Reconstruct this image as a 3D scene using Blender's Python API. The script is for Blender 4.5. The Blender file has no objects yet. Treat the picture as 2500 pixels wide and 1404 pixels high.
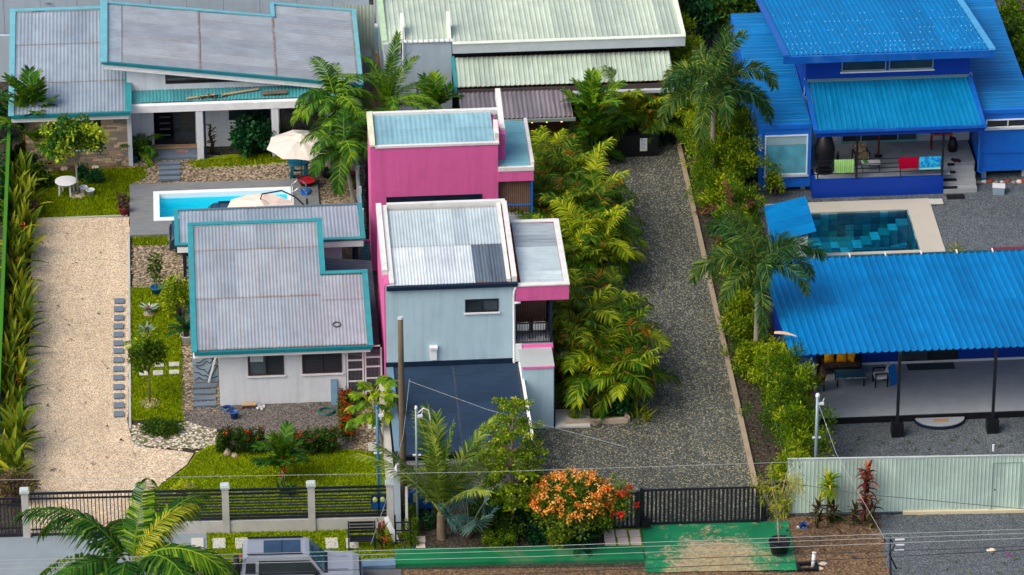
import bpy, math, random
import numpy as np
from math import sin, cos, pi, radians, sqrt, atan2
from mathutils import Vector

# ---------------------------------------------------------------- camera, light
S = bpy.context.scene
COL = S.collection
PITCH, YAW, ROLL, FPX, DIST = radians(28.5), radians(4.02), 0.003, 11970.0, 214.0
_f = np.array([sin(YAW)*cos(PITCH), cos(YAW)*cos(PITCH), -sin(PITCH)])
_r = np.array([cos(YAW), -sin(YAW), 0.0]); _u = np.cross(_r, _f)
CR = _r*cos(ROLL) - _u*sin(ROLL); CU = _u*cos(ROLL) + _r*sin(ROLL); CF = _f
CP = -_f*DIST
cam = bpy.data.cameras.new('camera'); cam.sensor_width = 36; cam.lens = 36*FPX/2500
cam.clip_start = 1; cam.clip_end = 3000
co = bpy.data.objects.new('camera', cam); COL.objects.link(co)
from mathutils import Matrix
m4 = Matrix.Identity(4)
for i in range(3):
    m4[i][0] = CR[i]; m4[i][1] = CU[i]; m4[i][2] = -CF[i]; m4[i][3] = CP[i]
co.matrix_world = m4
S.camera = co

SUN_EL, SUN_AZ = radians(48), radians(-118)      # azimuth from +Y towards +X
W = bpy.data.worlds.new('World'); S.world = W; W.use_nodes = True
wn = W.node_tree.nodes; wl = W.node_tree.links
sky = wn.new('ShaderNodeTexSky'); sky.sky_type = 'NISHITA'; sky.sun_disc = False
sky.sun_elevation = SUN_EL; sky.sun_rotation = SUN_AZ
sky.air_density = 0.9; sky.dust_density = 5.0; sky.ozone_density = 1.0
wn['Background'].inputs['Strength'].default_value = 0.15
wl.new(sky.outputs[0], wn['Background'].inputs['Color'])
sl = bpy.data.lights.new('sun', 'SUN'); sl.energy = 1.2; sl.angle = radians(55); sl.color = (1.0, 0.95, 0.87)
so = bpy.data.objects.new('sun', sl); COL.objects.link(so)
sd = Vector((sin(SUN_AZ)*cos(SUN_EL), cos(SUN_AZ)*cos(SUN_EL), sin(SUN_EL)))
so.rotation_euler = sd.to_track_quat('Z', 'Y').to_euler()
S.view_settings.view_transform = 'Standard'; S.view_settings.look = 'None'
S.view_settings.gamma = 1.0; S.view_settings.use_curve_mapping = False
S.view_settings.exposure = 0.5
S.render.engine = 'CYCLES'
S.cycles.max_bounces = 6; S.cycles.transparent_max_bounces = 12
S.cycles.use_denoising = True

R = random.Random(7)
NR = np.random.default_rng(11)

def G(px, py, z=0.0):
    """the point of the place, at height z, that the photograph shows at (px, py)"""
    d = CR*(px-1250)/FPX - CU*(py-702)/FPX + CF
    t = (z-CP[2])/d[2]
    return CP + d*t

# ---------------------------------------------------------------- objects
def tag(o, label=None, cat=None, group=None, kind=None):
    if label: o['label'] = label
    if cat: o['category'] = cat
    if group: o['group'] = group
    if kind: o['kind'] = kind
    return o

def thing(name, label, cat, loc=(0, 0, 0), rz=0.0, group=None):
    o = bpy.data.objects.new(name, None); COL.objects.link(o)
    o.empty_display_size = .3
    o.location = tuple(float(c) for c in loc); o.rotation_euler = (0, 0, rz)
    return tag(o, label, cat, group)

class MB:
    """collects faces for one mesh"""
    def __init__(self):
        self.V = []; self.F = []; self.T = []; self.U = []; self.n = 0; self.hasuv = False
    def add(self, v, f, tint=0.5, uv=None):
        v = np.asarray(v, float).reshape(-1, 3)
        k = len(v)
        self.V.append(v)
        for q in (f if isinstance(f, list) else [f]):
            q = np.asarray(q, int)
            if q.ndim == 1: q = q[None]
            self.F.append(q + self.n)
        self.T.append(np.broadcast_to(np.asarray(tint, float), (k,)))
        if uv is not None: self.hasuv = True
        self.U.append(np.zeros((k, 2)) if uv is None else np.asarray(uv, float))
        self.n += k
        return self
    def quad(self, a, b, c, d): return self.add([a, b, c, d], [[0, 1, 2, 3]])
    def box(self, c, s, rz=0.0, tilt=None):
        """box with centre c and full sizes s"""
        x, y, z = s[0]/2, s[1]/2, s[2]/2
        v = np.array([[-x,-y,-z],[x,-y,-z],[x,y,-z],[-x,y,-z],[-x,-y,z],[x,-y,z],[x,y,z],[-x,y,z]])
        if tilt is not None: v = v @ np.array(tilt).T
        if rz:
            r = np.array([[cos(rz), -sin(rz), 0], [sin(rz), cos(rz), 0], [0, 0, 1]]); v = v @ r.T
        return self.add(v + np.asarray(c, float), BOXF)
    def bz(self, x0, x1, y0, y1, z0, z1): return self.box(((x0+x1)/2, (y0+y1)/2, (z0+z1)/2), (x1-x0, y1-y0, z1-z0))
    def hexa(self, bot, top):
        """solid between two quads given in the same order"""
        return self.add(np.vstack([bot, top]), BOXF)
    def beam(self, a, b, w, h, up=(0, 0, 1)):
        """bar of width w and height h along a-b"""
        a = np.asarray(a, float); b = np.asarray(b, float); d = b-a; d = d/np.linalg.norm(d)
        up = np.asarray(up, float)
        s = np.cross(d, up)
        if np.linalg.norm(s) < 1e-4: s = np.cross(d, (0, 1, 0))
        s /= np.linalg.norm(s); t = np.cross(s, d)
        s = s*w/2; t = t*h/2
        return self.hexa([a-s-t, a+s-t, b+s-t, b-s-t], [a-s+t, a+s+t, b+s+t, b-s+t])
    def prism(self, poly, z0, z1):
        p = np.asarray(poly, float)[:, :2]; n = len(p)
        a = sum(p[i][0]*p[(i+1) % n][1]-p[(i+1) % n][0]*p[i][1] for i in range(n))
        if a < 0: p = p[::-1]
        v = np.vstack([np.c_[p, np.full(n, z0)], np.c_[p, np.full(n, z1)]])
        f = [list(range(n))[::-1], list(range(n, 2*n))] + [[i, (i+1) % n, n+(i+1) % n, n+i] for i in range(n)]
        return self.add(v, [np.array(q) for q in f])
    def slab(self, pts, th):
        """flat plate under the 3d polygon pts, th thick"""
        p = np.asarray(pts, float); n = len(p)
        a = sum(p[i][0]*p[(i+1) % n][1]-p[(i+1) % n][0]*p[i][1] for i in range(n))
        if a < 0: p = p[::-1]
        v = np.vstack([p-np.array([0, 0, th]), p])
        f = [list(range(n))[::-1], list(range(n, 2*n))] + [[i, (i+1) % n, n+(i+1) % n, n+i] for i in range(n)]
        return self.add(v, [np.array(q) for q in f])
    def tube(self, pts, r, n=6, caps=True, tint=0.5):
        p = np.asarray(pts, float); k = len(p); r = np.broadcast_to(np.asarray(r, float), (k,))
        d = np.gradient(p, axis=0); d /= np.linalg.norm(d, axis=1)[:, None]+1e-9
        ref = np.array([0, 0, 1.0]) if abs(d[0][2]) < .9 else np.array([1.0, 0, 0])
        s = np.cross(d, ref); s /= np.linalg.norm(s, axis=1)[:, None]+1e-9
        t = np.cross(s, d)
        a = np.arange(n)*2*pi/n
        v = p[:, None, :] + r[:, None, None]*(np.cos(a)[None, :, None]*s[:, None, :] + np.sin(a)[None, :, None]*t[:, None, :])
        f = []
        for i in range(k-1):
            for j in range(n):
                f.append([i*n+j, i*n+(j+1) % n, (i+1)*n+(j+1) % n, (i+1)*n+j])
        F = [np.array(f)]
        if caps: F += [np.arange(n)[::-1], np.arange(n)+(k-1)*n]
        return self.add(v.reshape(-1, 3), F, tint)
    def lathe(self, prof, c=(0, 0, 0), n=16, sx=1.0, sy=1.0):
        prof = np.asarray(prof, float); k = len(prof); a = np.arange(n)*2*pi/n
        v = np.stack([prof[:, 0:1]*np.cos(a)*sx, prof[:, 0:1]*np.sin(a)*sy, np.repeat(prof[:, 1:2], n, 1)], -1).reshape(-1, 3)+np.asarray(c, float)
        f = [[i*n+j, i*n+(j+1) % n, (i+1)*n+(j+1) % n, (i+1)*n+j] for i in range(k-1) for j in range(n)]
        F = [np.array(f)]
        if prof[-1][0] > 1e-3: F.append(np.arange(n)+(k-1)*n)
        if prof[0][0] > 1e-3: F.append(np.arange(n)[::-1])
        return self.add(v, F)
    def mesh(self, name, off=(0, 0, 0), smooth=False):
        v = np.vstack(self.V) - np.asarray(off, float)
        me = bpy.data.meshes.new(name)
        starts = []; tot = 0; li = []
        for q in self.F:
            m, k = q.shape
            starts.append(tot + np.arange(m)*k); tot += m*k
            li.append(q.reshape(-1))
        li = np.concatenate(li); starts = np.concatenate(starts)
        me.vertices.add(len(v)); me.vertices.foreach_set('co', v.astype(np.float32).ravel())
        me.loops.add(len(li)); me.loops.foreach_set('vertex_index', li.astype(np.int32))
        me.polygons.add(len(starts)); me.polygons.foreach_set('loop_start', starts.astype(np.int32))
        me.polygons.foreach_set('use_smooth', np.full(len(starts), bool(smooth)))
        at = me.attributes.new('tint', 'FLOAT', 'POINT')
        at.data.foreach_set('value', np.concatenate(self.T).astype(np.float32))
        if self.hasuv:
            uv = me.uv_layers.new(name='UVMap')
            uv.data.foreach_set('uv', np.vstack(self.U)[li].astype(np.float32).ravel())
        me.update(calc_edges=True)
        return me
    def build(self, name, mat, parent=None, smooth=False, kind=None, local=False, label=None):
        off = (0, 0, 0)
        if parent is not None and not local: off = WL(parent)
        me = self.mesh(name, off, smooth); me.materials.append(mat)
        return put(name, me, parent, kind=kind, label=label)
BOXF = np.array([[0,3,2,1],[4,5,6,7],[0,1,5,4],[1,2,6,5],[2,3,7,6],[3,0,4,7]])

def WL(o):
    v = np.zeros(3)
    while o is not None:
        v = v + np.array(o.location); o = o.parent
    return v

def put(name, me, parent=None, loc=(0, 0, 0), rot=(0, 0, 0), sc=1.0, kind=None, label=None):
    o = bpy.data.objects.new(name, me); COL.objects.link(o)
    o.parent = parent; o.location = tuple(float(c) for c in loc); o.rotation_euler = rot
    o.scale = (sc, sc, sc) if np.isscalar(sc) else sc
    if kind: o['kind'] = kind
    if label: o['label'] = label
    return o

def copy_tree(o, parent=None):
    c = o.copy(); COL.objects.link(c)
    if parent is not None: c.parent = parent
    for ch in list(o.children): copy_tree(ch, c)
    return c

# ---------------------------------------------------------------- materials
def lin(c):
    return tuple(((x/255)/12.92 if x/255 <= .04045 else ((x/255+.055)/1.055)**2.4) for x in c)
def srgb(*c): return lin(c)+(1,)
def mul(c, k): return tuple(min(1, x*k) for x in c[:3])+(1,)

class NT:
    def __init__(self, name):
        self.m = bpy.data.materials.new(name); self.m.use_nodes = True
        self.t = self.m.node_tree; self.b = self.t.nodes['Principled BSDF']
    def n(self, kind, **kw):
        x = self.t.nodes.new('ShaderNode'+kind)
        for k, v in kw.items():
            if k.startswith('_'): setattr(x, k[1:], v)
            else: x.inputs[k.replace('__', ' ')].default_value = v
        return x
    def l(self, a, b): self.t.links.new(a, b)
    def coord(self, kind='Object', rnd=True, scale=(1, 1, 1)):
        tc = self.n('TexCoord'); out = tc.outputs[kind]
        mp = self.n('Mapping'); mp.inputs['Scale'].default_value = scale
        self.l(out, mp.inputs['Vector'])
        if rnd:
            oi = self.n('ObjectInfo'); mu = self.n('Math', _operation='MULTIPLY'); mu.inputs[1].default_value = 57.0
            self.l(oi.outputs['Random'], mu.inputs[0])
            cb = self.n('CombineXYZ'); self.l(mu.outputs[0], cb.inputs[0]); self.l(mu.outputs[0], cb.inputs[1])
            self.l(cb.outputs[0], mp.inputs['Location'])
        return mp.outputs[0]
    def noise(self, vec, scale, detail=4, rough=.6, dist=0.0):
        x = self.n('TexNoise', Scale=scale, Detail=detail, Roughness=rough, Distortion=dist); self.l(vec, x.inputs['Vector']); return x
    def ramp(self, fac, stops, interp='LINEAR'):
        x = self.n('ValToRGB'); e = x.color_ramp.elements; x.color_ramp.interpolation = interp
        while len(e) < len(stops): e.new(.5)
        for i, (p, c) in enumerate(stops):
            e[i].position = p; e[i].color = c if len(c) == 4 else tuple(c)+(1,)
        self.l(fac, x.inputs[0]); return x.outputs[0]
    def mix(self, fac, a, b, mode='MIX'):
        x = self.n('Mix', _data_type='RGBA', _blend_type=mode)
        for s, v in ((0, fac), (6, a), (7, b)):
            if isinstance(v, (float, int)): x.inputs[s].default_value = v
            elif isinstance(v, tuple): x.inputs[s].default_value = v
            else: self.l(v, x.inputs[s])
        return x.outputs[2]
    def math(self, op, a, b=None):
        x = self.n('Math', _operation=op)
        for i, v in enumerate((a, b)):
            if v is None: continue
            if isinstance(v, (int, float)): x.inputs[i].default_value = v
            else: self.l(v, x.inputs[i])
        return x.outputs[0]
    def bump(self, h, strength, dist=.02):
        x = self.n('Bump', Strength=strength, Distance=dist); self.l(h, x.inputs['Height']); self.l(x.outputs[0], self.b.inputs['Normal'])
    def fin(self, col, rough=.6, spec=.3, metal=0.0):
        if isinstance(col, tuple): self.b.inputs['Base Color'].default_value = col
        else: self.l(col, self.b.inputs['Base Color'])
        if isinstance(rough, float): self.b.inputs['Roughness'].default_value = rough
        else: self.l(rough, self.b.inputs['Roughness'])
        self.b.inputs['Specular IOR Level'].default_value = spec; self.b.inputs['Metallic'].default_value = metal
        return self.m

_pc = {}
def paint(name, col, rough=.55, spec=.3, var=.12, scale=1.3, dirt=.15, dirtcol=(.10, .09, .07, 1), bump=.15, metal=0.0, fine=35):
    """painted / plain surface with uneven tone, blotches of dirt and fine relief"""
    if name in _pc: return _pc[name]
    t = NT(name); v = t.coord()
    a = t.noise(v, scale, 6, .65); b = t.noise(v, fine, 3, .6); c = t.noise(v, scale*.4, 8, .75, .6)
    k = t.ramp(a.outputs[0], [(.3, mul(col, 1-var)), (.7, mul(col, 1+var))])
    dm = t.ramp(c.outputs[0], [(.52, (0, 0, 0)), (.78, (dirt, dirt, dirt))])
    k = t.mix(dm, k, dirtcol)
    k = t.mix(.25, k, t.ramp(b.outputs[0], [(.3, mul(col, .8)), (.7, mul(col, 1.15))]))
    if bump: t.bump(b.outputs[0], bump, .01)
    rr = t.ramp(a.outputs[0], [(.3, (max(0, rough-.1),)*3), (.7, (min(1, rough+.12),)*3)])
    _pc[name] = t.fin(k, rr, spec, metal); return _pc[name]

def wallpaint(name, col, streak=.35, rough=.75):
    """render on a house wall: rain streaks running down, mottling"""
    t = NT(name); v = t.coord(rnd=False)
    vs = t.coord(rnd=False, scale=(1.5, 1.5, .16))
    a = t.noise(v, .9, 6, .7); s = t.noise(vs, 1.6, 5, .7); f = t.noise(v, 60, 3, .6)
    k = t.ramp(a.outputs[0], [(.3, mul(col, .92)), (.7, mul(col, 1.06))])
    k = t.mix(t.ramp(s.outputs[0], [(.46, (0, 0, 0)), (.72, (streak,)*3)]), k, mul(col, .55))
    d = t.noise(v, 2.6, 7, .75, .8)
    k = t.mix(t.ramp(d.outputs[0], [(.56, (0, 0, 0)), (.74, (.45,)*3)]), k, mul(col, .74))
    t.bump(f.outputs[0], .25, .01)
    return t.fin(k, rough, .25)

def gravel(name, cols, scale, bump=.6, big=.25, rough=.85, tone=.18, dist=.03, track=0):
    t = NT(name); v = t.coord(rnd=False)
    vo = t.n('TexVoronoi', Scale=scale); t.l(v, vo.inputs['Vector'])
    sx = t.n('SeparateColor'); t.l(vo.outputs['Color'], sx.inputs[0])
    n = len(cols)
    k = t.ramp(sx.outputs[0], [(i/n, c) for i, c in enumerate(cols)], 'CONSTANT')
    gap = t.ramp(vo.outputs['Distance'], [(.35, (1, 1, 1)), (.8, (.45, .45, .45))])
    k = t.mix(1.0, k, gap, 'MULTIPLY')
    a = t.noise(v, big, 6, .7, .4)
    k = t.mix(1.0, k, t.ramp(a.outputs[0], [(.3, (1-tone,)*3), (.7, (1+tone,)*3)]), 'MULTIPLY')
    x = t.noise(v, 2.2, 4, .7)
    k = t.mix(1.0, k, t.ramp(x.outputs[0], [(.35, (.86, .86, .88)), (.7, (1.08, 1.06, 1.03))]), 'MULTIPLY')
    if track:
        y = t.noise(t.coord(rnd=False, scale=(1.1, .07, 1)), 1.6, 4, .6, .2)
        k = t.mix(1.0, k, t.ramp(y.outputs[0], [(.36, (1-track, 1-track*1.05, 1-track*1.15)), (.6, (1+track*.5,)*3)]), 'MULTIPLY')
    h = t.math('MULTIPLY', vo.outputs['Distance'], -1.0)
    t.bump(h, bump, dist)
    return t.fin(k, rough, .25)

def roofing(name, col, rust=.5, streak=.3, rough=.45, spec=.5, tint=(.20, .12, .07, 1), metal=0.0, lap=1.0, spots=.5, mid=None):
    """metal sheet: UV u = metres across, v = 0 at the top of the sheet and 1 at its foot"""
    t = NT(name)
    uv = t.n('UVMap'); oi = t.n('ObjectInfo')
    sp = t.n('SeparateXYZ'); t.l(uv.outputs[0], sp.inputs[0])
    off = t.math('MULTIPLY', oi.outputs['Random'], 91.0)
    ux = t.math('ADD', sp.outputs[0], off)
    cb = t.n('CombineXYZ'); t.l(t.math('MULTIPLY', ux, 7.0), cb.inputs[0]); t.l(t.math('MULTIPLY', sp.outputs[1], .9), cb.inputs[1])
    s = t.noise(cb.outputs[0], 1.0, 5, .7)                   # streaks that run down the slope
    v = t.coord(rnd=True)
    a = t.noise(v, .8, 6, .7); f = t.noise(v, 22, 4, .7); g = t.noise(v, 3.0, 5, .75)
    k = t.ramp(a.outputs[0], [(.3, mul(col, .8)), (.7, mul(col, 1.14))])
    k = t.mix(1.0, k, t.ramp(oi.outputs['Random'], [(0, (.84, .85, .87)), (.5, (1, 1, 1)), (1, (1.1, 1.09, 1.07))]), 'MULTIPLY')
    k = t.mix(t.ramp(s.outputs[0], [(.48, (0, 0, 0)), (.75, (streak,)*3)]), k, mid or mul(col, .5))
    k = t.mix(t.ramp(f.outputs[0], [(.66, (0, 0, 0)), (.75, (spots,)*3)]), k, (.06, .055, .05, 1))
    if rust > 0:
        e1 = t.ramp(sp.outputs[1], [(0, (lap,)*3), (.012, (lap*.8,)*3), (.03, (0, 0, 0))])
        e2 = t.ramp(sp.outputs[1], [(.968, (0, 0, 0)), (.988, (lap*.8,)*3), (1, (lap,)*3)])
        e = t.math('MAXIMUM', e1, e2)
        m = t.math('MULTIPLY', e, t.ramp(g.outputs[0], [(.33, (0, 0, 0)), (.55, (1, 1, 1))]))
        r2 = t.math('MULTIPLY', t.ramp(s.outputs[0], [(.56, (0, 0, 0)), (.68, (1, 1, 1))]), t.ramp(g.outputs[0], [(.45, (0, 0, 0)), (.64, (rust,)*3)]))
        k = t.mix(t.math('MULTIPLY', t.math('MAXIMUM', m, r2), min(1, rust*1.6)), k, tint)
    rr = t.ramp(a.outputs[0], [(.3, (rough-.08,)*3), (.7, (rough+.15,)*3)])
    return t.fin(k, rr, spec, metal)

def leafmat(name, dark, mid, light, trans=.3, rough=.6, spec=.14, old=None, vary=.35):
    """leaf colour from the per-leaf 'tint' (0 old and dark .. 1 young and bright), shifted a little per object"""
    t = NT(name)
    at = t.n('Attribute', _attribute_name='tint'); oi = t.n('ObjectInfo')
    sh = t.math('MULTIPLY', t.math('SUBTRACT', oi.outputs['Random'], .5), vary)
    f = t.math('ADD', at.outputs['Fac'], sh)
    st = [(.1, dark), (.5, mid), (.88, light)]
    if old: st = [(0.0, old), (.12, dark), (.5, mid), (.88, light)]
    k = t.ramp(f, st)
    t.fin(k, rough, spec)
    tr = t.n('BsdfTranslucent'); t.l(t.mix(.5, k, light), tr.inputs[0])
    mx = t.n('MixShader'); mx.inputs[0].default_value = trans
    t.l(t.b.outputs[0], mx.inputs[1]); t.l(tr.outputs[0], mx.inputs[2])
    t.l(mx.outputs[0], t.t.nodes['Material Output'].inputs[0])
    return t.m

def glass(name, col=(.02, .03, .035, 1), rough=.08):
    t = NT(name); v = t.coord(); a = t.noise(v, .8, 3)
    k = t.ramp(a.outputs[0], [(.3, mul(col, .7)), (.7, mul(col, 1.5))])
    return t.fin(k, rough, .6)
# ---------------------------------------------------------------- plants: meshes
def nrm(v): return v/(np.linalg.norm(v)+1e-9)

def frond(name, L, pairs, ll, lw, e0, bend, droop=.5, vee=.25, plume=0.0, fwd=.45, tint=(.3, .7), seed=1, t0=.12, rad=.028, jit=.12, twist=0.0, mat=None):
    rr = random.Random(seed); mb = MB(); n = 12
    s = np.linspace(0, 1, n); ang = e0-bend*s**1.3
    dl = L/(n-1)
    P = np.zeros((n, 3))
    side = np.cumsum(np.full(n, rr.uniform(-.35, .35)*dl*.35)*s)
    for i in range(1, n):
        P[i] = P[i-1]+np.array([cos(ang[i-1]), 0, sin(ang[i-1])])*dl
    P[:, 1] += side
    mb.tube(P, rad*(1-.82*s), 3, False, .8)
    V = []; T = []; Q = []; TR = []
    for i in range(pairs):
        for sg in (-1, 1):
            u = t0+(1-t0)*(i+.5+rr.uniform(-.25, .25))/pairs
            u = min(.995, max(t0, u)); k = u*(n-1); i0 = int(k); fr = k-i0
            i1 = min(n-1, i0+1)
            p = P[i0]*(1-fr)+P[i1]*fr; a = ang[i0]*(1-fr)+ang[i1]*fr
            Tn = np.array([cos(a), 0, sin(a)]); N = np.array([-sin(a), 0, cos(a)]); B = np.array([0, sg, 0.])
            roll = rr.uniform(-plume, plume) if plume else vee*(1-.5*u)+rr.uniform(-jit, jit)
            D = B*cos(roll)+N*sin(roll)
            fw = min(.92, fwd+.38*u*u+rr.uniform(-.05, .05))
            d = nrm(D*sqrt(1-fw*fw)+Tn*fw)
            ln = ll*(max(.02, sin(pi*min(.97, .14+.76*u)))**.55)*rr.uniform(.88, 1.08)
            dr = droop*rr.uniform(.7, 1.3)
            d2 = nrm(d+np.array([0, 0, -dr])); d1 = nrm(d+np.array([0, 0, -dr*.25]))
            m = p+d1*ln*.52; t = m+d2*ln*.5
            w = nrm(np.cross(np.cross(d, Tn), d)+1e-6)*lw/2
            b = len(V)
            V += [p-w*.5, p+w*.5, m+w, m-w, t]
            tt = rr.uniform(*tint); T += [tt]*5
            Q.append([b, b+1, b+2, b+3]); TR.append([b+3, b+2, b+4])
    mb.add(V, [np.array(Q), np.array(TR)], T)
    me = mb.mesh(name); me.materials.append(mat); return me

def fanleaf(name, stalk, rad, n=26, e0=.9, mat=None, seed=1, open_=2.7, tint=(.4, .7)):
    rr = random.Random(seed); mb = MB()
    tip = np.array([cos(e0), 0, sin(e0)])*stalk
    mb.tube([(0, 0, 0), tip*.5+np.array([0, 0, .06*stalk]), tip], [.03, .024, .018], 4, False, .7)
    ax = nrm(np.array([cos(e0+.2), 0, sin(e0+.2)])); B = np.array([0, 1., 0]); N = np.cross(ax, B)
    V = []; T = []; Q = []; TR = []
    for i in range(n):
        a = -open_+2*open_*i/(n-1)
        d = nrm(ax*cos(a)+B*sin(a)+N*.18*(-1)**i*.35 - N*.12)
        s = nrm(np.cross(d, N)); r = rad*rr.uniform(.88, 1.05)*(1-.12*abs(a)/open_)
        m = tip+d*r*.6; t = tip+d*r-np.array([0, 0, .12*r]); w = s*rad*sin(open_/(n-1))*.62
        b = len(V); V += [tip, m-w+N*.03, m+w-N*.03, t]; T += [rr.uniform(*tint)]*4
        Q.append([b, b+1, b+3, b+2])
    mb.add(V, [np.array(Q)], T)
    me = mb.mesh(name); me.materials.append(mat); return me

def blade(mb, p, az, L, Wd, e0, bend, tint=.5, n=4, fold=.25, base=.25):
    """one broad leaf: arching, folded along its midrib"""
    a = e0; P = [np.array(p, float)]; D = []
    for i in range(n):
        d = np.array([cos(a)*cos(az), cos(a)*sin(az), sin(a)]); D.append(d)
        P.append(P[-1]+d*L/n); a -= bend/n
    D.append(D[-1]); sd = np.array([-sin(az), cos(az), 0])
    V = []
    for i, q in enumerate(P):
        u = i/n; w = Wd/2*max(.03, sin(pi*(base+(1-base)*u)**.9))**.8 if i < n else .004
        up = np.cross(D[i], sd); up = up if up[2] > 0 else -up
        V += [q-sd*w+up*w*fold, q, q+sd*w+up*w*fold]
    Q = []
    for i in range(n):
        b = 3*i; Q += [[b, b+1, b+4, b+3], [b+1, b+2, b+5, b+4]]
    mb.add(V, np.array(Q), tint); return mb

def leafcloud(mb, C, crad, per, size, up=.4, asp=.5, tint=.5, tv=.18, cv=.15, squash=1.0, sag=.15, outward=.8, rng=NR):
    C = np.asarray(C, float); k = len(C); m = k*per
    ci = np.repeat(np.arange(k), per)
    cr = np.broadcast_to(np.asarray(crad, float), (k,))[ci]
    off = rng.normal(size=(m, 3)); off /= np.linalg.norm(off, axis=1)[:, None]
    rad = rng.random(m)**.45
    off2 = off*rad[:, None]*cr[:, None]; off2[:, 2] *= squash
    p = C[ci]+off2
    a = off*outward+rng.normal(size=(m, 3))*.6+np.array([0, 0, up]); a /= np.linalg.norm(a, axis=1)[:, None]
    nn = off*.5+rng.normal(size=(m, 3))*.5+np.array([0, 0, .8])
    b = np.cross(a, nn); b /= np.linalg.norm(b, axis=1)[:, None]+1e-9
    sz = size*rng.uniform(.7, 1.25, m)[:, None]
    v = np.empty((m, 4, 3))
    v[:, 0] = p; v[:, 1] = p+a*sz*.48-b*sz*asp*.5; v[:, 2] = p+a*sz-np.array([0, 0, 1.])*sz*sag; v[:, 3] = p+a*sz*.48+b*sz*asp*.5
    ct = np.broadcast_to(np.asarray(tint, float), (k,))+rng.normal(size=k)*cv
    t = np.clip(ct[ci]+rng.normal(size=m)*tv, 0, 1)
    mb.add(v.reshape(-1, 3), np.arange(m*4).reshape(m, 4), np.repeat(t, 4)); return mb

def shell(c, r, n, lo=.55, rng=NR, zmin=-.6):
    out = []
    while len(out) < n:
        d = rng.normal(size=3); d /= np.linalg.norm(d)
        if d[2] < zmin: continue
        out.append(np.asarray(c)+d*np.asarray(r)*rng.uniform(lo, 1))
    return np.array(out)

# leaf colours
L_PALM = leafmat('palm_green', srgb(14, 48, 10), srgb(46, 98, 18), srgb(132, 160, 28), .25)
L_FOX = leafmat('foxtail_green', srgb(12, 48, 26), srgb(40, 94, 44), srgb(136, 152, 62), .22)
L_ARECA = leafmat('areca_green', srgb(14, 44, 6), srgb(56, 102, 12), srgb(168, 176, 26), .32, old=srgb(164, 104, 22), vary=.62)
L_COCO = leafmat('coconut_green', srgb(22, 54, 18), srgb(72, 108, 34), srgb(150, 164, 62), .3)
L_BISM = leafmat('silver_fan', srgb(44, 78, 76), srgb(86, 130, 122), srgb(150, 180, 164), .15, rough=.6)
L_DARK = leafmat('dark_leaf', srgb(10, 34, 18), srgb(22, 72, 38), srgb(58, 112, 52), .18, rough=.35)
L_CITRUS = leafmat('citrus_leaf', srgb(14, 52, 22), srgb(42, 108, 36), srgb(186, 196, 38), .28)
L_LIME = leafmat('lime_leaf', srgb(30, 66, 10), srgb(96, 136, 18), srgb(188, 192, 40), .32)
L_BAMB = leafmat('bamboo_leaf', srgb(20, 58, 6), srgb(66, 112, 12), srgb(170, 182, 26), .35)
L_GING = leafmat('ginger_leaf', srgb(18, 50, 8), srgb(72, 106, 16), srgb(168, 168, 36), .28)
L_BUSH = leafmat('bush_leaf', srgb(18, 44, 10), srgb(48, 84, 18), srgb(104, 128, 30), .25)
L_PURP = leafmat('purple_leaf', srgb(48, 34, 40), srgb(98, 76, 72), srgb(136, 132, 60), .2)
L_CORD = leafmat('cordyline_leaf', srgb(44, 14, 26), srgb(104, 40, 46), srgb(208, 136, 84), .2)
L_WINE = leafmat('wine_leaf', srgb(26, 20, 18), srgb(62, 46, 30), srgb(96, 100, 44), .2)
L_SILV = leafmat('silver_leaf', srgb(70, 92, 84), srgb(128, 152, 140), srgb(196, 210, 196), .1)
L_FLOR = leafmat('orange_petal', srgb(196, 72, 16), srgb(236, 134, 40), srgb(250, 190, 104), .25, rough=.6)
L_RED = leafmat('red_petal', srgb(150, 16, 18), srgb(206, 40, 26), srgb(240, 100, 50), .2, rough=.6)
L_BROWN = leafmat('dry_frond', srgb(50, 30, 26), srgb(92, 56, 46), srgb(140, 100, 64), .15, rough=.8)
L_FERN = leafmat('feathery_leaf', srgb(60, 84, 14), srgb(128, 142, 26), srgb(196, 190, 60), .35)
BARK = paint('bark', srgb(112, 98, 80), .9, .1, .3, 3, .5, bump=.6, fine=18)
BARKG = paint('grey_bark', srgb(140, 136, 124), .9, .1, .3, 3, .4, bump=.6, fine=18)
BARKD = paint('dark_bark', srgb(66, 54, 42), .9, .1, .3, 3, .4, bump=.6, fine=18)
SHAFT = paint('crownshaft', srgb(104, 138, 92), .5, .3, .15, 2, .1)
REDSTEM = paint('red_stem', srgb(214, 46, 22), .45, .4, .15, 2, .1)
GREENSTEM = paint('green_stem', srgb(120, 144, 96), .5, .3, .2, 2, .1)

def trunk_mb(base, top, r0, r1, rings=0, n=8, lean=.0, seed=0):
    rr = random.Random(seed); base = np.asarray(base, float); top = np.asarray(top, float)
    k = max(6, rings*2+1); s = np.linspace(0, 1, k)
    P = base+(top-base)*s[:, None]
    P[:, 0] += lean*np.sin(s*pi)*.5
    r = r0+(r1-r0)*s**.7
    if rings: r = r*(1+.05*(np.arange(k) % 2))
    r[0] *= 1.25
    return MB().tube(P, r, n)

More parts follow.
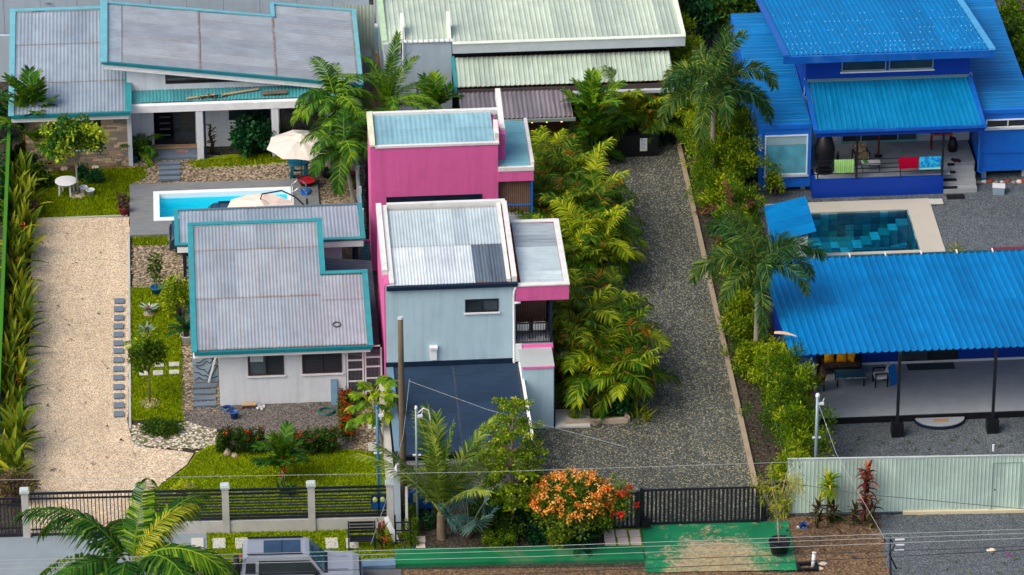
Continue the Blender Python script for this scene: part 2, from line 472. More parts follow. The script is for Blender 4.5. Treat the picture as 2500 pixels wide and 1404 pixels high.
FR = {}
def fronds_of(kind):
    """the shared frond meshes of a kind of palm, upright first and hanging last"""
    if kind in FR: return FR[kind]
    D = radians
    def V(n, seed, mat, es, **k): return [frond('frond', e0=D(e), bend=D(b), seed=seed+i, mat=mat, **k) for i, (e, b) in enumerate(es)]
    if kind == 'royal': a = V(0, 1, L_PALM, ((80, 60), (64, 95), (48, 110), (30, 105), (8, 80)), L=3.4, pairs=66, ll=.8, lw=.06, droop=1.2, vee=.1, fwd=.5, tint=(.15, .8))
    if kind == 'foxtail': a = V(0, 10, L_FOX, ((84, 60), (66, 125), (50, 142), (28, 128), (2, 92)), L=3.1, pairs=140, ll=.62, lw=.04, droop=.4, vee=0, plume=2.8, fwd=.5, tint=(.1, .8), t0=.1)
    if kind == 'areca': a = V(0, 20, L_ARECA, ((82, 60), (70, 85), (58, 105), (44, 110), (28, 105), (12, 90)), L=2.0, pairs=27, ll=.66, lw=.056, droop=.75, vee=.45, fwd=.42, tint=(.2, .75), t0=.2, rad=.02)
    if kind == 'coconut': a = V(0, 30, L_COCO, ((88, 12), (80, 24), (70, 36), (58, 48), (44, 58)), L=3.3, pairs=46, ll=.6, lw=.05, droop=.5, vee=.12, fwd=.6, tint=(.2, .85), t0=.14, rad=.035)
    if kind == 'date': a = V(0, 40, L_PALM, ((86, 30), (70, 80), (54, 105), (36, 110), (14, 85)), L=3.6, pairs=56, ll=.55, lw=.055, droop=.35, vee=.3, fwd=.55, tint=(.2, .8), t0=.08, rad=.03)
    if kind == 'pool': a = V(0, 50, L_PALM, ((74, 90), (54, 110), (36, 115), (10, 95), (-12, 66)), L=1.8, pairs=40, ll=.52, lw=.05, droop=.8, vee=.3, fwd=.45, tint=(.1, .75), t0=.12, rad=.022)
    if kind == 'wax': a = V(0, 60, L_PALM, ((86, 25), (74, 45), (58, 60), (34, 75)), L=1.7, pairs=20, ll=.6, lw=.095, droop=.2, vee=.25, fwd=.5, tint=(.2, .75), t0=.2, rad=.022)
    if kind == 'cycad': a = V(0, 70, L_DARK, ((70, 45), (44, 50), (20, 40)), L=.95, pairs=26, ll=.22, lw=.03, droop=.1, vee=.3, fwd=.4, tint=(.1, .5), t0=.08, rad=.014)
    FR[kind] = a; return a

def set_fronds(parent, kind, z, n, sc=1.0, seed=1, lo=0, hi=None, az0=None, xy=(0, 0), roll=.12, name='frond', mat=None):
    """n fronds round (xy, z); the first ones stand up, the last ones hang"""
    rr = random.Random(seed); ms = fronds_of(kind); hi = len(ms)-1 if hi is None else hi
    az = rr.uniform(0, 6.28) if az0 is None else az0
    for k in range(n):
        i = lo+(hi-lo)*k/max(1, n-1)
        me = ms[min(hi, max(lo, int(round(i+rr.uniform(-.45, .45)))))]
        o = put(name, me, parent, (xy[0], xy[1], z), (rr.uniform(-roll, roll), rr.uniform(-roll, roll), az), sc*rr.uniform(.88, 1.1))
        az += 2.39996+rr.uniform(-.25, .25)

def palm(name, label, base, h, kind, n, sc=1.0, r=(.16, .11), bark=BARKG, shaft=None, seed=1, lean=0.0, group=None, lo=0, hi=None, rings=12, top=None):
    """a palm: trunk, crownshaft, separate fronds"""
    b = np.array([base[0], base[1], 0.0])
    t = thing(name, label, 'palm tree', b, group=group)
    tp = (0, 0, h) if top is None else top
    trunk_mb((0, 0, -.05), tp, r[0], r[1], rings, 8, lean, seed).build('trunk', bark, t, True, local=True)
    z = h
    if shaft:
        MB().tube([(tp[0], tp[1], h-.02), (tp[0], tp[1], h+shaft*.5), (tp[0], tp[1], h+shaft)], [r[1]*1.15, r[1]*1.25, r[1]*.55], 8).build('crownshaft', SHAFT, t, True, local=True)
        z = h+shaft*.92
    set_fronds(t, kind, z, n, sc, seed, lo, hi, xy=(tp[0], tp[1]))
    return t

def plant(name, label, cat, base, group=None):
    return thing(name, label, cat, (base[0], base[1], base[2] if len(base) > 2 else 0), group=group)
# ---------------------------------------------------------------- materials of the place
WHITE = wallpaint('white_render', srgb(206, 210, 214)); PALE = wallpaint('pale_blue_render', srgb(168, 195, 205), .42)
PINK = wallpaint('pink_render', srgb(208, 94, 152), .4); PINKTRIM = paint('pink_trim', srgb(232, 106, 172), .6)
CREAMWALL = wallpaint('grey_blue_render', srgb(168, 184, 196), .25)
TEAL = paint('teal_paint', srgb(42, 135, 142), .5, .4, .2, 2, .25); TEALD = paint('teal_gutter', srgb(18, 112, 122), .4, .4, .15, 2, .1)
AQUA = paint('aqua_paint', srgb(102, 166, 178), .5, .4, .15, 2, .25)
WTRIM = paint('white_trim', srgb(222, 224, 224), .55, .3, .08, 2, .35); GREYTRIM = paint('grey_trim', srgb(176, 186, 190), .55, .3, .1, 2, .2)
CREAMTRIM = paint('cream_trim', srgb(214, 222, 204), .5, .3, .1, 2, .2); PARAP = paint('parapet_white', srgb(210, 210, 205), .6, .3, .1, 2.5, .55, (.16, .12, .09, 1))
GREYROOF = roofing('grey_zinc', srgb(137, 151, 163), .62, .28, mid=srgb(102, 109, 121))
TANROOF = roofing('weathered_zinc', srgb(140, 150, 159), .9, .5, mid=srgb(160, 151, 140), lap=1)
WHITEROOF = roofing('white_zinc', srgb(173, 189, 193), .25, .25, mid=srgb(104, 120, 131)); DARKSHEET = roofing('black_stained_zinc', srgb(84, 98, 110), .5, .9, mid=srgb(33, 42, 53), tint=srgb(130, 54, 24))
AQUAROOF = roofing('aqua_sheet', srgb(127, 170, 182), .15, .12, mid=srgb(96, 150, 165), spots=.5); AQUAROOF2 = roofing('aqua_sheet_worn', srgb(101, 157, 169), .15, .4, mid=srgb(60, 110, 127))
CREAMROOF = roofing('cream_sheet', srgb(176, 190, 172), .08, .2, mid=srgb(145, 159, 143), spots=.1)
BROWNROOF = roofing('brown_translucent_sheet', srgb(116, 110, 116), .3, .9, mid=srgb(54, 54, 70))
BLUEROOF = roofing('blue_sheet', srgb(0, 112, 172), .0, .3, .55, .12, mid=srgb(0, 92, 150), spots=.1); BLUEROOF2 = roofing('blue_sheet_worn', srgb(0, 112, 160), .0, .4, .5, .15, mid=srgb(24, 140, 180), spots=.15)
BLUEBOX = roofing('blue_container_roof', srgb(0, 102, 168), .0, .85, .5, .2, mid=srgb(66, 164, 206), spots=.1)
DARKROOF = roofing('dark_blue_sheet', srgb(26, 48, 70), .15, .2, .6, .3, mid=srgb(38, 64, 86), spots=.2); BLACKROOF = roofing('charcoal_sheet', srgb(54, 60, 72), .1, .6, .5, .4, mid=srgb(92, 96, 108))
DBLUE = paint('deep_blue_paint', srgb(0, 54, 152), .5, .35, .12, 1.5, .15, (.01, .03, .12, 1)); MBLUE = paint('container_blue', srgb(14, 102, 197), .45, .4, .12, 1.5, .2, (.01, .05, .14, 1)); BLUETRIM = paint('blue_trim', srgb(7, 87, 170), .4, .4, .15, 2, .2, (.2, .4, .6, 1))
NAVY = paint('navy_paint', srgb(14, 34, 56), .5, .35, .15, 2, .1)
CHAR = paint('charcoal_metal', srgb(24, 27, 36), .4, .45, .2, 3, .15); BLACK = paint('black_paint', srgb(12, 14, 20), .5, .4, .2, 3, .1)
CONC = paint('concrete', srgb(175, 175, 168), .9, .2, .15, 1.5, .5, bump=.4); CONCW = paint('white_concrete', srgb(183, 183, 176), .85, .2, .1, 2, .3, bump=.3)
CAPW = paint('post_cap_white', srgb(177, 190, 186), .7, .2, .1, 2, .3)
TILEG = paint('grey_porcelain', srgb(151, 158, 163), .7, .2, .12, 1.2, .12); TILEW = paint('light_porcelain', srgb(150, 154, 156), .4, .4, .1, 1.2, .15)
SLATE = paint('slate_paver', srgb(101, 115, 128), .75, .25, .14, 3, .2, bump=.3)
LIME = paint('limestone_deck', srgb(176, 171, 158), .75, .25, .06, 1.0, .2, (.3, .26, .2, 1), bump=.2)
GLASS = glass('dark_glass'); GLASSG = glass('grey_glass', (.05, .07, .08, 1), .15); GLASSB = glass('pale_blue_glass', srgb(86, 160, 178), .25); GLASST = glass('teal_glass', srgb(18, 96, 104), .1)
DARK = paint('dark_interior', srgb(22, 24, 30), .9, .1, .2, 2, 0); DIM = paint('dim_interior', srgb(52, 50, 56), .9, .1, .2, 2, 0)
WOODD = paint('dark_slat_wood', srgb(92, 66, 52), .7, .25, .2, 4, .2, bump=.3); WOODM = paint('tan_slat_wood', srgb(124, 98, 78), .7, .25, .2, 4, .2, bump=.3); WOODL = paint('pale_wood', srgb(176, 146, 108), .75, .2, .2, 4, .2, bump=.3); POLEW = paint('old_pole_wood', srgb(104, 92, 76), .9, .1, .25, 5, .4, bump=.6)
GALV = paint('galvanised', srgb(120, 140, 148), .4, .5, .15, 4, .2, metal=.3); SCREW = paint('bright_screw', srgb(120, 184, 220), .5, .3); STEEL = paint('steel', srgb(190, 194, 196), .25, .5, .05, 4, 0, metal=.7)
PLASTW = paint('white_plastic', srgb(214, 216, 218), .4, .4, .06, 3, .15); PLASTB = paint('blue_plastic', srgb(14, 66, 130), .35, .5, .1, 3, .1); PLASTT = paint('teal_plastic', srgb(12, 96, 120), .35, .5, .1, 3, .1); PLASTR = paint('red_plastic', srgb(204, 16, 36), .35, .5, .1, 3, .1); PLASTBB = paint('bright_blue_plastic', srgb(0, 96, 190), .35, .5, .1, 3, .1)
TERRA = paint('terracotta', srgb(156, 74, 48), .8, .2, .2, 4, .3); MAROON = paint('maroon_pot', srgb(112, 28, 42), .5, .4, .15, 4, .15); BLACKPOT = paint('black_pot', srgb(22, 24, 30), .55, .3, .2, 4, .2)
SOILM = paint('potting_soil', srgb(84, 62, 46), .95, .1, .3, 8, .3, bump=.8, fine=40)
STONE = paint('field_stone', srgb(158, 140, 120), .85, .2, .25, 3, .4, bump=.7, fine=20); WSTONE = paint('white_stone', srgb(214, 200, 178), .85, .2, .15, 4, .3, bump=.6, fine=20)
CANV = paint('beige_canvas', srgb(206, 198, 186), .85, .15, .06, 2, .15); CANVP = paint('cream_canvas', srgb(226, 208, 190), .85, .15, .06, 2, .15)

# ground covers
def grassmat(name, a, b, c, d):
    t = NT(name); v = t.coord(rnd=False)
    n1 = t.noise(v, .45, 6, .7, .3); n2 = t.noise(v, 5, 6, .75); n3 = t.noise(v, 45, 3, .7)
    k = t.ramp(n1.outputs[0], [(.28, a), (.5, b), (.7, c)])
    k = t.mix(.5, k, t.ramp(n2.outputs[0], [(.3, a), (.55, b), (.75, c)]))
    n4 = t.noise(v, 1.3, 7, .75, .5)
    k = t.mix(t.ramp(n4.outputs[0], [(.56, (0, 0, 0)), (.74, (.7, .7, .7))]), k, d)
    k = t.mix(1.0, k, t.ramp(n4.outputs[0], [(.3, (.82, .83, .8)), (.6, (1.08, 1.08, 1.08))]), 'MULTIPLY')
    k = t.mix(1.0, k, t.ramp(n3.outputs[0], [(.3, (.55, .58, .5)), (.7, (1.25, 1.22, 1.1))]), 'MULTIPLY')
    t.bump(n3.outputs[0], .8, .04)
    return t.fin(k, .9, .15)
GRASS = grassmat('lawn_grass', srgb(78, 106, 2), srgb(120, 144, 2), srgb(152, 164, 8), srgb(166, 148, 50))
GRASS2 = grassmat('worn_lawn', srgb(62, 76, 14), srgb(92, 104, 20), srgb(124, 124, 44), srgb(160, 142, 98))
CREAMG = gravel('cream_pebbles', [srgb(*c) for c in ((200, 179, 147), (227, 206, 173), (238, 219, 187), (217, 196, 164), (183, 162, 133), (232, 216, 190))], 25, .35, .35, tone=.09, track=.07)
DARKG = gravel('dark_drive_gravel', [srgb(*c) for c in ((77, 82, 78), (98, 104, 96), (87, 91, 87), (120, 120, 106), (72, 78, 76), (177, 173, 138), (93, 96, 92), (64, 70, 70))], 22, .45, .22, tone=.2, track=.14)
BLUEG = gravel('grey_crushed_stone', [srgb(*c) for c in ((82, 92, 98), (102, 111, 115), (92, 100, 105), (119, 127, 129), (80, 88, 94))], 24, .4, .3, tone=.16)
PEBB = gravel('river_pebbles', [srgb(*c) for c in ((128, 116, 92), (160, 144, 116), (104, 92, 74), (186, 172, 144), (142, 128, 104), (88, 78, 64))], 11, .8, .5, tone=.12)
MUDG = gravel('soil_pebbles', [srgb(*c) for c in ((96, 92, 88), (118, 112, 104), (84, 80, 76), (136, 130, 120), (104, 100, 96))], 18, .6, .5, tone=.15)
SOIL = gravel('brown_soil', [srgb(*c) for c in ((112, 90, 66), (124, 100, 74), (100, 80, 60), (134, 112, 86), (108, 88, 66))], 12, .5, .35, tone=.22)
DSOIL = gravel('dark_soil', [srgb(*c) for c in ((58, 54, 46), (72, 66, 56), (52, 48, 42), (80, 74, 62))], 13, .6, .5, tone=.2)
def slatedeck():
    t = NT('slate_deck'); v = t.coord(rnd=True, scale=(1, 6, 1)); w = t.coord(rnd=True)
    a = t.noise(v, 1.8, 7, .75, .5); b = t.noise(w, 30, 4, .7)
    k = t.ramp(a.outputs[0], [(.3, srgb(90, 94, 97)), (.5, srgb(116, 120, 121)), (.7, srgb(138, 137, 133))])
    k = t.mix(.3, k, t.ramp(b.outputs[0], [(.3, srgb(86, 92, 94)), (.7, srgb(140, 141, 139))]))
    t.bump(a.outputs[0], .3, .02); return t.fin(k, .7, .3)
SLATED = slatedeck()
def apronmat():
    t = NT('worn_green_paint'); v = t.coord(rnd=False)
    a = t.noise(v, .9, 9, .72, .8); b = t.noise(v, 7, 6, .75); c = t.noise(v, .35, 5, .6)
    f = t.math('ADD', t.math('MULTIPLY', a.outputs[0], .68), t.math('MULTIPLY', b.outputs[0], .32))
    gk = t.ramp(c.outputs[0], [(.3, srgb(0, 94, 58)), (.7, srgb(20, 132, 86))])
    ck = t.ramp(b.outputs[0], [(.3, srgb(112, 98, 70)), (.5, srgb(150, 134, 102)), (.7, srgb(186, 172, 142))])
    tc = t.n('TexCoord'); sp = t.n('SeparateXYZ'); t.l(tc.outputs['Object'], sp.inputs[0])
    # traffic has worn the middle of the apron and its street edge
    dx = t.math('ABSOLUTE', t.math('SUBTRACT', sp.outputs[0], 6.55)); wx = t.math('MAXIMUM', t.math('SUBTRACT', 1.0, t.math('MULTIPLY', dx, .34)), 0.0)
    wy = t.math('MINIMUM', t.math('MAXIMUM', t.math('MULTIPLY', t.math('SUBTRACT', -20.9, sp.outputs[1]), .62), 0.0), 1.0)
    f = t.math('ADD', f, t.math('MULTIPLY', t.math('MULTIPLY', wx, wy), .27))
    k = t.mix(t.ramp(f, [(.55, (0, 0, 0)), (.66, (.92, .92, .92))]), gk, ck)
    t.bump(b.outputs[0], .3, .01); return t.fin(k, .75, .3)
APRON = apronmat()
GREENK = paint('green_kerb_paint', srgb(4, 105, 63), .6, .35, .25, .8, .85, srgb(120, 126, 92), bump=.3)

# ---------------------------------------------------------------- the ground
_z = [0.0]
def sheet(name, pts, mat, px=True, z=None):
    if z is None: _z[0] += .002; z = _z[0]
    P = [G(*p)[:2] for p in pts] if px else pts
    P = np.c_[np.array(P, float)[:, :2], np.full(len(P), z)]
    a = sum(P[i][0]*P[(i+1) % len(P)][1]-P[(i+1) % len(P)][0]*P[i][1] for i in range(len(P)))
    if a < 0: P = P[::-1]
    mb = MB(); mb.add(P, [np.arange(len(P))])
    return mb.build(name, mat, kind='structure')
def wob(pts, amp=.12, step=.5, seed=1):
    """break the straight edges of a ground patch"""
    rr = random.Random(seed); P = [np.array(G(*p)[:2]) for p in pts]; out = []
    for i in range(len(P)):
        a, b = P[i], P[(i+1) % len(P)]; n = max(1, int(np.linalg.norm(b-a)/step))
        for k in range(n): out.append(a+(b-a)*k/n+np.array([rr.uniform(-amp, amp), rr.uniform(-amp, amp)])*(k > 0))
    return out
HOLES = [(-15.28, -9.52, 7.45, 9.72), (12.0, 18.26, 2.03, 5.92)]          # the two pool basins are dug out
def sheet_dug(name, x0, x1, y0, y1, z, mat):
    xs = sorted({x0, x1, *[h[0] for h in HOLES], *[h[1] for h in HOLES]}); ys = sorted({y0, y1, *[h[2] for h in HOLES], *[h[3] for h in HOLES]})
    xs = [x for x in xs if x0 <= x <= x1]; ys = [y for y in ys if y0 <= y <= y1]; mb = MB()
    for a, b in zip(xs, xs[1:]):
        for c, d in zip(ys, ys[1:]):
            m = ((a+b)/2, (c+d)/2)
            if any(h[0] < m[0] < h[1] and h[2] < m[1] < h[3] for h in HOLES): continue
            mb.quad((a, c, z), (b, c, z), (b, d, z), (a, d, z))
    return mb.build(name, mat, kind='structure')
sheet_dug('ground', -400, 400, -400, 500, -.02, DSOIL)
sheet('gravel_drive', [(-.45, -20.25), (8.62, -20.5), (8.62, 40), (4.0, 40), (4.0, 12.5), (-.45, 12.5)], DARKG, False)
sheet_dug('gravel_yard', 9.3, 60, -19.9, 9.2, .0012, BLUEG)
sheet('gravel_yard', [(9.7, -20.0), (60, -21.6), (60, -19.9), (9.7, -19.9)], BLUEG, False, .0012)
sheet('planting_strip', [(8.75, -20.3), (9.9, -20.3), (11.4, -12), (11.6, 9), (11.5, 20), (8.75, 20)], DSOIL, False)
sheet('verge_soil', wob([(1870, 1262), (2152, 1258), (2175, 1404), (2190, 1480), (1570, 1480), (1600, 1392), (1945, 1398)], .08), SOIL, False)
sheet('verge_gravel', wob([(2150, 1256), (2620, 1244), (2700, 1480), (2185, 1480), (2172, 1404)], .18, .4), BLUEG, False)
sheet('gutter_soil', [(940, 1392), (1600, 1384), (1590, 1480), (900, 1480)], SOIL)
drive = sheet('pebble_driveway', wob([(78, 534), (316, 530), (314, 700), (313, 1042), (330, 1090), (400, 1098), (473, 1107), (456, 1135), (415, 1165), (380, 1190), (345, 1305), (66, 1312), (60, 1220), (60, 1000), (75, 760)], .05, .6), CREAMG, False)
sheet('pebble_path', wob([(270, 386), (560, 378), (780, 392), (890, 380), (895, 560), (770, 560), (770, 448), (318, 452), (300, 470), (290, 400)], .05), PEBB, False)
sheet('border_soil', wob([(90, 395), (312, 398), (316, 412), (85, 422)], .06), SOIL, False)
sheet('upper_lawn', wob([(70, 424), (240, 414), (354, 407), (358, 436), (316, 450), (316, 500), (296, 526), (78, 536), (70, 480)], .06), GRASS, False)
sheet('lawn_by_house', wob([(455, 396), (560, 378), (700, 372), (705, 396), (580, 408), (470, 410)], .06), GRASS, False)
sheet('side_lawn_patch', wob([(322, 578), (440, 572), (460, 600), (420, 610), (325, 600)], .06), GRASS2, False)
sheet('side_pebbles', wob([(322, 600), (500, 596), (500, 690), (400, 705), (322, 702)], .1), PEBB, False)
sheet('side_lawn', wob([(317, 704), (400, 700), (445, 790), (446, 1000), (452, 1028), (318, 1028)], .05), GRASS, False)
sheet('side_gravel', wob([(442, 700), (540, 700), (540, 1040), (470, 1030), (446, 1024)], .05), PEBB, False)
sheet('house_gravel', wob([(450, 1002), (540, 990), (850, 980), (960, 980), (960, 1120), (870, 1110), (530, 1050), (452, 1042)], .08), MUDG, False)
sheet('pebble_bed', wob([(318, 1040), (452, 1030), (530, 1050), (540, 1085), (470, 1100), (330, 1092)], .15, .3), gravel('white_scattered_pebbles', [srgb(*c) for c in ((206, 196, 178), (150, 142, 124), (112, 116, 60), (222, 214, 200), (92, 104, 36), (176, 166, 146), (130, 122, 106))], 10, .7, .6), False)
sheet('front_lawn', wob([(530, 1082), (620, 1105), (850, 1098), (952, 1110), (955, 1292), (345, 1305), (352, 1212), (385, 1190), (420, 1166), (460, 1136), (478, 1108), (500, 1094)], .08), GRASS, False)
sheet('pebble_corner', wob([(866, 1000), (935, 990), (950, 1105), (866, 1100)], .05), PEBB, False)
sheet('verge_lawn', wob([(500, 1292), (1010, 1284), (1010, 1362), (860, 1372), (480, 1376)], .05), GRASS, False)
sheet('shrub_bed', [(952, 1215), (1500, 1200), (1480, 1346), (960, 1352)], DSOIL)
sheet('street', [(-60, 1402), (980, 1392), (980, 1700), (-60, 1700)], paint('asphalt', srgb(92, 94, 96), .9, .2, .2, 2, .3, bump=.5))
sheet('front_apron', [(-60, 1316), (505, 1300), (505, 1375), (480, 1404), (-60, 1408)], paint('blue_grey_concrete', srgb(125, 137, 143), .8, .25, .12, 1.0, .3, (.24, .18, .12, 1), bump=.3))
ga = sheet('green_apron', wob([(1568, 1284), (1850, 1276), (1925, 1274), (1948, 1394), (1575, 1400)], .03), APRON, False)
# leaf-sized grass on the lawns: nobody could count it
def inpoly(P, x, y):
    c = np.zeros(len(x), bool); n = len(P)
    for i in range(n):
        a, b = P[i], P[(i+1) % n]
        k = ((a[1] > y) != (b[1] > y)) & (x < (b[0]-a[0])*(y-a[1])/(b[1]-a[1]+1e-12)+a[0])
        c ^= k
    return c
def scatter(name, polys, dens, fn):
    pts = []
    for pl in polys:
        P = np.array([G(*p)[:2] for p in pl]); lo = P.min(0); hi = P.max(0)
        n = int((hi[0]-lo[0])*(hi[1]-lo[1])*dens); q = lo+NR.random((n, 2))*(hi-lo)
        pts.append(q[inpoly(P, q[:, 0], q[:, 1])])
    return fn(np.vstack(pts))
LAWNS = [[(72, 424), (350, 409), (356, 436), (316, 450), (314, 500), (296, 524), (80, 534)], [(455, 396), (700, 374), (703, 395), (580, 407), (470, 409)], [(322, 579), (440, 573), (455, 600), (325, 600)],
         [(318, 704), (398, 702), (443, 790), (444, 1000), (450, 1026), (319, 1027)], [(535, 1086), (620, 1106), (850, 1100), (950, 1112), (952, 1290), (350, 1302), (358, 1210), (420, 1168), (462, 1136), (482, 1110)], [(505, 1293), (1005, 1286), (1005, 1360), (860, 1370), (505, 1374)]]
def blades(q):
    n = len(q); a = NR.random(n)*6.28; L = NR.uniform(.06, .15, n); w = .026
    dx = np.cos(a); dy = np.sin(a); lean = NR.uniform(.1, .7, n)*L
    v = np.zeros((n, 3, 3)); v[:, 0, 0] = q[:, 0]-dy*w; v[:, 0, 1] = q[:, 1]+dx*w; v[:, 1, 0] = q[:, 0]+dy*w; v[:, 1, 1] = q[:, 1]-dx*w
    v[:, 2, 0] = q[:, 0]+dx*lean; v[:, 2, 1] = q[:, 1]+dy*lean; v[:, 2, 2] = L; v[:, :2, 2] = .02
    mb = MB(); mb.add(v.reshape(-1, 3), np.arange(3*n).reshape(n, 3), np.repeat(np.clip(NR.normal(.45, .3, n), 0, 1), 3)); return mb
L_GRASS = leafmat('grass_blade', srgb(68, 98, 2), srgb(118, 144, 4), srgb(162, 170, 22), .3, .7, .05)
tag(scatter('grass', LAWNS, 620, blades).build('grass', L_GRASS), 'short mown grass of the lawns round the houses', 'grass', kind='stuff')
def pebs(q):
    n = len(q); base = np.array([[-1, -1, 0], [1, -1, 0], [1, 1, 0], [-1, 1, 0], [0, 0, .9]])*.5
    s = NR.uniform(.04, .1, n); a = NR.random(n)*6.28; v = np.zeros((n, 5, 3))
    x = base[:, 0]; y = base[:, 1]
    v[:, :, 0] = q[:, 0:1]+s[:, None]*(x*np.cos(a)[:, None]-y*np.sin(a)[:, None])*1.3; v[:, :, 1] = q[:, 1:2]+s[:, None]*(x*np.sin(a)[:, None]+y*np.cos(a)[:, None]); v[:, :, 2] = .02+s[:, None]*base[:, 2]*.8
    o = np.arange(n)[:, None, None]*5; f = np.array([[0, 1, 4], [1, 2, 4], [2, 3, 4], [3, 0, 4]])[None]+o
    mb = MB(); mb.add(v.reshape(-1, 3), f.reshape(-1, 3)); return mb
tag(scatter('pebbles', [[(318, 1036), (452, 1030), (530, 1050), (545, 1080), (480, 1104), (330, 1095)], [(330, 1092), (470, 1108), (400, 1180), (345, 1210), (318, 1120)]], 26, pebs).build('pebbles', WSTONE), 'loose white pebbles at the edge of the driveway', 'pebbles', kind='stuff')
tag(scatter('pebbles', [[(320, 602), (440, 600), (440, 700), (322, 702)], [(290, 400), (450, 396), (700, 398), (880, 400), (880, 430), (560, 440), (360, 446)], [(780, 440), (885, 420), (890, 500), (780, 505)], [(446, 800), (535, 860), (535, 1010), (450, 1020)], [(868, 1010), (935, 1000), (945, 1100), (868, 1096)]], 30, pebs).build('pebbles', STONE), 'river pebbles lying on the garden paths', 'pebbles', kind='stuff')

# kerb of the dark drive, driveway edging, pavers
mb = MB(); mb.bz(8.55, 8.75, -20.3, 14.5, -.05, .13); mb.build('drive_kerb', paint('kerb_concrete', srgb(151, 137, 117), .9, .2, .15, 1.5, .3, bump=.4), kind='structure')
mb = MB(); mb.bz(-16.72, -16.62, -11.1, 6.1, -.05, .1); mb.bz(-20.85, -16.72, 8.0, 8.06, -.03, .05); mb.build('driveway_edging', CONC, kind='structure')
mb = MB(); mb.bz(-20.98, -20.86, -10.2, -4.5, -.05, .16); mb.build('driveway_edging', CONC, kind='structure')
def pav(parent, px, py, w, d, mat, name='paver', z0=0.0, th=.035):
    p = G(px, py, z0+th); mb = MB(); z0 += .035; mb.box((p[0], p[1], z0+th/2), (w*R.uniform(.97, 1.03), d*R.uniform(.97, 1.03), th), R.uniform(-.02, .02))
    return mb.build(name, mat, parent)
for i, y in enumerate((735, 755, 776, 797, 817, 838, 857, 879, 901, 922, 945, 967, 990, 1011)):
    pav(drive, 290+(1.5 if i < 1 else (-1 if 3 <= i <= 10 else 0)), y, .43, .42, SLATE, z0=.02, th=.04)
sp = thing('stepping_stones', 'slate stepping slabs across the pebbles between pool deck and front step', 'path', G(415, 418))
for y in (398, 410, 422, 435): pav(sp, 414+(y-398)*.02, y, .96, .30, SLATE, z0=.02, th=.1)
sp = thing('stepping_stones', 'white square pavers crossing the side lawn behind the young tree', 'path', G(390, 903))
for x, y in ((348, 892), (388, 891), (425, 890), (352, 912), (386, 911), (425, 909)): pav(sp, x, y, .42, .36, CONCW, z0=.02)
sp = thing('stepping_stones', 'grey plank steps in pebbles beside the small white house', 'path', G(500, 965))
for y in (942, 957, 972, 987): pav(sp, 500, y, .98, .34, SLATE, z0=.02, th=.06)
sp = thing('stepping_stones', 'white square pavers in the verge grass beside the parked car', 'path', G(700, 1335))
for x in (482, 535, 590, 690, 810, 860): pav(sp, x, 1327, .5, .78, CONCW, z0=.02)
sp = thing('stepping_stones', 'pair of white slabs in pebbles below the papaya', 'path', G(908, 1060))
for x, y in ((908, 1038), (909, 1092)): pav(sp, x, y, .36, .7, CONCW, z0=.02)
sp = thing('stepping_stones', 'three by three beige pavers with grass joints beside the green apron', 'path', G(1520, 1320))
jt = MB(); q = [G(*c)[:2] for c in ((1474, 1296), (1564, 1292), (1573, 1346), (1478, 1348))]; jt.prism(q, 0, .07); jt.build('grass_joint', GRASS, sp)
PAVP = paint('pinkish_paver', srgb(200, 184, 172), .8, .2, .08, 3, .2, bump=.2)
for j, (y, xs) in enumerate(((1303, (1487, 1517, 1549)), (1321, (1489, 1521, 1552)), (1339, (1492, 1524, 1554)))):
    for x in xs: pav(sp, x, y, .42, .5, PAVP, z0=.03)
sp = thing('stepping_stones', 'narrow pink slab path beside the clipped front hedge', 'path', G(1027, 1330))
for y in (1318, 1336, 1351): pav(sp, 1027, y, .36, .46, PAVP, z0=.01)
tag(pav(None, 2285, 493, .62, .5, CONCW, 'garden_slab', .02), 'lone pale slab beside the corner of the tiled pool', 'slab')
for px, py, lb in ((157, 411, 'round white stepping stone left of the lawn tree trunk'), (193, 409, 'round white stepping stone half behind the lawn tree trunk'), (233, 408, 'round white stepping stone right of the lawn tree trunk'), (120, 416, 'brownish round stepping stone beside the red flower tub')):
    p = G(px, py, .06); tag(MB().lathe([(.17, 0), (.18, .03), (.16, .05)], (p[0], p[1], .02), 12).build('stepping_stone', WSTONE if px > 130 else STONE), lb, 'stone', 'round stones along the flower border')
# slabs and kerbs at the street
mb = MB(); q = [G(*c)[:2] for c in ((962, 1346), (1568, 1338), (1573, 1372), (966, 1384))]; mb.prism(q, -.05, .14); mb.build('green_kerb', GREENK, kind='structure')
mb = MB(); q = [G(*c)[:2] for c in ((868, 1372), (964, 1368), (966, 1386), (868, 1390))]; mb.prism(q, -.05, .12); mb.build('grey_kerb', paint('blue_kerb', srgb(98, 126, 150), .8, .2, .15, 2, .2), kind='structure')
mb = MB(); q = [G(*c)[:2] for c in ((1356, 1004), (1440, 1000), (1441, 1044), (1356, 1046))]; mb.prism(q, -.05, .08); mb.build('entrance_slab', paint('entrance_slab_white', srgb(206, 204, 196), .7, .2, .05, 1, .15), kind='structure')
# planter of the palm clump
mb = MB()
for a, b in (((1.35, -12.05), (3.95, -12.05)), ((3.95, -12.05), (3.95, -2.2)),): mb.beam((a[0], a[1], .09), (b[0], b[1], .09), .2, .22)
mb.build('planter_kerb', paint('planter_concrete', srgb(182, 164, 146), .9, .2, .15, 2, .3, bump=.3), kind='structure')
sheet('planter_soil', [(1.4, -12), (3.9, -12), (3.9, 11), (1.4, 11)], DSOIL, False, .05)

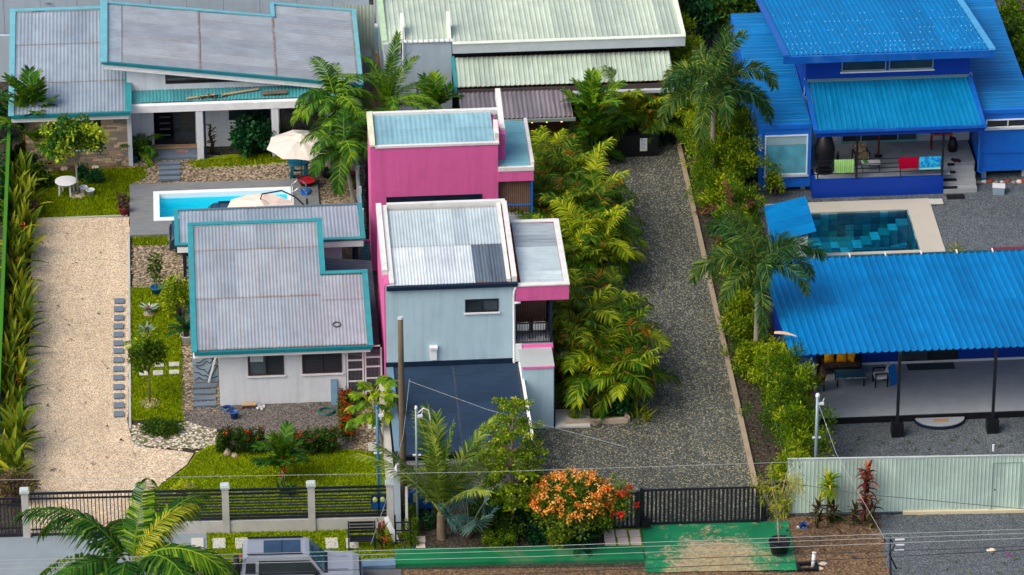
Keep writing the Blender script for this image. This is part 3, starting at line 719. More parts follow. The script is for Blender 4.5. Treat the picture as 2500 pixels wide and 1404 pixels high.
def litter(q):
    n = len(q); a = NR.random(n)*6.28; L = NR.uniform(.06, .2, n); v = np.zeros((n, 4, 3)); dx, dy = np.cos(a)*L, np.sin(a)*L
    v[:, 0, :2] = q; v[:, 1, 0] = q[:, 0]+dx*.5-dy*.25; v[:, 1, 1] = q[:, 1]+dy*.5+dx*.25; v[:, 2, 0] = q[:, 0]+dx; v[:, 2, 1] = q[:, 1]+dy; v[:, 3, 0] = q[:, 0]+dx*.5+dy*.25; v[:, 3, 1] = q[:, 1]+dy*.5-dx*.25
    v[:, :, 2] = .07+NR.uniform(0, .03, (n, 4)); mb = MB(); mb.add(v.reshape(-1, 3), np.arange(4*n).reshape(n, 4), np.repeat(NR.random(n), 4)); return mb
tag(scatter('fallen_leaves', [[(1500, 400), (1650, 395), (1830, 1180), (1500, 1180), (1330, 1060), (1560, 1040)]], .7, litter).build('fallen_leaves', L_BROWN), 'dry leaves scattered over the dark gravel drive', 'leaves', kind='stuff')
tag(scatter('fallen_leaves', [[(1660, 400), (1720, 400), (1960, 1180), (1850, 1180)], [(1880, 1265), (2140, 1262), (2160, 1400), (1950, 1400)]], 6, litter).build('fallen_leaves', L_BROWN), 'dry leaves scattered over the planting strip and brown verge', 'leaves', kind='stuff')
tag(scatter('fallen_leaves', [[(85, 545), (310, 540), (310, 1040), (460, 1110), (350, 1200), (100, 1200), (65, 900)], [(460, 1050), (940, 1000), (940, 1100), (560, 1060)]], .8, litter).build('fallen_leaves', L_BROWN), 'dry leaves scattered over the cream driveway and house gravel', 'leaves', kind='stuff')
def weeds(q):
    mb = MB()
    for x, y in q:
        for k in range(5): blade(mb, (x, y, .0), k*1.3+x, R.uniform(.1, .25), .03, R.uniform(.5, 1.3), .8, R.uniform(.2, .9), 2)
    return mb
tag(scatter('weeds', [[(1720, 560), (1750, 560), (1900, 1180), (1850, 1180)], [(1960, 1080), (2490, 1060), (2490, 1100), (1960, 1110)], [(1500, 1170), (1830, 1165), (1830, 1180), (1500, 1190)], [(2180, 1380), (2500, 1330), (2500, 1400), (2180, 1404)], [(1380, 1050), (1560, 1046), (1560, 1060), (1380, 1064)]], 1.6, weeds).build('weeds', L_BUSH), 'small weeds growing through the gravel edges', 'weeds', kind='stuff')
# ---------------------------------------------------------------- building helpers
def wall_y(y, x0, x1, z0, z1, th=.18, holes=()):
    """wall facing the street (front face at y), with openings (x0, x1, z0, z1)"""
    mb = MB(); zs = sorted({z0, z1, *[h[2] for h in holes], *[h[3] for h in holes]}); zs = [z for z in zs if z0 <= z <= z1]
    for a, b in zip(zs, zs[1:]):
        cut = sorted([(h[0], h[1]) for h in holes if h[2] <= a+1e-6 and h[3] >= b-1e-6]); x = x0
        for c, d in cut+[(x1, x1)]:
            if c-x > 1e-4: mb.bz(x, c, y, y+th, a, b)
            x = max(x, d)
    return mb
def wall_x(x, y0, y1, z0, z1, th=.18): return MB().bz(x, x+th, y0, y1, z0, z1)

def window(parent, x0, x1, z0, z1, y, fm, gm, n=2, fw=.05, deep=.09, name='window', label=None, bars=0):
    mb = MB(); ya, yb = y-.03, y+deep
    mb.bz(x0, x0+fw, ya, yb, z0, z1); mb.bz(x1-fw, x1, ya, yb, z0, z1); mb.bz(x0+fw, x1-fw, ya, yb, z0, z0+fw); mb.bz(x0+fw, x1-fw, ya, yb, z1-fw, z1)
    w = (x1-x0-2*fw)/n
    for i in range(1, n): mb.bz(x0+fw+i*w-fw*.4, x0+fw+i*w+fw*.4, ya+.01, yb, z0+fw, z1-fw)
    f = mb.build(name, fm, parent, label=label)
    if name == 'window': MB().bz(x0-.06, x1+.06, y-.09, y-.0305, z0-.07, z0-.012).build('sill', WTRIM if fm is not WTRIM else GREYTRIM, f)
    gms = gm if isinstance(gm, (list, tuple)) else [gm]*n
    for i in range(n):
        p = MB(); a = x0+fw+i*w+(fw*.4 if i else 0); b = x0+fw+(i+1)*w-(fw*.4 if i < n-1 else 0)
        p.bz(a, b, y+.03+.012*(i % 2), y+.045+.012*(i % 2), z0+fw, z1-fw); p.build('pane', gms[i], f)
        if bars:
            q = MB(); hh = (z1-z0-2*fw)/bars
            for k in range(bars): q.box(((a+b)/2, y+.012+.012*(i % 2), z0+fw+(k+.5)*hh), (b-a, .006, hh*.78))
            q.build('blind', DIM, f)
    return f

def sheets(parent, A, B, C, D, cols, rows, pitch, amp, mat, prof='sine', name='roof_sheet', lift=.016, pick=None, n=4):
    """ribbed metal sheets laid on the quad A B (top edge) C D (foot); ribs run from top to foot"""
    A, B, C, D = [np.array(q, float) for q in (A, B, C, D)]
    N = nrm(np.cross(B-A, D-A)); N = N if N[2] > 0 else -N
    wtop = np.linalg.norm(B-A)
    out = []
    for r in range(rows):
        v0, v1 = r/rows, (r+1)/rows
        ov = .06/np.linalg.norm(D-A) if r else 0
        for c in range(cols):
            u0, u1 = c/cols, (c+1)/cols
            wv = max(1, round((u1-u0)*wtop/pitch))
            if prof == 'sine':
                k = np.arange(wv*n+1); h = np.sin(k/n*2*pi)*amp; t = k/(wv*n)
            else:
                base = [0, .5, .62, .84, .96]; hh = [0, 0, 1, 1, 0]
                t = np.array([(i+b)/wv for i in range(wv) for b in base]+[1.0]); h = np.array([q for i in range(wv) for q in hh]+[0])*amp
            jj = R.uniform(0, .004)
            V = []; U = []
            for v, off in ((v0-ov, 0.0), (v1, lift)):
                a = A+(D-A)*v; b = B+(C-B)*v
                u = u0+(u1-u0)*t
                V.append(a+(b-a)*u[:, None]+N*(h+off+jj)[:, None]); U.append(np.c_[u*wtop, np.full(len(u), 0.0 if off == 0 else 1.0)])
            m = len(t); f = [[i, i+1, m+i+1, m+i] for i in range(m-1)]
            mb = MB(); mb.add(np.vstack(V), np.array(f), uv=np.vstack(U))
            mm = mat if pick is None else pick(r, c)
            out.append(mb.build(name, mm, parent, prof == 'sine'))
    return out

def trim(parent, pts, w, h, mat, name='roof_trim', dz=.03, close=False):
    mb = MB(); P = [np.array(p, float)+np.array([0, 0, dz]) for p in pts]
    if close: P = P+[P[0]]
    for i, (a, b) in enumerate(zip(P, P[1:])):
        d = nrm(b-a); mb.beam(a-d*w*.45, b+d*w*.45, w, h*(1+.03*(i % 3)))
    return mb.build(name, mat, parent)

# ================================================================ small white house in front (grey roof with teal trim)
ha = thing('small_house', 'small white house with rusting grey roof edged in teal behind the front lawn', 'house', (-10.3, -9.4, 0))
XA0, XA1, YF, YB, XN, YN = -13.9, -6.6, -9.95, -1.45, -8.38, -5.1
zr = lambda y: 2.95+(y-YF)*.1686
wn_ = [(-11.7, -10.2, 1.42, 2.5), (-9.44, -7.78, 1.42, 2.5)]
wall_y(-9.44, -12.9, -7.62, 0, 2.86, .2, wn_).build('wall', WHITE, ha)
mb = MB(); mb.hexa([(-12.9, -9.24, 0), (-12.7, -9.24, 0), (-12.7, -1.9, 0), (-12.9, -1.9, 0)], [(-12.9, -9.24, 2.9), (-12.7, -9.24, 2.9), (-12.7, -1.9, 4.2), (-12.9, -1.9, 4.2)])
mb.bz(-12.7, -8.5, -1.95, -1.75, 0, 4.15); mb.hexa([(-7.8, -9.24, 0), (-7.62, -9.24, 0), (-7.62, -5.2, 0), (-7.8, -5.2, 0)], [(-7.8, -9.24, 2.9), (-7.62, -9.24, 2.9), (-7.62, -5.2, 3.6), (-7.8, -5.2, 3.6)]); mb.bz(-8.7, -7.62, -5.2, -5.02, 0, 3.6); mb.bz(-8.68, -8.5, -5.02, -1.95, 0, 3.6)
mb.build('wall', WHITE, ha)
MB().bz(-12.6, -7.9, -7.5, -7.3, .1, 2.7).build('inner_wall', DIM, ha)
mb = MB(); mb.slab([(XA0+.06, YF+.05, 2.86), (XA1-.05, YF+.05, 2.86), (XA1-.05, YN-.05, zr(YN)-.1), (XA0+.06, YN-.05, zr(YN)-.1)], .07); mb.slab([(XA0+.06, YN-.05, zr(YN)-.1), (XN-.05, YN-.05, zr(YN)-.1), (XN-.05, YB-.05, zr(YB)-.1), (XA0+.06, YB-.05, zr(YB)-.1)], .07)
mb.build('soffit', WTRIM, ha)
BRNF = paint('brown_window_frame', srgb(62, 48, 44), .5, .4, .15, 3, .1)
window(ha, -11.7, -10.2, 1.42, 2.5, -9.44, BRNF, [GLASSG, GLASS], 2, label='dark brown sliding window with half drawn blind')
mb = MB(); mb.bz(-11.6, -11.05, -9.425, -9.415, 2.05, 2.42); mb.build('blind', paint('pale_blind', srgb(170, 178, 180), .8, .2), ha)
window(ha, -9.44, -7.78, 1.42, 2.5, -9.44, BRNF, [GLASSG, GLASSG], 2, bars=9, label='dark brown sliding window with closed slat blind')
y2 = -4.35; y1 = -7.1
def lapY(a, b, x0, x1, cols, **k): sheets(ha, (x0, b, zr(b)), (x1, b, zr(b)), (x1, a, zr(a)), (x0, a, zr(a)), cols, 1, .15, .017, TANROOF, **k)
E0 = .1
lapY(-3.25, YB-E0, XA0+.13, XN-.12, 6); lapY(-6.55, -3.2, XA0+.13, XN-.12, 6); lapY(YF+.03, -6.5, XA0+.13, XN-.12, 6)
lapY(-6.9, YN-E0, XN-.12, XA1-.13, 2); lapY(YF+.03, -6.85, XN-.12, XA1-.13, 2)
P_ = lambda x, y, o=0: (x, y, zr(y)+o)
trim(ha, [P_(XA0, YF), P_(XA0, YB), P_(XN, YB), P_(XN, YN), P_(XA1, YN), P_(XA1, YF)], .24, .05, TEAL, dz=.05)
mb = MB(); mb.beam((XA0, YF-.06, 2.88), (XA1+.08, YF-.06, 2.88), .13, .15); mb.build('gutter', TEALD, ha)
mb = MB(); mb.bz(XA0, XA1, YF-.0, YF+.05, 2.62, 2.8); mb.bz(XA0-.05, XA0, YF, YB, 2.6, 2.62); mb.build('fascia', WTRIM, ha)
# wire gate between the houses
g = thing('wire_gate', 'white framed wire mesh gate between small house and pale blue house', 'gate', (-6.9, -9.4, 0))
mb = MB()
for x in (-7.56, -6.9, -6.8, -6.14): mb.bz(x-.035, x+.035, -9.44, -9.38, .3, 2.5)
for z in (.33, .95, 1.5, 1.95, 2.47): mb.bz(-7.52, -6.93, -9.435, -9.385, z-.03, z+.03); mb.bz(-6.77, -6.17, -9.435, -9.385, z-.03+.12, z+.03+.12)
mb.build('frame', PLASTW, g)
mb = MB()
for i in range(24):
    x = -7.5+i*.056
    if -6.94 < x < -6.77: continue
    mb.bz(x-.005, x+.005, -9.416, -9.406, .3, 2.5)
for i in range(36): mb.bz(-7.52, -6.17, -9.405, -9.397, .32+i*.06, .328+i*.06)
mb.build('wire_mesh', paint('grey_wire', srgb(120, 124, 130), .5, .4, .1, 3, 0), g)
MB().bz(-7.6, -6.1, -8.7, -8.6, 0, 2.2).build('screen', DARK, g)
# ornamental ironwork screen left of the small house
g = thing('ornamental_screen', 'pale screen with wavy black iron branches beside the small house', 'screen', (-13.5, -7.4, 0))
MB().bz(-14.0, -12.93, -7.4, -7.33, 0, 2.1).build('panel', paint('screen_panel', srgb(150, 168, 182), .6, .3, .1, 2, .1), g)
mb = MB(); rr = random.Random(3)
for k in range(7):
    x = -13.95+rr.random()*.15; z = .15+k*.24; P = [(x+i*.16, -7.42, z+.12*sin(i*1.1+k)+rr.uniform(-.05, .05)+(.1*i*rr.uniform(-.3, .5))) for i in range(7)]
    mb.tube(P, .018, 4)
mb.build('ironwork', BLACK, g)
tag(MB().beam((-13.35, -7.55, .1), (-13.0, -7.5, 1.35), .1, .06).build('white_rail', PLASTW), 'white rail leaning on the ornamental iron screen', 'rail')

# carport roof behind the small house
hb = thing('carport', 'grey roofed carport with teal trim behind the small white house', 'carport', (-10.4, 1.2, 0))
zq = lambda y: 3.0-(y+.65)*.081
X0, X1, Y0, Y1 = -14.5, -6.47, -.62, 3.1
sheets(hb, (X0+.12, Y0, zq(Y0)), (X1-.12, Y0, zq(Y0)), (X1-.12, Y1, zq(Y1)), (X0+.12, Y1, zq(Y1)), 8, 1, .15, .017, GREYROOF)
trim(hb, [(X0, Y1, zq(Y1)), (X0, Y0, zq(Y0)), (X1, Y0, zq(Y0)), (X1, Y1, zq(Y1))], .2, .05, TEAL, dz=.05)
MB().beam((X0, Y1+.05, zq(Y1)), (X1, Y1+.05, zq(Y1)), .12, .13).build('gutter', paint('grey_gutter', srgb(78, 108, 122), .5, .4), hb)
mb = MB(); mb.bz(X0, X1, Y0-.05, Y0, zq(Y0)-.34, zq(Y0)-.07); mb.build('fascia', WTRIM, hb)
mb = MB()
for x in (X0+.3, -8.3, X1-.3):
    for y in (Y0+.15, Y1-.3): mb.bz(x-.07, x+.07, y-.07, y+.07, 0, zq(y)-.08)
mb.build('post', NAVY, hb)
MB().bz(-8.6, -7.4, -.3, -.15, 1.2, 2.75).build('wall', WHITE, hb)
# charcoal roof over the passage
hd = thing('passage_roof', 'charcoal ribbed roof over the passage between small house and pink walled house', 'roof', (-7.2, -5, 0))
sheets(hd, (-8.3, -9.0, 2.2), (-8.3, -.9, 2.3), (-6.15, -.9, 2.05), (-6.15, -9.0, 1.95), 9, 1, .15, .017, BLACKROOF)
mb = MB()
for y in (-9.0, -6, -3, -1): mb.bz(-6.25, -6.17, y-.04, y+.04, 0, 1.94); mb.beam((-8.3, y, 2.12), (-6.15, y, 1.9), .06, .1)
mb.build('frame', GALV, hd)

# ================================================================ tall front house (pale blue front, pink side)
hp = thing('tall_house', 'two storey pale blue house with pink side wall and white zinc roof', 'house', (-3.3, -10.6, 0))
XL, XR, YF, YB = -6.02, -.6, -10.62, -4.35
zp = lambda y: 6.06+(y-YF)*.055
wall_y(YF, XL+.06, XR, 0, 6.0, .18, [(-2.69, -1.31, 4.7, 5.3)]).build('wall', PALE, hp)
mb = MB(); mb.bz(XL, XL+.2, YF+.0, YB, 0, 6.05) if False else mb.hexa([(XL, YF+.18, 0), (XL+.2, YF+.18, 0), (XL+.2, YB, 0), (XL, YB, 0)], [(XL, YF+.18, 6.06), (XL+.2, YF+.18, 6.06), (XL+.2, YB, 6.45), (XL, YB, 6.45)])
mb.bz(XL, XL+.058, YF, YF+.178, 0, 6.05); mb.bz(XL+.2, XR, YB-.1, YB-.02, 0, 6.25); mb.bz(XR-.18, XR, YF+.18, YB-.18, 0, 6.0)
mb.build('wall', PINK, hp)
window(hp, -2.69, -1.31, 4.7, 5.3, YF, paint('black_window_frame', srgb(34, 36, 40), .4, .4), [GLASS, GLASSG], 2)
PALEZ = roofing('bleached_zinc', srgb(192, 202, 206), .15, .3, mid=srgb(128, 140, 150)); STAINZ = roofing('stained_zinc', srgb(150, 162, 168), .2, .8, mid=srgb(70, 82, 94))
def pickB(r, c): return WHITEROOF if r == 0 else PALEZ if c < 5 else DARKSHEET
sheets(hp, (XL+.42, YB-.25, zp(YB)), (XR-.32, YB-.25, zp(YB)), (XR-.32, YF-.02, zp(YF)), (XL+.42, YF-.02, zp(YF)), 7, 2, .13, .016, WHITEROOF, pick=pickB)
mb = MB(); zz = lambda y: zp(y)+.22
mb.hexa([(XL-.03, YF+.9, zp(YF+.9)-.1), (XL+.2, YF+.9, zp(YF+.9)-.1), (XL+.2, YB+.05, zp(YB)-.1), (XL-.03, YB+.05, zp(YB)-.1)], [(XL-.03, YF+.9, zz(YF+.9)), (XL+.2, YF+.9, zz(YF+.9)), (XL+.2, YB+.05, zz(YB)), (XL-.03, YB+.05, zz(YB))])
mb.hexa([(XL+.22, YF+.03, zp(YF)-.1), (XL+.42, YF+.03, zp(YF)-.1), (XL+.42, YB, zp(YB)-.1), (XL+.22, YB, zp(YB)-.1)], [(XL+.22, YF+.03, zz(YF)-.08), (XL+.42, YF+.03, zz(YF)-.08), (XL+.42, YB, zz(YB)-.08), (XL+.22, YB, zz(YB)-.08)])
mb.hexa([(XL+.42, YB-.12, zp(YB)-.1), (XR, YB-.12, zp(YB)-.1), (XR, YB+.06, zp(YB)-.1), (XL+.42, YB+.06, zp(YB)-.1)], [(XL+.42, YB-.12, zz(YB)), (XR, YB-.12, zz(YB)), (XR, YB+.06, zz(YB)), (XL+.42, YB+.06, zz(YB))])
mb.hexa([(XR-.14, YF+.03, zp(YF)-.1), (XR+.06, YF+.03, zp(YF)-.1), (XR+.06, YB-.12, zp(YB)-.1), (XR-.14, YB-.12, zp(YB)-.1)], [(XR-.14, YF+.03, zz(YF)), (XR+.06, YF+.03, zz(YF)), (XR+.06, YB-.12, zz(YB)), (XR-.14, YB-.12, zz(YB))])
mb.hexa([(XR-.36, YF+.03, zp(YF)-.1), (XR-.2, YF+.03, zp(YF)-.1), (XR-.2, YB-.12, zp(YB)-.1), (XR-.36, YB-.12, zp(YB)-.1)], [(XR-.36, YF+.03, zz(YF)-.1), (XR-.2, YF+.03, zz(YF)-.1), (XR-.2, YB-.12, zz(YB)-.1), (XR-.36, YB-.12, zz(YB)-.1)])
mb.build('parapet', PARAP, hp)
MB().beam((XL+.1, YF-.09, 5.98), (XR+.08, YF-.09, 5.98), .16, .16).build('gutter', TEALD if False else NAVY, hp)
mb = MB(); mb.tube([(XR+.02, YF-.1, 5.9), (XR-.05, YF-.08, 5.7), (XR-.08, YF-.07, 5.45), (XR-.08, YF-.07, 2.3), (XR+.02, YF-.25, 2.1), (XR+.12, YF-.35, 2.02)], .05, 8); mb.tube([(XR-.1, YF-.07, 5.1), (XR+.2, YF-.07, 5.1)], .06, 8); mb.build('downpipe', WTRIM, hp, True)
mb = MB(); mb.bz(-4.15, -3.88, YF-.12, YF-.0, 2.55, 3.1); mb.box((-4.015, YF-.1, 3.14), (.34, .2, .1)); mb.build('vent_box', WTRIM, hp)
MB().bz(-.62, -.36, YF-.14, YF-.0, 2.35, 3.15).build('meter_box', WTRIM, hp)
MB().bz(XL+.02, XR, YF-.06, YF-.0, 2.1, 2.46).build('flashing', NAVY, hp)
# side balconies
mb = MB(); mb.bz(XR+.0, 1.6, YF-.12, YF+.1, 5.2, 5.88); mb.bz(1.42, 1.6, YF+.1, -4.95, 5.2, 5.88); mb.bz(XR+.0, 1.42, -5.13, -4.95, 5.2, 5.88); mb.build('balcony_parapet', PINK, hp)
mb = MB(); mb.bz(XR+.0, 1.63, YF-.15, YF+.12, 5.88, 5.93); mb.bz(1.4, 1.63, YF+.12, -4.93, 5.88, 5.93); mb.bz(XR, 1.4, -5.15, -4.93, 5.88, 5.93); mb.build('parapet_cap', PARAP, hp)
sheets(hp, (1.4, YF+.14, 5.84), (1.4, -5.15, 5.84), (XR+.22, -5.15, 5.86), (XR+.22, YF+.14, 5.86), 5, 1, .13, .012, WHITEROOF, pick=lambda r, c: STAINZ if c in (3, 4) else WHITEROOF)
MB().hexa([(XR+.07, YF+.14, 5.74), (XR+.24, YF+.14, 5.74), (XR+.24, -5.2, 5.74), (XR+.07, -5.2, 5.74)], [(XR+.07, YF+.14, 5.8), (XR+.24, YF+.14, 5.8), (XR+.24, -5.2, 5.8), (XR+.07, -5.2, 5.8)]).build('rusty_flashing', paint('rust', srgb(116, 48, 30), .85, .2, .3, 4, .2), hp)
mb = MB(); mb.bz(XR, .95, YF-.1, -5.2, 2.85, 3.12); mb.build('balcony_floor', PINKTRIM, hp)
mb = MB(); mb.bz(XR, .93, YF-.08, -5.2, 3.121, 3.14); mb.build('balcony_tiles', TILEG, hp)
for i in range(14):
    mb = MB(); mb.bz(XR+.06+i*.097, XR+.06+i*.097+.078, -8.92, -8.88, 3.14, 5.2); mb.build('slat', WOODM, hp)
MB().bz(XR, .9, -8.87, -8.8, 3.14, 5.2).build('slat_backing', DARK, hp)
mb = MB(); mb.bz(.82, .92, YF-.02, YF+.1, 3.14, 5.2); mb.bz(.84, .9, YF+.1, -8.9, 3.14, 4.1); mb.build('corner_post', NAVY, hp)
MB().bz(XR, .88, YF-.08, YF-.03, 4.08, 4.13).build('railing', BLACK, hp); MB().bz(XR, .88, YF-.07, YF-.04, 3.2, 3.23).build('railing', BLACK, hp)
for i in range(13):
    MB().bz(XR+.04+i*.11, XR+.06+i*.11, YF-.065, YF-.045, 3.23, 4.08).build('baluster', BLACK, hp)
mb = MB(); mb.bz(-.45, .85, -12.3, YF-.02, 0, 2.93); mb.build('lower_wall', PALE, hp)
MB().bz(-.5, .88, -12.33, YF-.1, 2.931, 2.96).build('lower_roof', paint('lower_slab', srgb(164, 172, 172), .7, .25, .1, 1, .2), hp)
MB().bz(.851, .9, -12.32, YF, 0, 2.93).build('side_strip', NAVY, hp)
MB().bz(-.46, .86, -12.35, -12.33, 2.88, 2.97).build('pink_edge', PINKTRIM, hp)
mb = MB(); mb.bz(.78, .95, -10.7, -10.5, 2.0, 2.85); mb.build('bracket', PINKTRIM, hp)
# low carport roof in front
hc = thing('front_carport', 'dark blue ribbed carport roof against the pale blue front wall', 'carport', (-3.2, -14, 0))
sheets(hc, (-.52, -10.75, 2.28), (-.52, -17.35, 2.12), (-5.98, -17.6, 2.08), (-5.98, -10.7, 2.24), 9, 2, .11, .012, DARKROOF, lift=.008)
mb = MB(); mb.bz(-6.0, -5.7, -17.6, -10.75, 2.26, 2.31); mb.build('edge_trim', paint('pale_blue_trim', srgb(96, 128, 146), .5, .4, .1, 2, .2), hc)
mb = MB(); mb.beam((-.45, -10.9, 2.36), (-.36, -17.3, 2.2), .12, .1); mb.build('edge_cap', WTRIM, hc)
mb = MB(); mb.bz(-6.0, -.3, -17.75, -17.62, 1.9, 2.1); mb.build('gutter', BLACK, hc)
mb = MB(); mb.bz(-5.9, -.4, -17.5, -17.3, 1.55, 1.88); mb.build('beam', WTRIM, hc)
mb = MB(); [mb.bz(x-.1, x+.1, -17.5, -17.3, 0, 1.55) for x in (-5.8, -.5)]; mb.build('post', WTRIM, hc)
tag(MB().hexa([(-6.3, -19.2, 0), (-6.05, -19.2, 0), (-6.05, -10.8, 0), (-6.3, -10.8, 0)], [(-6.3, -19.2, 1.6), (-6.05, -19.2, 1.6), (-6.05, -10.8, 1.9), (-6.3, -10.8, 1.9)]).build('boundary_wall', CONC), 'grey boundary wall between the front lawn and the dark carport', 'wall')
sheet('carport_floor', [(-6.0, -17.5), (-.5, -17.5), (-.5, -10.7), (-6, -10.7)], CONC, False, .06)

# ================================================================ pink house behind
hk = thing('pink_house', 'pink two storey house with aqua roof inside white parapets', 'house', (-3.2, 2, 0))
wall_y(2.0, -6.0, -.45, 0, 6.02, .18, [(-5.34, -1.16, 2.95, 3.62)]).build('wall', PINK, hk)
mb = MB(); mb.bz(-6.0, -5.82, 2.18, 4.9, 0, 6.1); mb.bz(-5.82, -.45, 4.72, 4.9, 0, 6.1); mb.bz(-.63, -.45, 2.18, 4.72, 0, 6.0); mb.bz(-.45, -.1, 2.6, 3.9, 4.9, 6.2); mb.build('wall', PINK, hk)
f = window(hk, -5.34, -1.16, 2.95, 3.62, 2.0, NAVY, GLASS, 2, .04)
mb = MB(); [mb.bz(-5.3, -1.2, 2.0, 2.02, 3.0+i*.09, 3.05+i*.09) for i in range(6)]; mb.build('louvre', NAVY, f)
sheets(hk, (-5.75, 4.75, 6.22), (-.6, 4.75, 6.22), (-.6, 2.15, 6.05), (-5.75, 2.15, 6.05), 6, 2, .2, .012, AQUAROOF, lift=.01)
mb = MB(); mb.bz(-6.03, -5.78, 1.97, 4.93, 6.021, 6.3) if False else mb.hexa([(-6.03, 1.97, 6.101), (-5.78, 1.97, 6.101), (-5.78, 4.93, 6.101), (-6.03, 4.93, 6.101)], [(-6.03, 1.97, 6.2), (-5.78, 1.97, 6.2), (-5.78, 4.93, 6.36), (-6.03, 4.93, 6.36)])
mb.build('parapet', paint('pale_yellow_parapet', srgb(204, 208, 176), .6, .3, .12, 2, .4), hk)
mb = MB(); mb.bz(-5.78, -.4, 1.96, 2.12, 6.021, 6.12); mb.bz(-5.78, -.1, 4.74, 4.94, 6.101, 6.34); mb.hexa([(-.58, 2.12, 6.03), (-.4, 2.12, 6.03), (-.4, 3.2, 6.03), (-.58, 3.2, 6.03)], [(-.58, 2.12, 6.5), (-.4, 2.12, 6.5), (-.4, 3.2, 6.62), (-.58, 3.2, 6.62)]); mb.hexa([(-.3, 3.0, 6.2), (-.08, 3.0, 6.2), (-.08, 6.0, 6.3), (-.3, 6.0, 6.3)], [(-.3, 3.0, 6.3), (-.08, 3.0, 6.3), (-.08, 6.0, 6.75), (-.3, 6.0, 6.75)]); mb.build('parapet_cap', PARAP, hk)
sheets(hk, (.98, 2.1, 4.82), (.98, 6.4, 4.9), (-.4, 6.4, 4.98), (-.4, 2.1, 4.9), 4, 1, .15, .014, AQUAROOF2)
mb = MB(); mb.bz(-.45, 1.1, 1.96, 2.1, 4.2, 4.7); mb.bz(.98, 1.1, 2.1, 6.4, 4.3, 4.85); mb.build('balcony_fascia', PINK, hk)
mb = MB(); mb.bz(-.45, 1.12, 1.94, 2.09, 4.7, 4.88); mb.bz(.99, 1.13, 2.1, 6.4, 4.851, 5.05); mb.build('fascia_cap', PARAP, hk)
mb = MB(); mb.bz(-.42, 1.05, 1.97, 6.2, 2.3, 2.5); mb.build('balcony_floor', TILEG, hk)
for i in range(16): MB().bz(-.42+i*.088, -.42+i*.088+.07, 2.3, 2.34, 2.5, 4.4).build('slat', WOODM, hk)
MB().bz(-.42, 1.0, 2.35, 2.4, 2.5, 4.4).build('slat_backing', DARK, hk)
mb = MB(); mb.bz(.98, 1.06, 2.0, 2.08, 2.5, 4.3); mb.bz(-.42, 1.02, 1.99, 2.02, 3.0, 3.04); mb.build('balcony_rail', MBLUE, hk)
for i in range(9): MB().bz(-.36+i*.16, -.34+i*.16, 1.995, 2.015, 2.5, 3.0).build('baluster', BLACK, hk)

# ================================================================ long white house at the back left
hl = thing('long_house', 'long white house with tilted rusty roof and teal trim behind the left pool', 'house', (-13.5, 14.5, 0))
# left wing
XL, XR, YF, YB = -21.85, -16.55, 12.5, 20.8
zc = lambda y: 3.0+(y-YF)*.157
c1 = [(YB-.1, 18.0), (18.05, 14.95), (15.0, YF+.02)]
for a, b in c1: sheets(hl, (XL+.13, a, zc(a)), (XR-.15, a, zc(a)), (XR-.15, b, zc(b)), (XL+.13, b, zc(b)), 6, 1, .16, .018, GREYROOF)
trim(hl, [(XL, YF, zc(YF)), (XL, YB, zc(YB)), (XR, YB, zc(YB))], .26, .05, AQUA, dz=.06); trim(hl, [(XR, YB, zc(YB)), (XR, YF, zc(YF))], .3, .05, TEAL, dz=.07)
MB().beam((XL, YF-.07, 2.96), (XR+.1, YF-.07, 2.96), .14, .16).build('gutter', TEALD, hl)
MB().bz(XL, XR, YF, YF+.05, 2.64, 2.86).build('fascia', WTRIM, hl)
mb = MB(); mb.slab([(XL, YF+.05, 2.84), (XR, YF+.05, 2.84), (XR, 13.1, 2.84), (XL, 13.1, 2.84)], .05); mb.build('soffit', WTRIM, hl)
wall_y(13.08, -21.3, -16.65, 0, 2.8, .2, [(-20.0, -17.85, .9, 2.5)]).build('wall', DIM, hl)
window(hl, -20.0, -17.85, .9, 2.5, 13.06, CHAR, GLASS, 3)
rr = random.Random(5); SM = [paint('ledger_stone_%s' % n, srgb(*c), .85, .2, .2, 5, .3, bump=.6, fine=25) for n, c in (('tan', (168, 146, 120)), ('grey', (140, 128, 114)), ('buff', (190, 168, 140)))]
zb = 0.0
while zb < 2.78:
    hgt = rr.uniform(.1, .16); x = -21.3
    while x < -16.66:
        w = min(rr.uniform(.3, .75), -16.655-x); x1 = x+w
        if w > .05 and not (zb+hgt > .88 and zb < 2.52 and x1 > -20.02 and x < -17.83):
            d = rr.uniform(.03, .09); mb = MB(); mb.bz(x+.006, x1-.006, 13.08-d, 13.078, zb+.006, min(2.79, zb+hgt-.006)); mb.build('stone', rr.choice(SM), hl)
        elif w > .05:
            for a, b in ((x, -20.02), (-17.83, x1)):
                if b-a > .08 and x < -20.02 and a == x or b-a > .08 and b == x1 and x1 > -17.83:
                    a2 = max(a, x); b2 = min(b, x1)
                    if b2-a2 > .08: MB().bz(a2+.005, b2-.006, 13.02, 13.078, zb+.006, min(2.79, zb+hgt-.006)).build('stone', rr.choice(SM), hl)
        x = x1
    zb += hgt
MB().bz(-16.65, -16.45, 12.95, 14.6, 0, 2.95).build('wall', WHITE, hl)
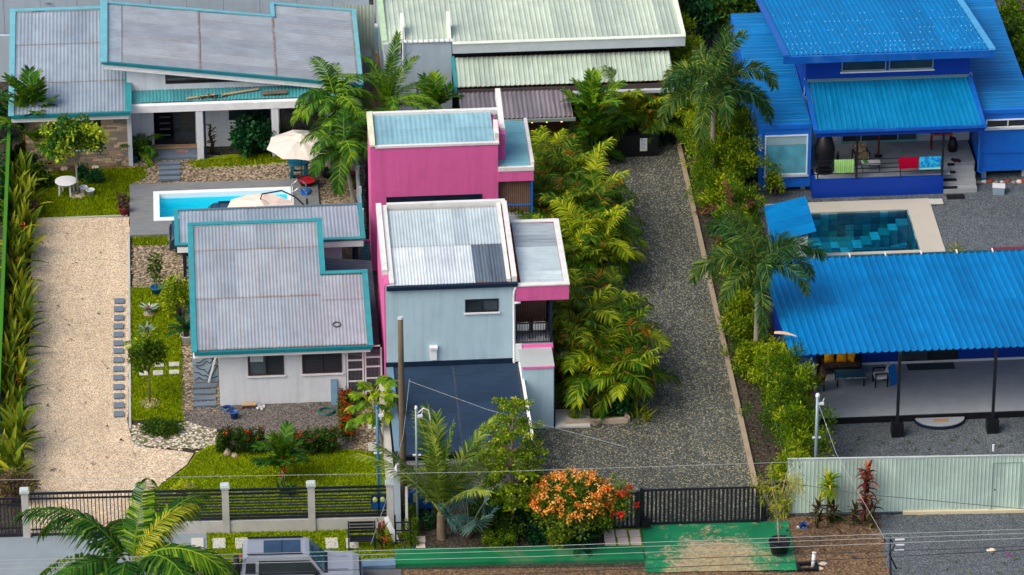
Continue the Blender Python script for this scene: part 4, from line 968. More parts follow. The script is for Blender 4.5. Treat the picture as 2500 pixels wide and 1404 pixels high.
# the big tilted roof (falls to the right)
z2 = lambda x: 4.72-(x+17.6)*.137
c2x = [-17.5, -16.78, -13.2, -9.75, -6.0]
for i, (a, b) in enumerate(zip(c2x, c2x[1:])):
    yb = 20.45+.05*i if i < 3 else 22.0
    sheets(hl, (a-.03, 14.25, z2(a-.03)), (a-.03, yb, z2(a-.03)), (b, yb, z2(b)), (b, 14.25, z2(b)), 7 if i < 3 else 8, 1, .19, .03, GREYROOF if i == 0 else TANROOF)
q2 = lambda x, y: (x, y, z2(x))
trim(hl, [q2(-17.6, 14.2), q2(-17.6, 20.45)], .34, .06, AQUA, dz=.07); trim(hl, [q2(-17.6, 20.5), q2(-9.75, 20.65), q2(-9.75, 22.05), q2(-5.9, 22.1), q2(-5.9, 14.2)], .2, .06, AQUA, dz=.06)
MB().beam(q2(-17.7, 14.12), q2(-5.85, 14.12), .12, .14).build('gutter', TEALD, hl)
mb = MB(); a, b = z2(-17.6), z2(-5.9); mb.hexa([(-17.6, 14.17, a-.34), (-5.9, 14.17, b-.34), (-5.9, 14.22, b-.34), (-17.6, 14.22, a-.34)], [(-17.6, 14.17, a-.08), (-5.9, 14.17, b-.08), (-5.9, 14.22, b-.08), (-17.6, 14.22, a-.08)]); mb.build('fascia', WTRIM, hl)
mb = MB(); mb.hexa([(-17.6, 14.22, a-.12), (-5.9, 14.22, b-.12), (-5.9, 20.4, b-.12), (-17.6, 20.4, a-.12)], [(-17.6, 14.22, a-.08), (-5.9, 14.22, b-.08), (-5.9, 20.4, b-.08), (-17.6, 20.4, a-.08)]); mb.build('soffit', WTRIM, hl)
# front wall: upper part with the clerestory, lower part with doors
YW = 14.62
mb = MB(); zl, zr_ = z2(-16.6)-.13, z2(-5.95)-.13
def hexw(x0, x1, za, zb0, zb1, zc_=None): mb.hexa([(x0, YW, za), (x1, YW, za), (x1, YW+.2, za), (x0, YW+.2, za)], [(x0, YW, zb0), (x1, YW, zb1), (x1, YW+.2, zb1), (x0, YW+.2, zb0)])
hexw(-16.6, -14.84, 3.3, z2(-16.6)-.13, z2(-14.84)-.13); mb.build('upper_wall', WHITE, hl); mb = MB(); hexw(-8.4, -5.95, 3.0, z2(-8.4)-.13, z2(-5.95)-.13)
mb.build('upper_wall', WHITE, hl)
wall_y(YW, -16.45, -5.95, 0, 3.3 if False else 3.0, .2, [(-15.45, -13.55, .1, 2.5), (-12.0, -10.1, 1.35, 2.5), (-9.65, -7.6, .1, 2.5)]).build('wall', WHITE, hl)
MB().bz(-16.6, -8.4, YW, YW+.2, 3.002, 3.3).build('upper_wall', WHITE, hl)
mb = MB(); f = None
mb.hexa([(-14.84, YW+.1, 3.3), (-8.4, YW+.1, 3.3), (-8.4, YW+.13, 3.3), (-14.84, YW+.13, 3.3)], [(-14.84, YW+.1, z2(-14.84)-.13), (-8.4, YW+.1, z2(-8.4)-.13), (-8.4, YW+.13, z2(-8.4)-.13), (-14.84, YW+.13, z2(-14.84)-.13)]); cw = mb.build('clerestory_window', GLASS, hl)
mb = MB(); [mb.bz(x-.03, x+.03, YW+.03, YW+.099, 3.3, z2(x)-.13) for x in (-14.8, -12.9, -11.0, -9.2)]; mb.bz(-14.84, -8.4, YW-.02, YW+.02, 3.3, 3.34); mb.build('frame', BRNF, cw)
mb = MB(); mb.bz(-15.45, -13.55, 16.2, 16.3, .1, 2.6); mb.bz(-15.5, -15.45, YW+.2, 16.2, .1, 2.6); mb.bz(-13.55, -13.5, YW+.2, 16.2, .1, 2.6); mb.slab([(-15.45, YW+.2, .12), (-13.55, YW+.2, .12), (-13.55, 16.2, .12), (-15.45, 16.2, .12)], .05); mb.slab([(-15.5, YW+.2, 2.56), (-13.5, YW+.2, 2.56), (-13.5, 16.3, 2.56), (-15.5, 16.3, 2.56)], .05); mb.build('hallway', DIM, hl)
d = window(hl, -14.55, -13.55, .12, 2.5, YW+.04, CHAR, GLASS, 1, .05, name='sliding_door')
for k in range(8): MB().bz(-15.2, -14.7, 15.3+k*.1, 15.38+k*.1, .3+k*.26, .36+k*.26).build('stair_tread', paint('grey_tread', srgb(110, 112, 118), .6, .3), hl)
window(hl, -12.0, -10.1, 1.35, 2.5, YW, CHAR, GLASS, 2); window(hl, -9.65, -7.6, .1, 2.5, YW, CHAR, GLASS, 2, name='sliding_door')
for x, w in ((-13.35, .3), (-9.9, .32)): MB().bz(x-w/2, x+w/2, 13.35, 13.6, 0, 2.5).build('column', WHITE, hl)
MB().tube([(-13.12, 13.4, 0), (-13.12, 13.4, 2.5)], .05, 8).build('downpipe', NAVY, hl)
MB().bz(-16.5, -5.9, 13.32, 13.6, 2.5, 2.84).build('beam', WTRIM, hl)
sheets(hl, (-16.45, 14.6, 3.02), (-5.95, 14.6, 3.02), (-5.95, 13.62, 2.86), (-16.45, 13.62, 2.86), 11, 1, .16, .018, roofing('teal_sheet', srgb(62, 140, 146), .3, .3))
for a, b, l in (((-13.9, 13.75, 2.93), (-12.6, 13.95, 2.97), 'short bleached board lying on the teal porch roof'), ((-12.3, 13.9, 2.97), (-10.6, 14.25, 3.04), 'long bleached plank lying askew on the teal porch roof'), ((-10.5, 13.9, 2.99), (-9.3, 13.95, 3.0), 'wide grey plank flat on the teal porch roof')):
    tag(MB().beam(np.array(a)+[0, 0, .03], np.array(b)+[0, 0, .03], .12 if a[0] < -10.5 else .3, .04).build('plank', WOODL if a[0] < -12 else POLEW), l, 'plank')
tag(leafcloud(MB(), [(-13.3+i*.22, 13.8+.05*(i % 3), 2.97) for i in range(6)], .12, 30, .1, 0, .5, .3, squash=.3).build('dry_leaves', L_BROWN), 'heap of dry leaves on the teal porch roof', 'leaves', kind='stuff')
mb = MB(); mb.bz(-16.1, -13.5, 13.4, 14.3, 0, .14); mb.build('front_step', SLATE, hl); MB().bz(-15.5, -13.5, 14.3, 14.6, 0, .2).build('threshold', paint('tan_tile', srgb(176, 142, 104), .7, .25), hl)
tag(MB().bz(-14.5, -13.9, 13.85, 14.15, .142, .16).build('doormat', paint('rose_mat', srgb(150, 118, 120), .95, .1, .3, 6, .3)), 'rose coloured doormat on the grey front step', 'doormat')

# wall behind the long house
bw = thing('garden_wall', 'tall pale grey wall behind the long white house', 'wall', (-14, 26.2, 0))
for i in range(12): MB().bz(-26+i*1.75, -26+i*1.75+1.735, 26.2, 26.35, 0, 3.2).build('panel', CREAMWALL, bw)
bw = thing('garden_wall', 'pale grey panel wall at the far left behind the red stemmed palm', 'wall', (-24, 24, 0))
for i in range(4): MB().bz(-22.0-1.6*(i+1), -22.0-1.6*i-.015, 22.2, 22.35, 0, 2.4).build('panel', CREAMWALL, bw)
sf = thing('sheet_fence', 'cream ribbed sheet fence in the gap beside the cream roofed house', 'fence', (-5.2, 21.6, 0))
sheets(sf, (-6.6, 22.6, 3.2), (-4.9, 22.6, 3.2), (-4.9, 22.6, 0), (-6.6, 22.6, 0), 2, 1, .16, .015, CREAMROOF, name='fence_sheet')

# ================================================================ cream roofed house at the back
hw = thing('cream_house', 'grey blue house with long cream ribbed roof behind the pink house', 'house', (2, 16.8, 0))
zu = lambda y: 4.05-(y-16.3)*.03
sheets(hw, (-4.55, 16.55, zu(16.5)), (9.1, 16.3, zu(16.5)), (9.1, 31, zu(31)), (-4.55, 31, zu(31)), 14, 1, .27, .028, CREAMROOF, 'trap')
mb = MB(); mb.bz(-1.58, 9.2, 16.15, 16.33, 3.6, 4.08); mb.bz(-4.75, -3.95, 16.55, 16.75, 3.5, 4.0); mb.build('fascia', GREYTRIM, hw)
mb = MB(); mb.bz(-1.58, 9.22, 16.11, 16.36, 4.081, 4.12); mb.bz(9.05, 9.25, 16.36, 31, 3.6, 4.1); mb.build('gutter', CREAMTRIM, hw)
mb = MB(); mb.bz(-4.8, -4.55, 16.76, 31, 3.6, 4.1); mb.build('barge_board', paint('green_cream_barge', srgb(168, 196, 160), .6, .3, .15, 2, .3), hw)
mb = MB(); mb.bz(-3.9, -1.6, 16.6, 16.8, 0, 4.0); mb.bz(-4.66, -3.9, 16.8, 17.0, 0, 3.5); mb.bz(-4.66, -4.5, 17, 30, 0, 3.5); mb.build('wall', CREAMWALL, hw)
mb = MB(); mb.bz(-3.95, -1.55, 16.56, 16.82, 4.0, 4.06); mb.build('tower_cap', WTRIM, hw)
for x in (-3.9, -1.75): MB().hexa([(x, 16.82, 3.9), (x+.15, 16.82, 3.9), (x+.15, 18.2, 3.9), (x, 18.2, 3.9)], [(x, 16.82, 4.1), (x+.15, 16.82, 4.1), (x+.15, 18.2, 4.8), (x, 18.2, 4.8)]).build('tower_wing', CREAMTRIM, hw)
window(hw, -3.25, -2.72, .1, 1.95, 16.58, BRNF, DARK, 1, name='door')
MB().tube([(-3.85, 16.5, 4.9), (-3.85, 16.5, 2.6)], .04, 6).build('downpipe', WTRIM, hw)
sheets(hw, (-1.5, 16.5, 3.22), (8.5, 16.5, 3.22), (8.5, 14.25, 2.78), (-1.5, 14.25, 2.78), 11, 1, .24, .026, roofing('cream_sheet_low', srgb(166, 182, 166), .5, .12, mid=srgb(137, 151, 138), spots=.1, tint=srgb(140, 86, 52)), 'trap')
mb = MB(); mb.bz(-1.5, 8.5, 14.2, 14.3, 2.45, 2.66); mb.build('gutter', paint('dark_gutter', srgb(70, 62, 62), .6, .3, .2, 3, .3), hw)
mb = MB(); mb.bz(-1.62, -1.5, 14.25, 16.5, 2.5, 3.25) if False else mb.hexa([(-1.62, 14.2, 2.5), (-1.48, 14.2, 2.5), (-1.48, 16.55, 2.95), (-1.62, 16.55, 2.95)], [(-1.62, 14.2, 2.85), (-1.48, 14.2, 2.85), (-1.48, 16.55, 3.3), (-1.62, 16.55, 3.3)]); mb.build('barge_board', TEAL, hw)
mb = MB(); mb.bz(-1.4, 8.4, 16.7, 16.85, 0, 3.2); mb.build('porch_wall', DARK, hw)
mb = MB(); mb.bz(3.8, 8.5, 14.0, 14.2, 2.3, 2.44); mb.build('beam', GREYTRIM, hw)
for x in (-1.4, 3.8, 8.3): MB().bz(x-.06, x+.06, 14.22, 14.34, 0, 2.45).build('post', CHAR, hw)
sheets(hw, (-1.45, 14.6, 2.56), (3.65, 14.6, 2.56), (3.65, 11.8, 2.32), (-1.45, 11.8, 2.32), 6, 1, .2, .03, BROWNROOF)
mb = MB(); mb.bz(-1.5, 3.75, 11.7, 11.8, 2.15, 2.3); mb.build('pergola_beam', paint('grey_green_beam', srgb(120, 132, 128), .6, .3), hw)
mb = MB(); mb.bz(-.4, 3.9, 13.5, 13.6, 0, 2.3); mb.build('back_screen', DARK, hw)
for i in range(22): MB().bz(1.72+i*.1, 1.72+i*.1+.08, 13.42, 13.49, 0, 1.75).build('slat', WOODD, hw)
for x in (-1.4, 3.6): MB().bz(x-.05, x+.05, 11.72, 11.8, 0, 2.15).build('post', CHAR, hw)
sl_ = thing('string_lights', 'string of glowing warm bulbs hung under the porch edge of cream house', 'string lights', (2.6, 11.6, 2.1))
wm = NT('warm_bulb'); wm.b.inputs['Emission Color'].default_value = (1, .42, .08, 1); wm.b.inputs['Emission Strength'].default_value = 3; WARM = wm.m
bl = [G(1299, 298, 2.05), G(1335, 297, 2.05), G(1371, 296, 2.05), G(1398, 222, 2.3), G(1432, 221, 2.3), G(1505, 218, 2.3), G(1575, 215, 2.3)]
mb = MB()
for a, b in zip(bl[:2]+bl[3:6], bl[1:3]+bl[4:7]): mb.tube([a+[0, 0, .06], (a+b)/2+[0, 0, -.0], b+[0, 0, .06]], .01, 4)
mb.build('wire', BLACK, sl_)
bm_ = MB().lathe([(.0, -.055), (.04, -.03), (.045, 0), (.02, .04), (.0, .06)], n=8).mesh('bulb', smooth=True); bm_.materials.append(WARM)
for p in bl: put('bulb', bm_, sl_, p-WL(sl_))
bx = thing('black_cabinet', 'black cabinet with white notice at the end of the gravel drive', 'cabinet', (6.5, 12.4, 0))
MB().bz(5.35, 7.6, 12.1, 13.1, 0, 1.05).build('body', BLACK, bx); MB().bz(5.3, 7.65, 12.05, 13.15, 1.05, 1.1).build('top', BLACK, bx)
n_ = G(1575, 358, .5); nt = MB().bz(6.75, 7.08, 12.07, 12.085, .3, .95).build('notice', PLASTW, bx)
mb = MB(); [mb.bz(6.79, 7.04-.05*(i % 3), 12.066, 12.069, .84-i*.07, .855-i*.07) for i in range(7)]; mb.bz(6.8, 6.87, 12.066, 12.069, .87, .93); mb.build('print', paint('grey_print', srgb(120, 132, 150), .8, .1), nt)

# ================================================================ blue container house on the right
hu = thing('blue_house', 'bright blue container house with raised roof and porch', 'house', (17.5, 8, 0))
def container(x0, x1, y0, y1, z0, z1):
    mb = MB(); mb.bz(x0, x1, y1-.1, y1, z0, z1); mb.bz(x0, x0+.08, y0+.1, y1-.1, z0, z1); mb.bz(x1-.08, x1, y0+.1, y1-.1, z0, z1); mb.build('wall', MBLUE, hu)
    mb = MB(); mb.bz(x0, x1, y0-.03, y0+.1, z1-.16, z1+.04); mb.bz(x0, x1, y0-.03, y0+.1, z0-.05, z0+.14); mb.bz(x0, x0+.14, y0-.03, y0+.1, z0+.14, z1-.16); mb.bz(x1-.14, x1, y0-.03, y0+.1, z0+.14, z1-.16); mb.build('frame', MBLUE, hu)
    n = int((x1-x0)/.3)
    sheets(hu, (x0+.05, y0+.1, z1+.0), (x0+.05, y1, z1+.0), (x1-.05, y1, z1+.0), (x1-.05, y0+.1, z1+.0), 10, 1, .28, .009, BLUEBOX, 'trap', lift=0, name='roof_panel')
    mb = MB(); [mb.bz(x, x+.2, y, y+.2, -.02, z0) for x in (x0+.2, x1-.4) for y in (y0+.2, (y0+y1)/2, y1-.4)]; mb.build('footing', CONC, hu)
    MB().bz(x0, x1, y0+.1, y1-.1, z0, z0+.08).build('container_floor', DARK, hu)
container(11.75, 14.1, 8.1, 20, .3, 3.35)
wall_y(8.12, 11.89, 13.96, .44, 3.19, .06, [(12.0, 13.95, .86, 2.88)]).build('front_panel', MBLUE, hu)
w_ = window(hu, 12.0, 13.95, .86, 2.88, 8.1, WTRIM, GLASSB, 1, .06)
MB().bz(12.06, 13.89, 8.115, 8.128, 2.38, 2.82).build('blind', paint('window_blind', srgb(146, 178, 186), .7, .2), w_)
container(21.85, 24.3, 8.6, 21, .5, 3.5)
wall_y(8.62, 21.99, 24.16, .64, 3.34, .06, [(22.1, 24.1, 2.62, 3.05)]).build('front_panel', MBLUE, hu)
window(hu, 22.1, 24.1, 2.62, 3.05, 8.6, WTRIM, GLASS, 2, .05)
MB().bz(21.99, 24.16, 8.58, 8.62, 1.3, 1.34).build('panel_joint', BLUETRIM, hu)
MB().tube([(21.8, 8.4, 3.2), (21.8, 8.4, .55), (22.05, 8.35, .45), (22.05, 8.35, .02)], .05, 6).build('downpipe', MBLUE, hu)
# porch
mb = MB(); mb.bz(14.12, 20.05, 7.38, 7.56, 0, .88); mb.bz(14.12, 14.3, 7.56, 11, 0, .8); mb.build('porch_wall', DBLUE, hu)
fl = MB().bz(14.12, 21.7, 8.75, 11, .5, .86).build('porch_floor', CONC, hu); MB().bz(14.3, 20.05, 7.56, 8.75, .5, .86).build('porch_floor', CONC, hu)
FT = [paint('porch_tile_%s' % i, srgb(*c), .6, .25, .06, 2, .08) for i, c in (('light', (148, 154, 158)), ('mid', (143, 149, 153)))]
for i in range(12):
    for j in range(6):
        x, y = 14.32+i*.61, 7.58+j*.575
        if x > 19.9 and y < 8.7: continue
        MB().bz(x, min(21.68, x+.602), y, y+.567, .86, .878+.001*((i*7+j*3) % 3)).build('tile', FT[(i*5+j*3) % 2], fl)
wall_y(11.0, 14.12, 21.8, .88, 4.2, .18, [(15.87, 19.4, .9, 3.1), (14.9, 15.7, 1.0, 3.0)]).build('wall', CREAMWALL, hu)
window(hu, 15.87, 19.4, .9, 3.1, 11.0, AQUA, [GLASS, GLASS, GLASS, GLASSG], 4, .07, name='sliding_door')
sh = MB().bz(14.9, 15.7, 11.02, 11.08, 1.0, 3.0).build('shutter', WTRIM, hu); mb = MB(); [mb.box((15.3, 11.0, 1.08+i*.12), (.7, .03, .08)) for i in range(16)]; mb.build('louvre', WTRIM, sh)
MB().bz(20.9, 21.75, 10.9, 10.98, .89, 2.9).build('door', PLASTW, hu)
zz2 = lambda y: 3.62+(y-7.0)*.155
sheets(hu, (14.3, 10.72, zz2(10.72)), (21.5, 10.72, zz2(10.72)), (21.68, 7.0, zz2(7.0)), (14.2, 7.0, zz2(7.0)), 8, 1, .2, .022, BLUEROOF2, 'trap')
trim(hu, [(14.12, 7.0, zz2(7)), (14.12, 10.7, zz2(10.7))], .2, .05, BLUETRIM, dz=.05); trim(hu, [(21.7, 7.0, zz2(7)), (21.62, 10.7, zz2(10.7))], .2, .05, BLUETRIM, dz=.05)
MB().beam((14.05, 6.94, 3.58), (21.85, 6.94, 3.58), .13, .13).build('gutter', BLUETRIM, hu); MB().bz(14.15, 21.75, 7.0, 7.08, 3.28, 3.5).build('fascia', DBLUE, hu)
wall_y(10.75, 14.13, 21.6, 4.26, 5.72, .18, [(15.75, 17.78, 4.67, 5.4), (17.91, 19.94, 4.67, 5.4)]).build('wall', DBLUE, hu)
MB().bz(14.2, 21.6, 10.68, 10.74, 4.2, 4.34).build('flashing', paint('grey_flashing', srgb(90, 122, 132), .5, .4), hu)
for a in (15.75, 17.91): window(hu, a, a+2.03, 4.67, 5.4, 10.75, paint('sage_frame', srgb(136, 160, 158), .5, .4), GLASS, 1, .045)
mb = MB(); mb.bz(14.13, 14.3, 10.93, 19.5, 3.4, 4.2) if False else mb.hexa([(14.13, 10.93, 3.4), (14.3, 10.93, 3.4), (14.3, 19.5, 3.4), (14.13, 19.5, 3.4)], [(14.13, 10.93, 5.6), (14.3, 10.93, 5.6), (14.3, 19.5, 3.9), (14.13, 19.5, 3.9)]); mb.hexa([(21.43, 10.93, 3.4), (21.6, 10.93, 3.4), (21.6, 19.5, 3.4), (21.43, 19.5, 3.4)], [(21.43, 10.93, 5.6), (21.6, 10.93, 5.6), (21.6, 19.5, 3.9), (21.43, 19.5, 3.9)]); mb.build('wall', DBLUE, hu)
ze = lambda y: 6.0-(y-9.8)*.2
e1 = sheets(hu, (13.25, 9.85, ze(9.85)), (22.25, 9.85, ze(9.85)), (22.25, 20.5, ze(20.5)), (13.25, 20.5, ze(20.5)), 10, 1, .21, .022, BLUEROOF, 'trap')
mb = MB()
for j, y in enumerate((10.2, 10.9, 11.7, 13.1, 14.0, 15.6, 17.0)):
    for i in range(42):
        x = 13.4+i*.213+(.1 if j % 2 else 0)
        if R.random() < .5: mb.box((x, y+R.uniform(-.02, .02), ze(y)+.035), (.052, .052, .03))
mb.build('roof_screws', SCREW, hu, kind='stuff')
MB().beam((12.95, 9.75, 5.82), (22.55, 9.75, 5.82), .14, .34).build('fascia', BLUETRIM, hu)
trim(hu, [(13.08, 9.8, ze(9.8)), (13.08, 20.5, ze(20.5))], .28, .09, BLUETRIM, dz=.03); trim(hu, [(22.42, 9.8, ze(9.8)), (22.42, 20.5, ze(20.5))], .28, .09, paint('light_blue_trim', srgb(70, 156, 206), .5, .4), dz=.03)
for x in (16.1, 20.0): MB().bz(x-.045, x+.045, 7.42, 7.51, .88, 3.4).build('porch_post', CHAR, hu)
for x in (14.35, 18.1): MB().bz(x-.025, x+.025, 7.44, 7.49, .88, 1.86).build('rail_post', CHAR, hu)
for z in (1.16, 1.38, 1.6, 1.84): MB().bz(14.2, 20.0, 7.45, 7.48, z-.018, z+.018).build('railing', CHAR, hu)
st = thing('porch_steps', 'grey tiled steps with black treads climbing to the blue porch', 'steps', (20.85, 7.9, 0))
for i in range(4):
    MB().bz(20.08, 21.62, 7.4+i*.34, 7.74+i*.34+(.01 if i < 3 else -.02), 0, .215*(i+1)).build('step', TILEW, st)
    if i < 4: MB().bz(20.1, 20.74, 7.44+i*.34-.03, 7.66+i*.34, .215*(i+1)+.002, .215*(i+1)+.014).build('tread_mat', BLACK, st)
p = G(2333, 481); tag(MB().box((p[0], p[1], .015), (.82, .46, .025)).build('doormat', BLACK), 'black rubber mat on gravel at foot of porch steps', 'doormat')

# ================================================================ long blue roof at the right front
hg = thing('blue_pavilion', 'long bright blue roof on black posts over a grey tiled terrace', 'pavilion', (17.5, -10, 0))
zg = lambda y: 3.9-(y+13.85)*.1256
for r, (a, b) in enumerate(((-13.88, -3.1),)): sheets(hg, (10.45, a, zg(a)), (24.6, a, zg(a)), (24.6, b, zg(b)), (10.45, b, zg(b)), 16, 2, .295, .055, BLUEROOF, 'trap', lift=.012)
MB().beam((10.4, -2.98, 2.5), (24.6, -2.98, 2.5), .16, .14).build('gutter', paint('dark_green_gutter', srgb(16, 66, 76), .5, .4), hg)
for x in np.arange(12.8, 24, 1.55): MB().bz(x-.03, x+.03, -3.2, -2.9, 2.6, 2.66).build('gutter_bracket', PLASTW, hg)
fl = MB().bz(10.9, 24.6, -12.9, -8.3, 0, .27).build('terrace', BLACK, hg)
for i in range(18):
    for j in range(6): MB().bz(10.95+i*.755, 10.95+i*.755+.752, -12.82+j*.752, -12.82+j*.752+.749, .27, .296+.0007*((i*3+j*5) % 3)).build('tile', TILEG, fl)
wall_y(-8.5, 10.95, 24.6, .27, 3.15, .18, [(15.75, 18.3, .35, 2.4)]).build('wall', DBLUE, hg)
window(hg, 15.75, 18.3, .35, 2.4, -8.5, CHAR, [GLASSG, GLASS], 2, .05, name='sliding_door')
mb = MB(); mb.hexa([(10.95, -8.32, 0), (11.13, -8.32, 0), (11.13, -3.4, 0), (10.95, -3.4, 0)], [(10.95, -8.32, 3.1), (11.13, -8.32, 3.1), (11.13, -3.4, 2.5), (10.95, -3.4, 2.5)]); mb.bz(10.95, 24.6, -3.6, -3.4, 0, 2.5); mb.build('wall', DBLUE, hg)
MB().bz(11.2, 24.5, -8.54, -8.51, .3, .4).build('skirting', WTRIM, hg)
for x in (14.95, 18.92, 22.9):
    MB().bz(x-.24, x+.24, -14.18, -13.7, 0, .62).build('plinth', BLACK, hg); MB().bz(x-.06, x+.06, -14.0, -13.88, .62, 3.88).build('post', CHAR, hg)
MB().bz(10.6, 24.6, -12.6, -12.5, 3.5, 3.66).build('beam', CHAR, hg)
mb = MB(); a = np.linspace(0, pi, 15); mb.prism([(16.88+1.06*cos(t), -12.92-.78*sin(t)) for t in a], 0, .15); s_ = mb.build('round_step', NAVY, hg)
MB().prism([(16.88+1.03*cos(t), -12.95-.73*sin(t)) for t in a], .15, .175).build('step_tile', FT[0], s_)
tag(MB().bz(16.6, 17.2, -13.3, -13.1, .178, .2).build('doormat', paint('tan_mat', srgb(160, 128, 96), .95, .1, .2, 6, .2)), 'tan mat on the half round terrace step', 'doormat')
tag(MB().bz(16.1, 18.1, -9.15, -8.6, .299, .312).build('doormat', paint('grey_mat', srgb(58, 72, 82), .95, .1, .2, 6, .2)), 'wide grey mat in front of the terrace sliding door', 'doormat')
for x, w, z in ((22.0, 2.6, 1.0),): tag(MB().bz(20.6, 24.5, -2.6, -2.2, 0, 2.3).build('red_roof_edge', paint('dark_red_panel', srgb(120, 24, 40), .5, .3)), 'dark red panel edge beyond the blue pavilion gutter', 'panel')
# pool shelter
sr = thing('pump_shelter', 'small bright blue lean-to roof at the end of tiled pool', 'shelter', (12.3, 1.2, 0))
sheets(sr, (11.25, -.8, 2.15), (11.32, 2.65, 2.15), (13.25, 3.29, 2.25), (13.3, -.05, 2.25), 4, 1, .2, .022, BLUEROOF, 'trap')
mb = MB(); mb.bz(11.5, 12.9, -.2, -.05, 0, 2.05); mb.bz(11.5, 11.62, -.05, 2.5, 0, 2.05); mb.bz(12.8, 12.95, -.05, 2.6, 0, 2.05); mb.build('wall', WHITE, sr)

# ================================================================ pools
def watermat(name, tint, gl=.1, wave=6, amt=.12):
    t = NT(name); v = t.coord(rnd=False); n = t.noise(v, wave, 3, .5, .4)
    bp = t.n('Bump', Strength=amt, Distance=.05); t.l(n.outputs[0], bp.inputs['Height'])
    tr = t.n('BsdfTransparent'); tr.inputs[0].default_value = tint
    gg = t.n('BsdfGlossy', Roughness=.06); gg.inputs[0].default_value = (.9, .95, 1, 1); t.l(bp.outputs[0], gg.inputs['Normal'])
    fr = t.n('Fresnel', IOR=1.33); t.l(bp.outputs[0], fr.inputs['Normal'])
    m = t.n('MixShader'); t.l(t.math('MULTIPLY', fr.outputs[0], gl*10), m.inputs[0]); t.l(tr.outputs[0], m.inputs[1]); t.l(gg.outputs[0], m.inputs[2])
    t.l(m.outputs[0], t.t.nodes['Material Output'].inputs[0]); return t.m
def ring(mb, x0, x1, y0, y1, a0, a1, b0, b1, z0, z1):
    mb.bz(x0, x1, y0, b0, z0, z1); mb.bz(x0, x1, b1, y1, z0, z1); mb.bz(x0, a0, b0, b1, z0, z1); mb.bz(a1, x1, b0, b1, z0, z1)
def basin(x0, x1, y0, y1, zb, zt, mat, parent, name='basin'):
    mb = MB(); mb.quad((x0, y0, zb), (x1, y0, zb), (x1, y1, zb), (x0, y1, zb))
    mb.quad((x0, y1, zb), (x1, y1, zb), (x1, y1, zt), (x0, y1, zt)); mb.quad((x1, y0, zb), (x0, y0, zb), (x0, y0, zt), (x1, y0, zt))
    mb.quad((x0, y0, zb), (x0, y1, zb), (x0, y1, zt), (x0, y0, zt)); mb.quad((x1, y1, zb), (x1, y0, zb), (x1, y0, zt), (x1, y1, zt))
    return mb.build(name, mat, parent)
mb = MB(); ring(mb, -16.62, -8.1, 5.9, 10.85, -15.55, -9.24, 7.16, 10.0, -.02, .14); mb.build('pool_deck', SLATED, kind='structure')
pl = thing('white_pool', 'rectangular swimming pool with white rim and bright turquoise water', 'pool', (-12.4, 8.8, 0))
POOLW = paint('pool_white', srgb(226, 234, 236), .4, .4, .03, 2, .08, bump=0)
mb = MB(); ring(mb, -15.55, -9.24, 7.16, 10.0, -15.28, -9.52, 7.45, 9.72, .0, .18); mb.build('coping', POOLW, pl)
basin(-15.28, -9.52, 7.45, 9.72, -1.05, .0, paint('pool_liner', srgb(190, 242, 250), .5, .3, .03, .6, 0, bump=0), pl)
mb = MB(); mb.bz(-15.27, -14.2, 7.46, 8.3, -1.04, -.5); mb.bz(-14.2, -13.8, 7.46, 8.3, -1.04, -.8); mb.build('pool_steps', POOLW, pl)
MB().quad((-15.27, 7.46, -.06), (-9.53, 7.46, -.06), (-9.53, 9.71, -.06), (-15.27, 9.71, -.06)).build('water', watermat('turquoise_water', (.05, .88, .98, 1), .06, 5, .35), pl)
# tiled pool of the blue house
mb = MB(); ring(mb, 11.9, 19.35, 1.68, 6.9, 12.0, 18.26, 2.03, 5.92, .0, .05); mb.build('pool_surround', LIME, kind='structure')
pt = thing('tiled_pool', 'swimming pool lined with mottled teal stone tiles beside the blue house', 'pool', (15.5, 4, 0))
basin(12.0, 18.26, 2.03, 5.92, -1.25, .0, paint('pool_grout', srgb(60, 96, 96), .8, .2), pt)
PTC = [paint('pool_tile_%s' % n, srgb(*c), .5, .4, .3, 3, .15, bump=.2) for n, c in (('deep', (84, 132, 142)), ('green', (108, 160, 150)), ('teal', (120, 172, 180)), ('pale', (184, 224, 222)), ('grey', (140, 172, 170)), ('dark', (64, 106, 118)))]
PTW = (0, 1, 1, 2, 2, 2, 3, 3, 4, 4, 5, 0)
rr = random.Random(9); tm = {}
def tile(cx, cy, cz, ax, k):
    key = (ax, k)
    if key not in tm:
        b = MB(); b.box((0, 0, 0), {'z': (.37, .55, .03), 'y': (.37, .03, .29), 'x': (.03, .55, .29)}[ax]); m = b.mesh('tile'); m.materials.append(PTC[k]); tm[key] = m
    put('tile', tm[key], pt, (cx-15.5, cy-4, cz+rr.uniform(0, .004)))
for i in range(16):
    for j in range(7): tile(12.2+i*.383, 2.33+j*.56-(.0 if i % 2 else .0), -1.235, 'z', rr.choice(PTW))
    for k in range(4): tile(12.2+i*.383, 5.9, -1.08+k*.305, 'y', rr.choice((0, 0, 1, 2, 5, 5)))
for j in range(7):
    for k in range(4): tile(18.24, 2.33+j*.56, -1.08+k*.305, 'x', rr.choice((0, 1, 2, 5)))
stp = MB()
for i in range(6): stp.bz(15.6+i*.42+(.0 if i < 5 else .0), 16.02+i*.42 if i < 5 else 18.2, 4.1+i*.22, 5.0+i*.15 if i < 5 else 5.86, -1.22, -.95+i*.11)
stp.build('pool_steps', PTC[2], pt)
for i in range(6):
    a = 15.6+i*.42; MB().bz(a+.01, a+.4 if i < 5 else 18.19, 4.11+i*.22, 4.99+i*.15 if i < 5 else 5.85, -.95+i*.11, -.935+i*.11).build('step_tile', PTC[(3, 4, 3, 1, 3, 4)[i]], pt)
MB().bz(15.5, 17.9, 3.7, 3.9, -1.22, -.75).build('bench_edge', PTC[0], pt)
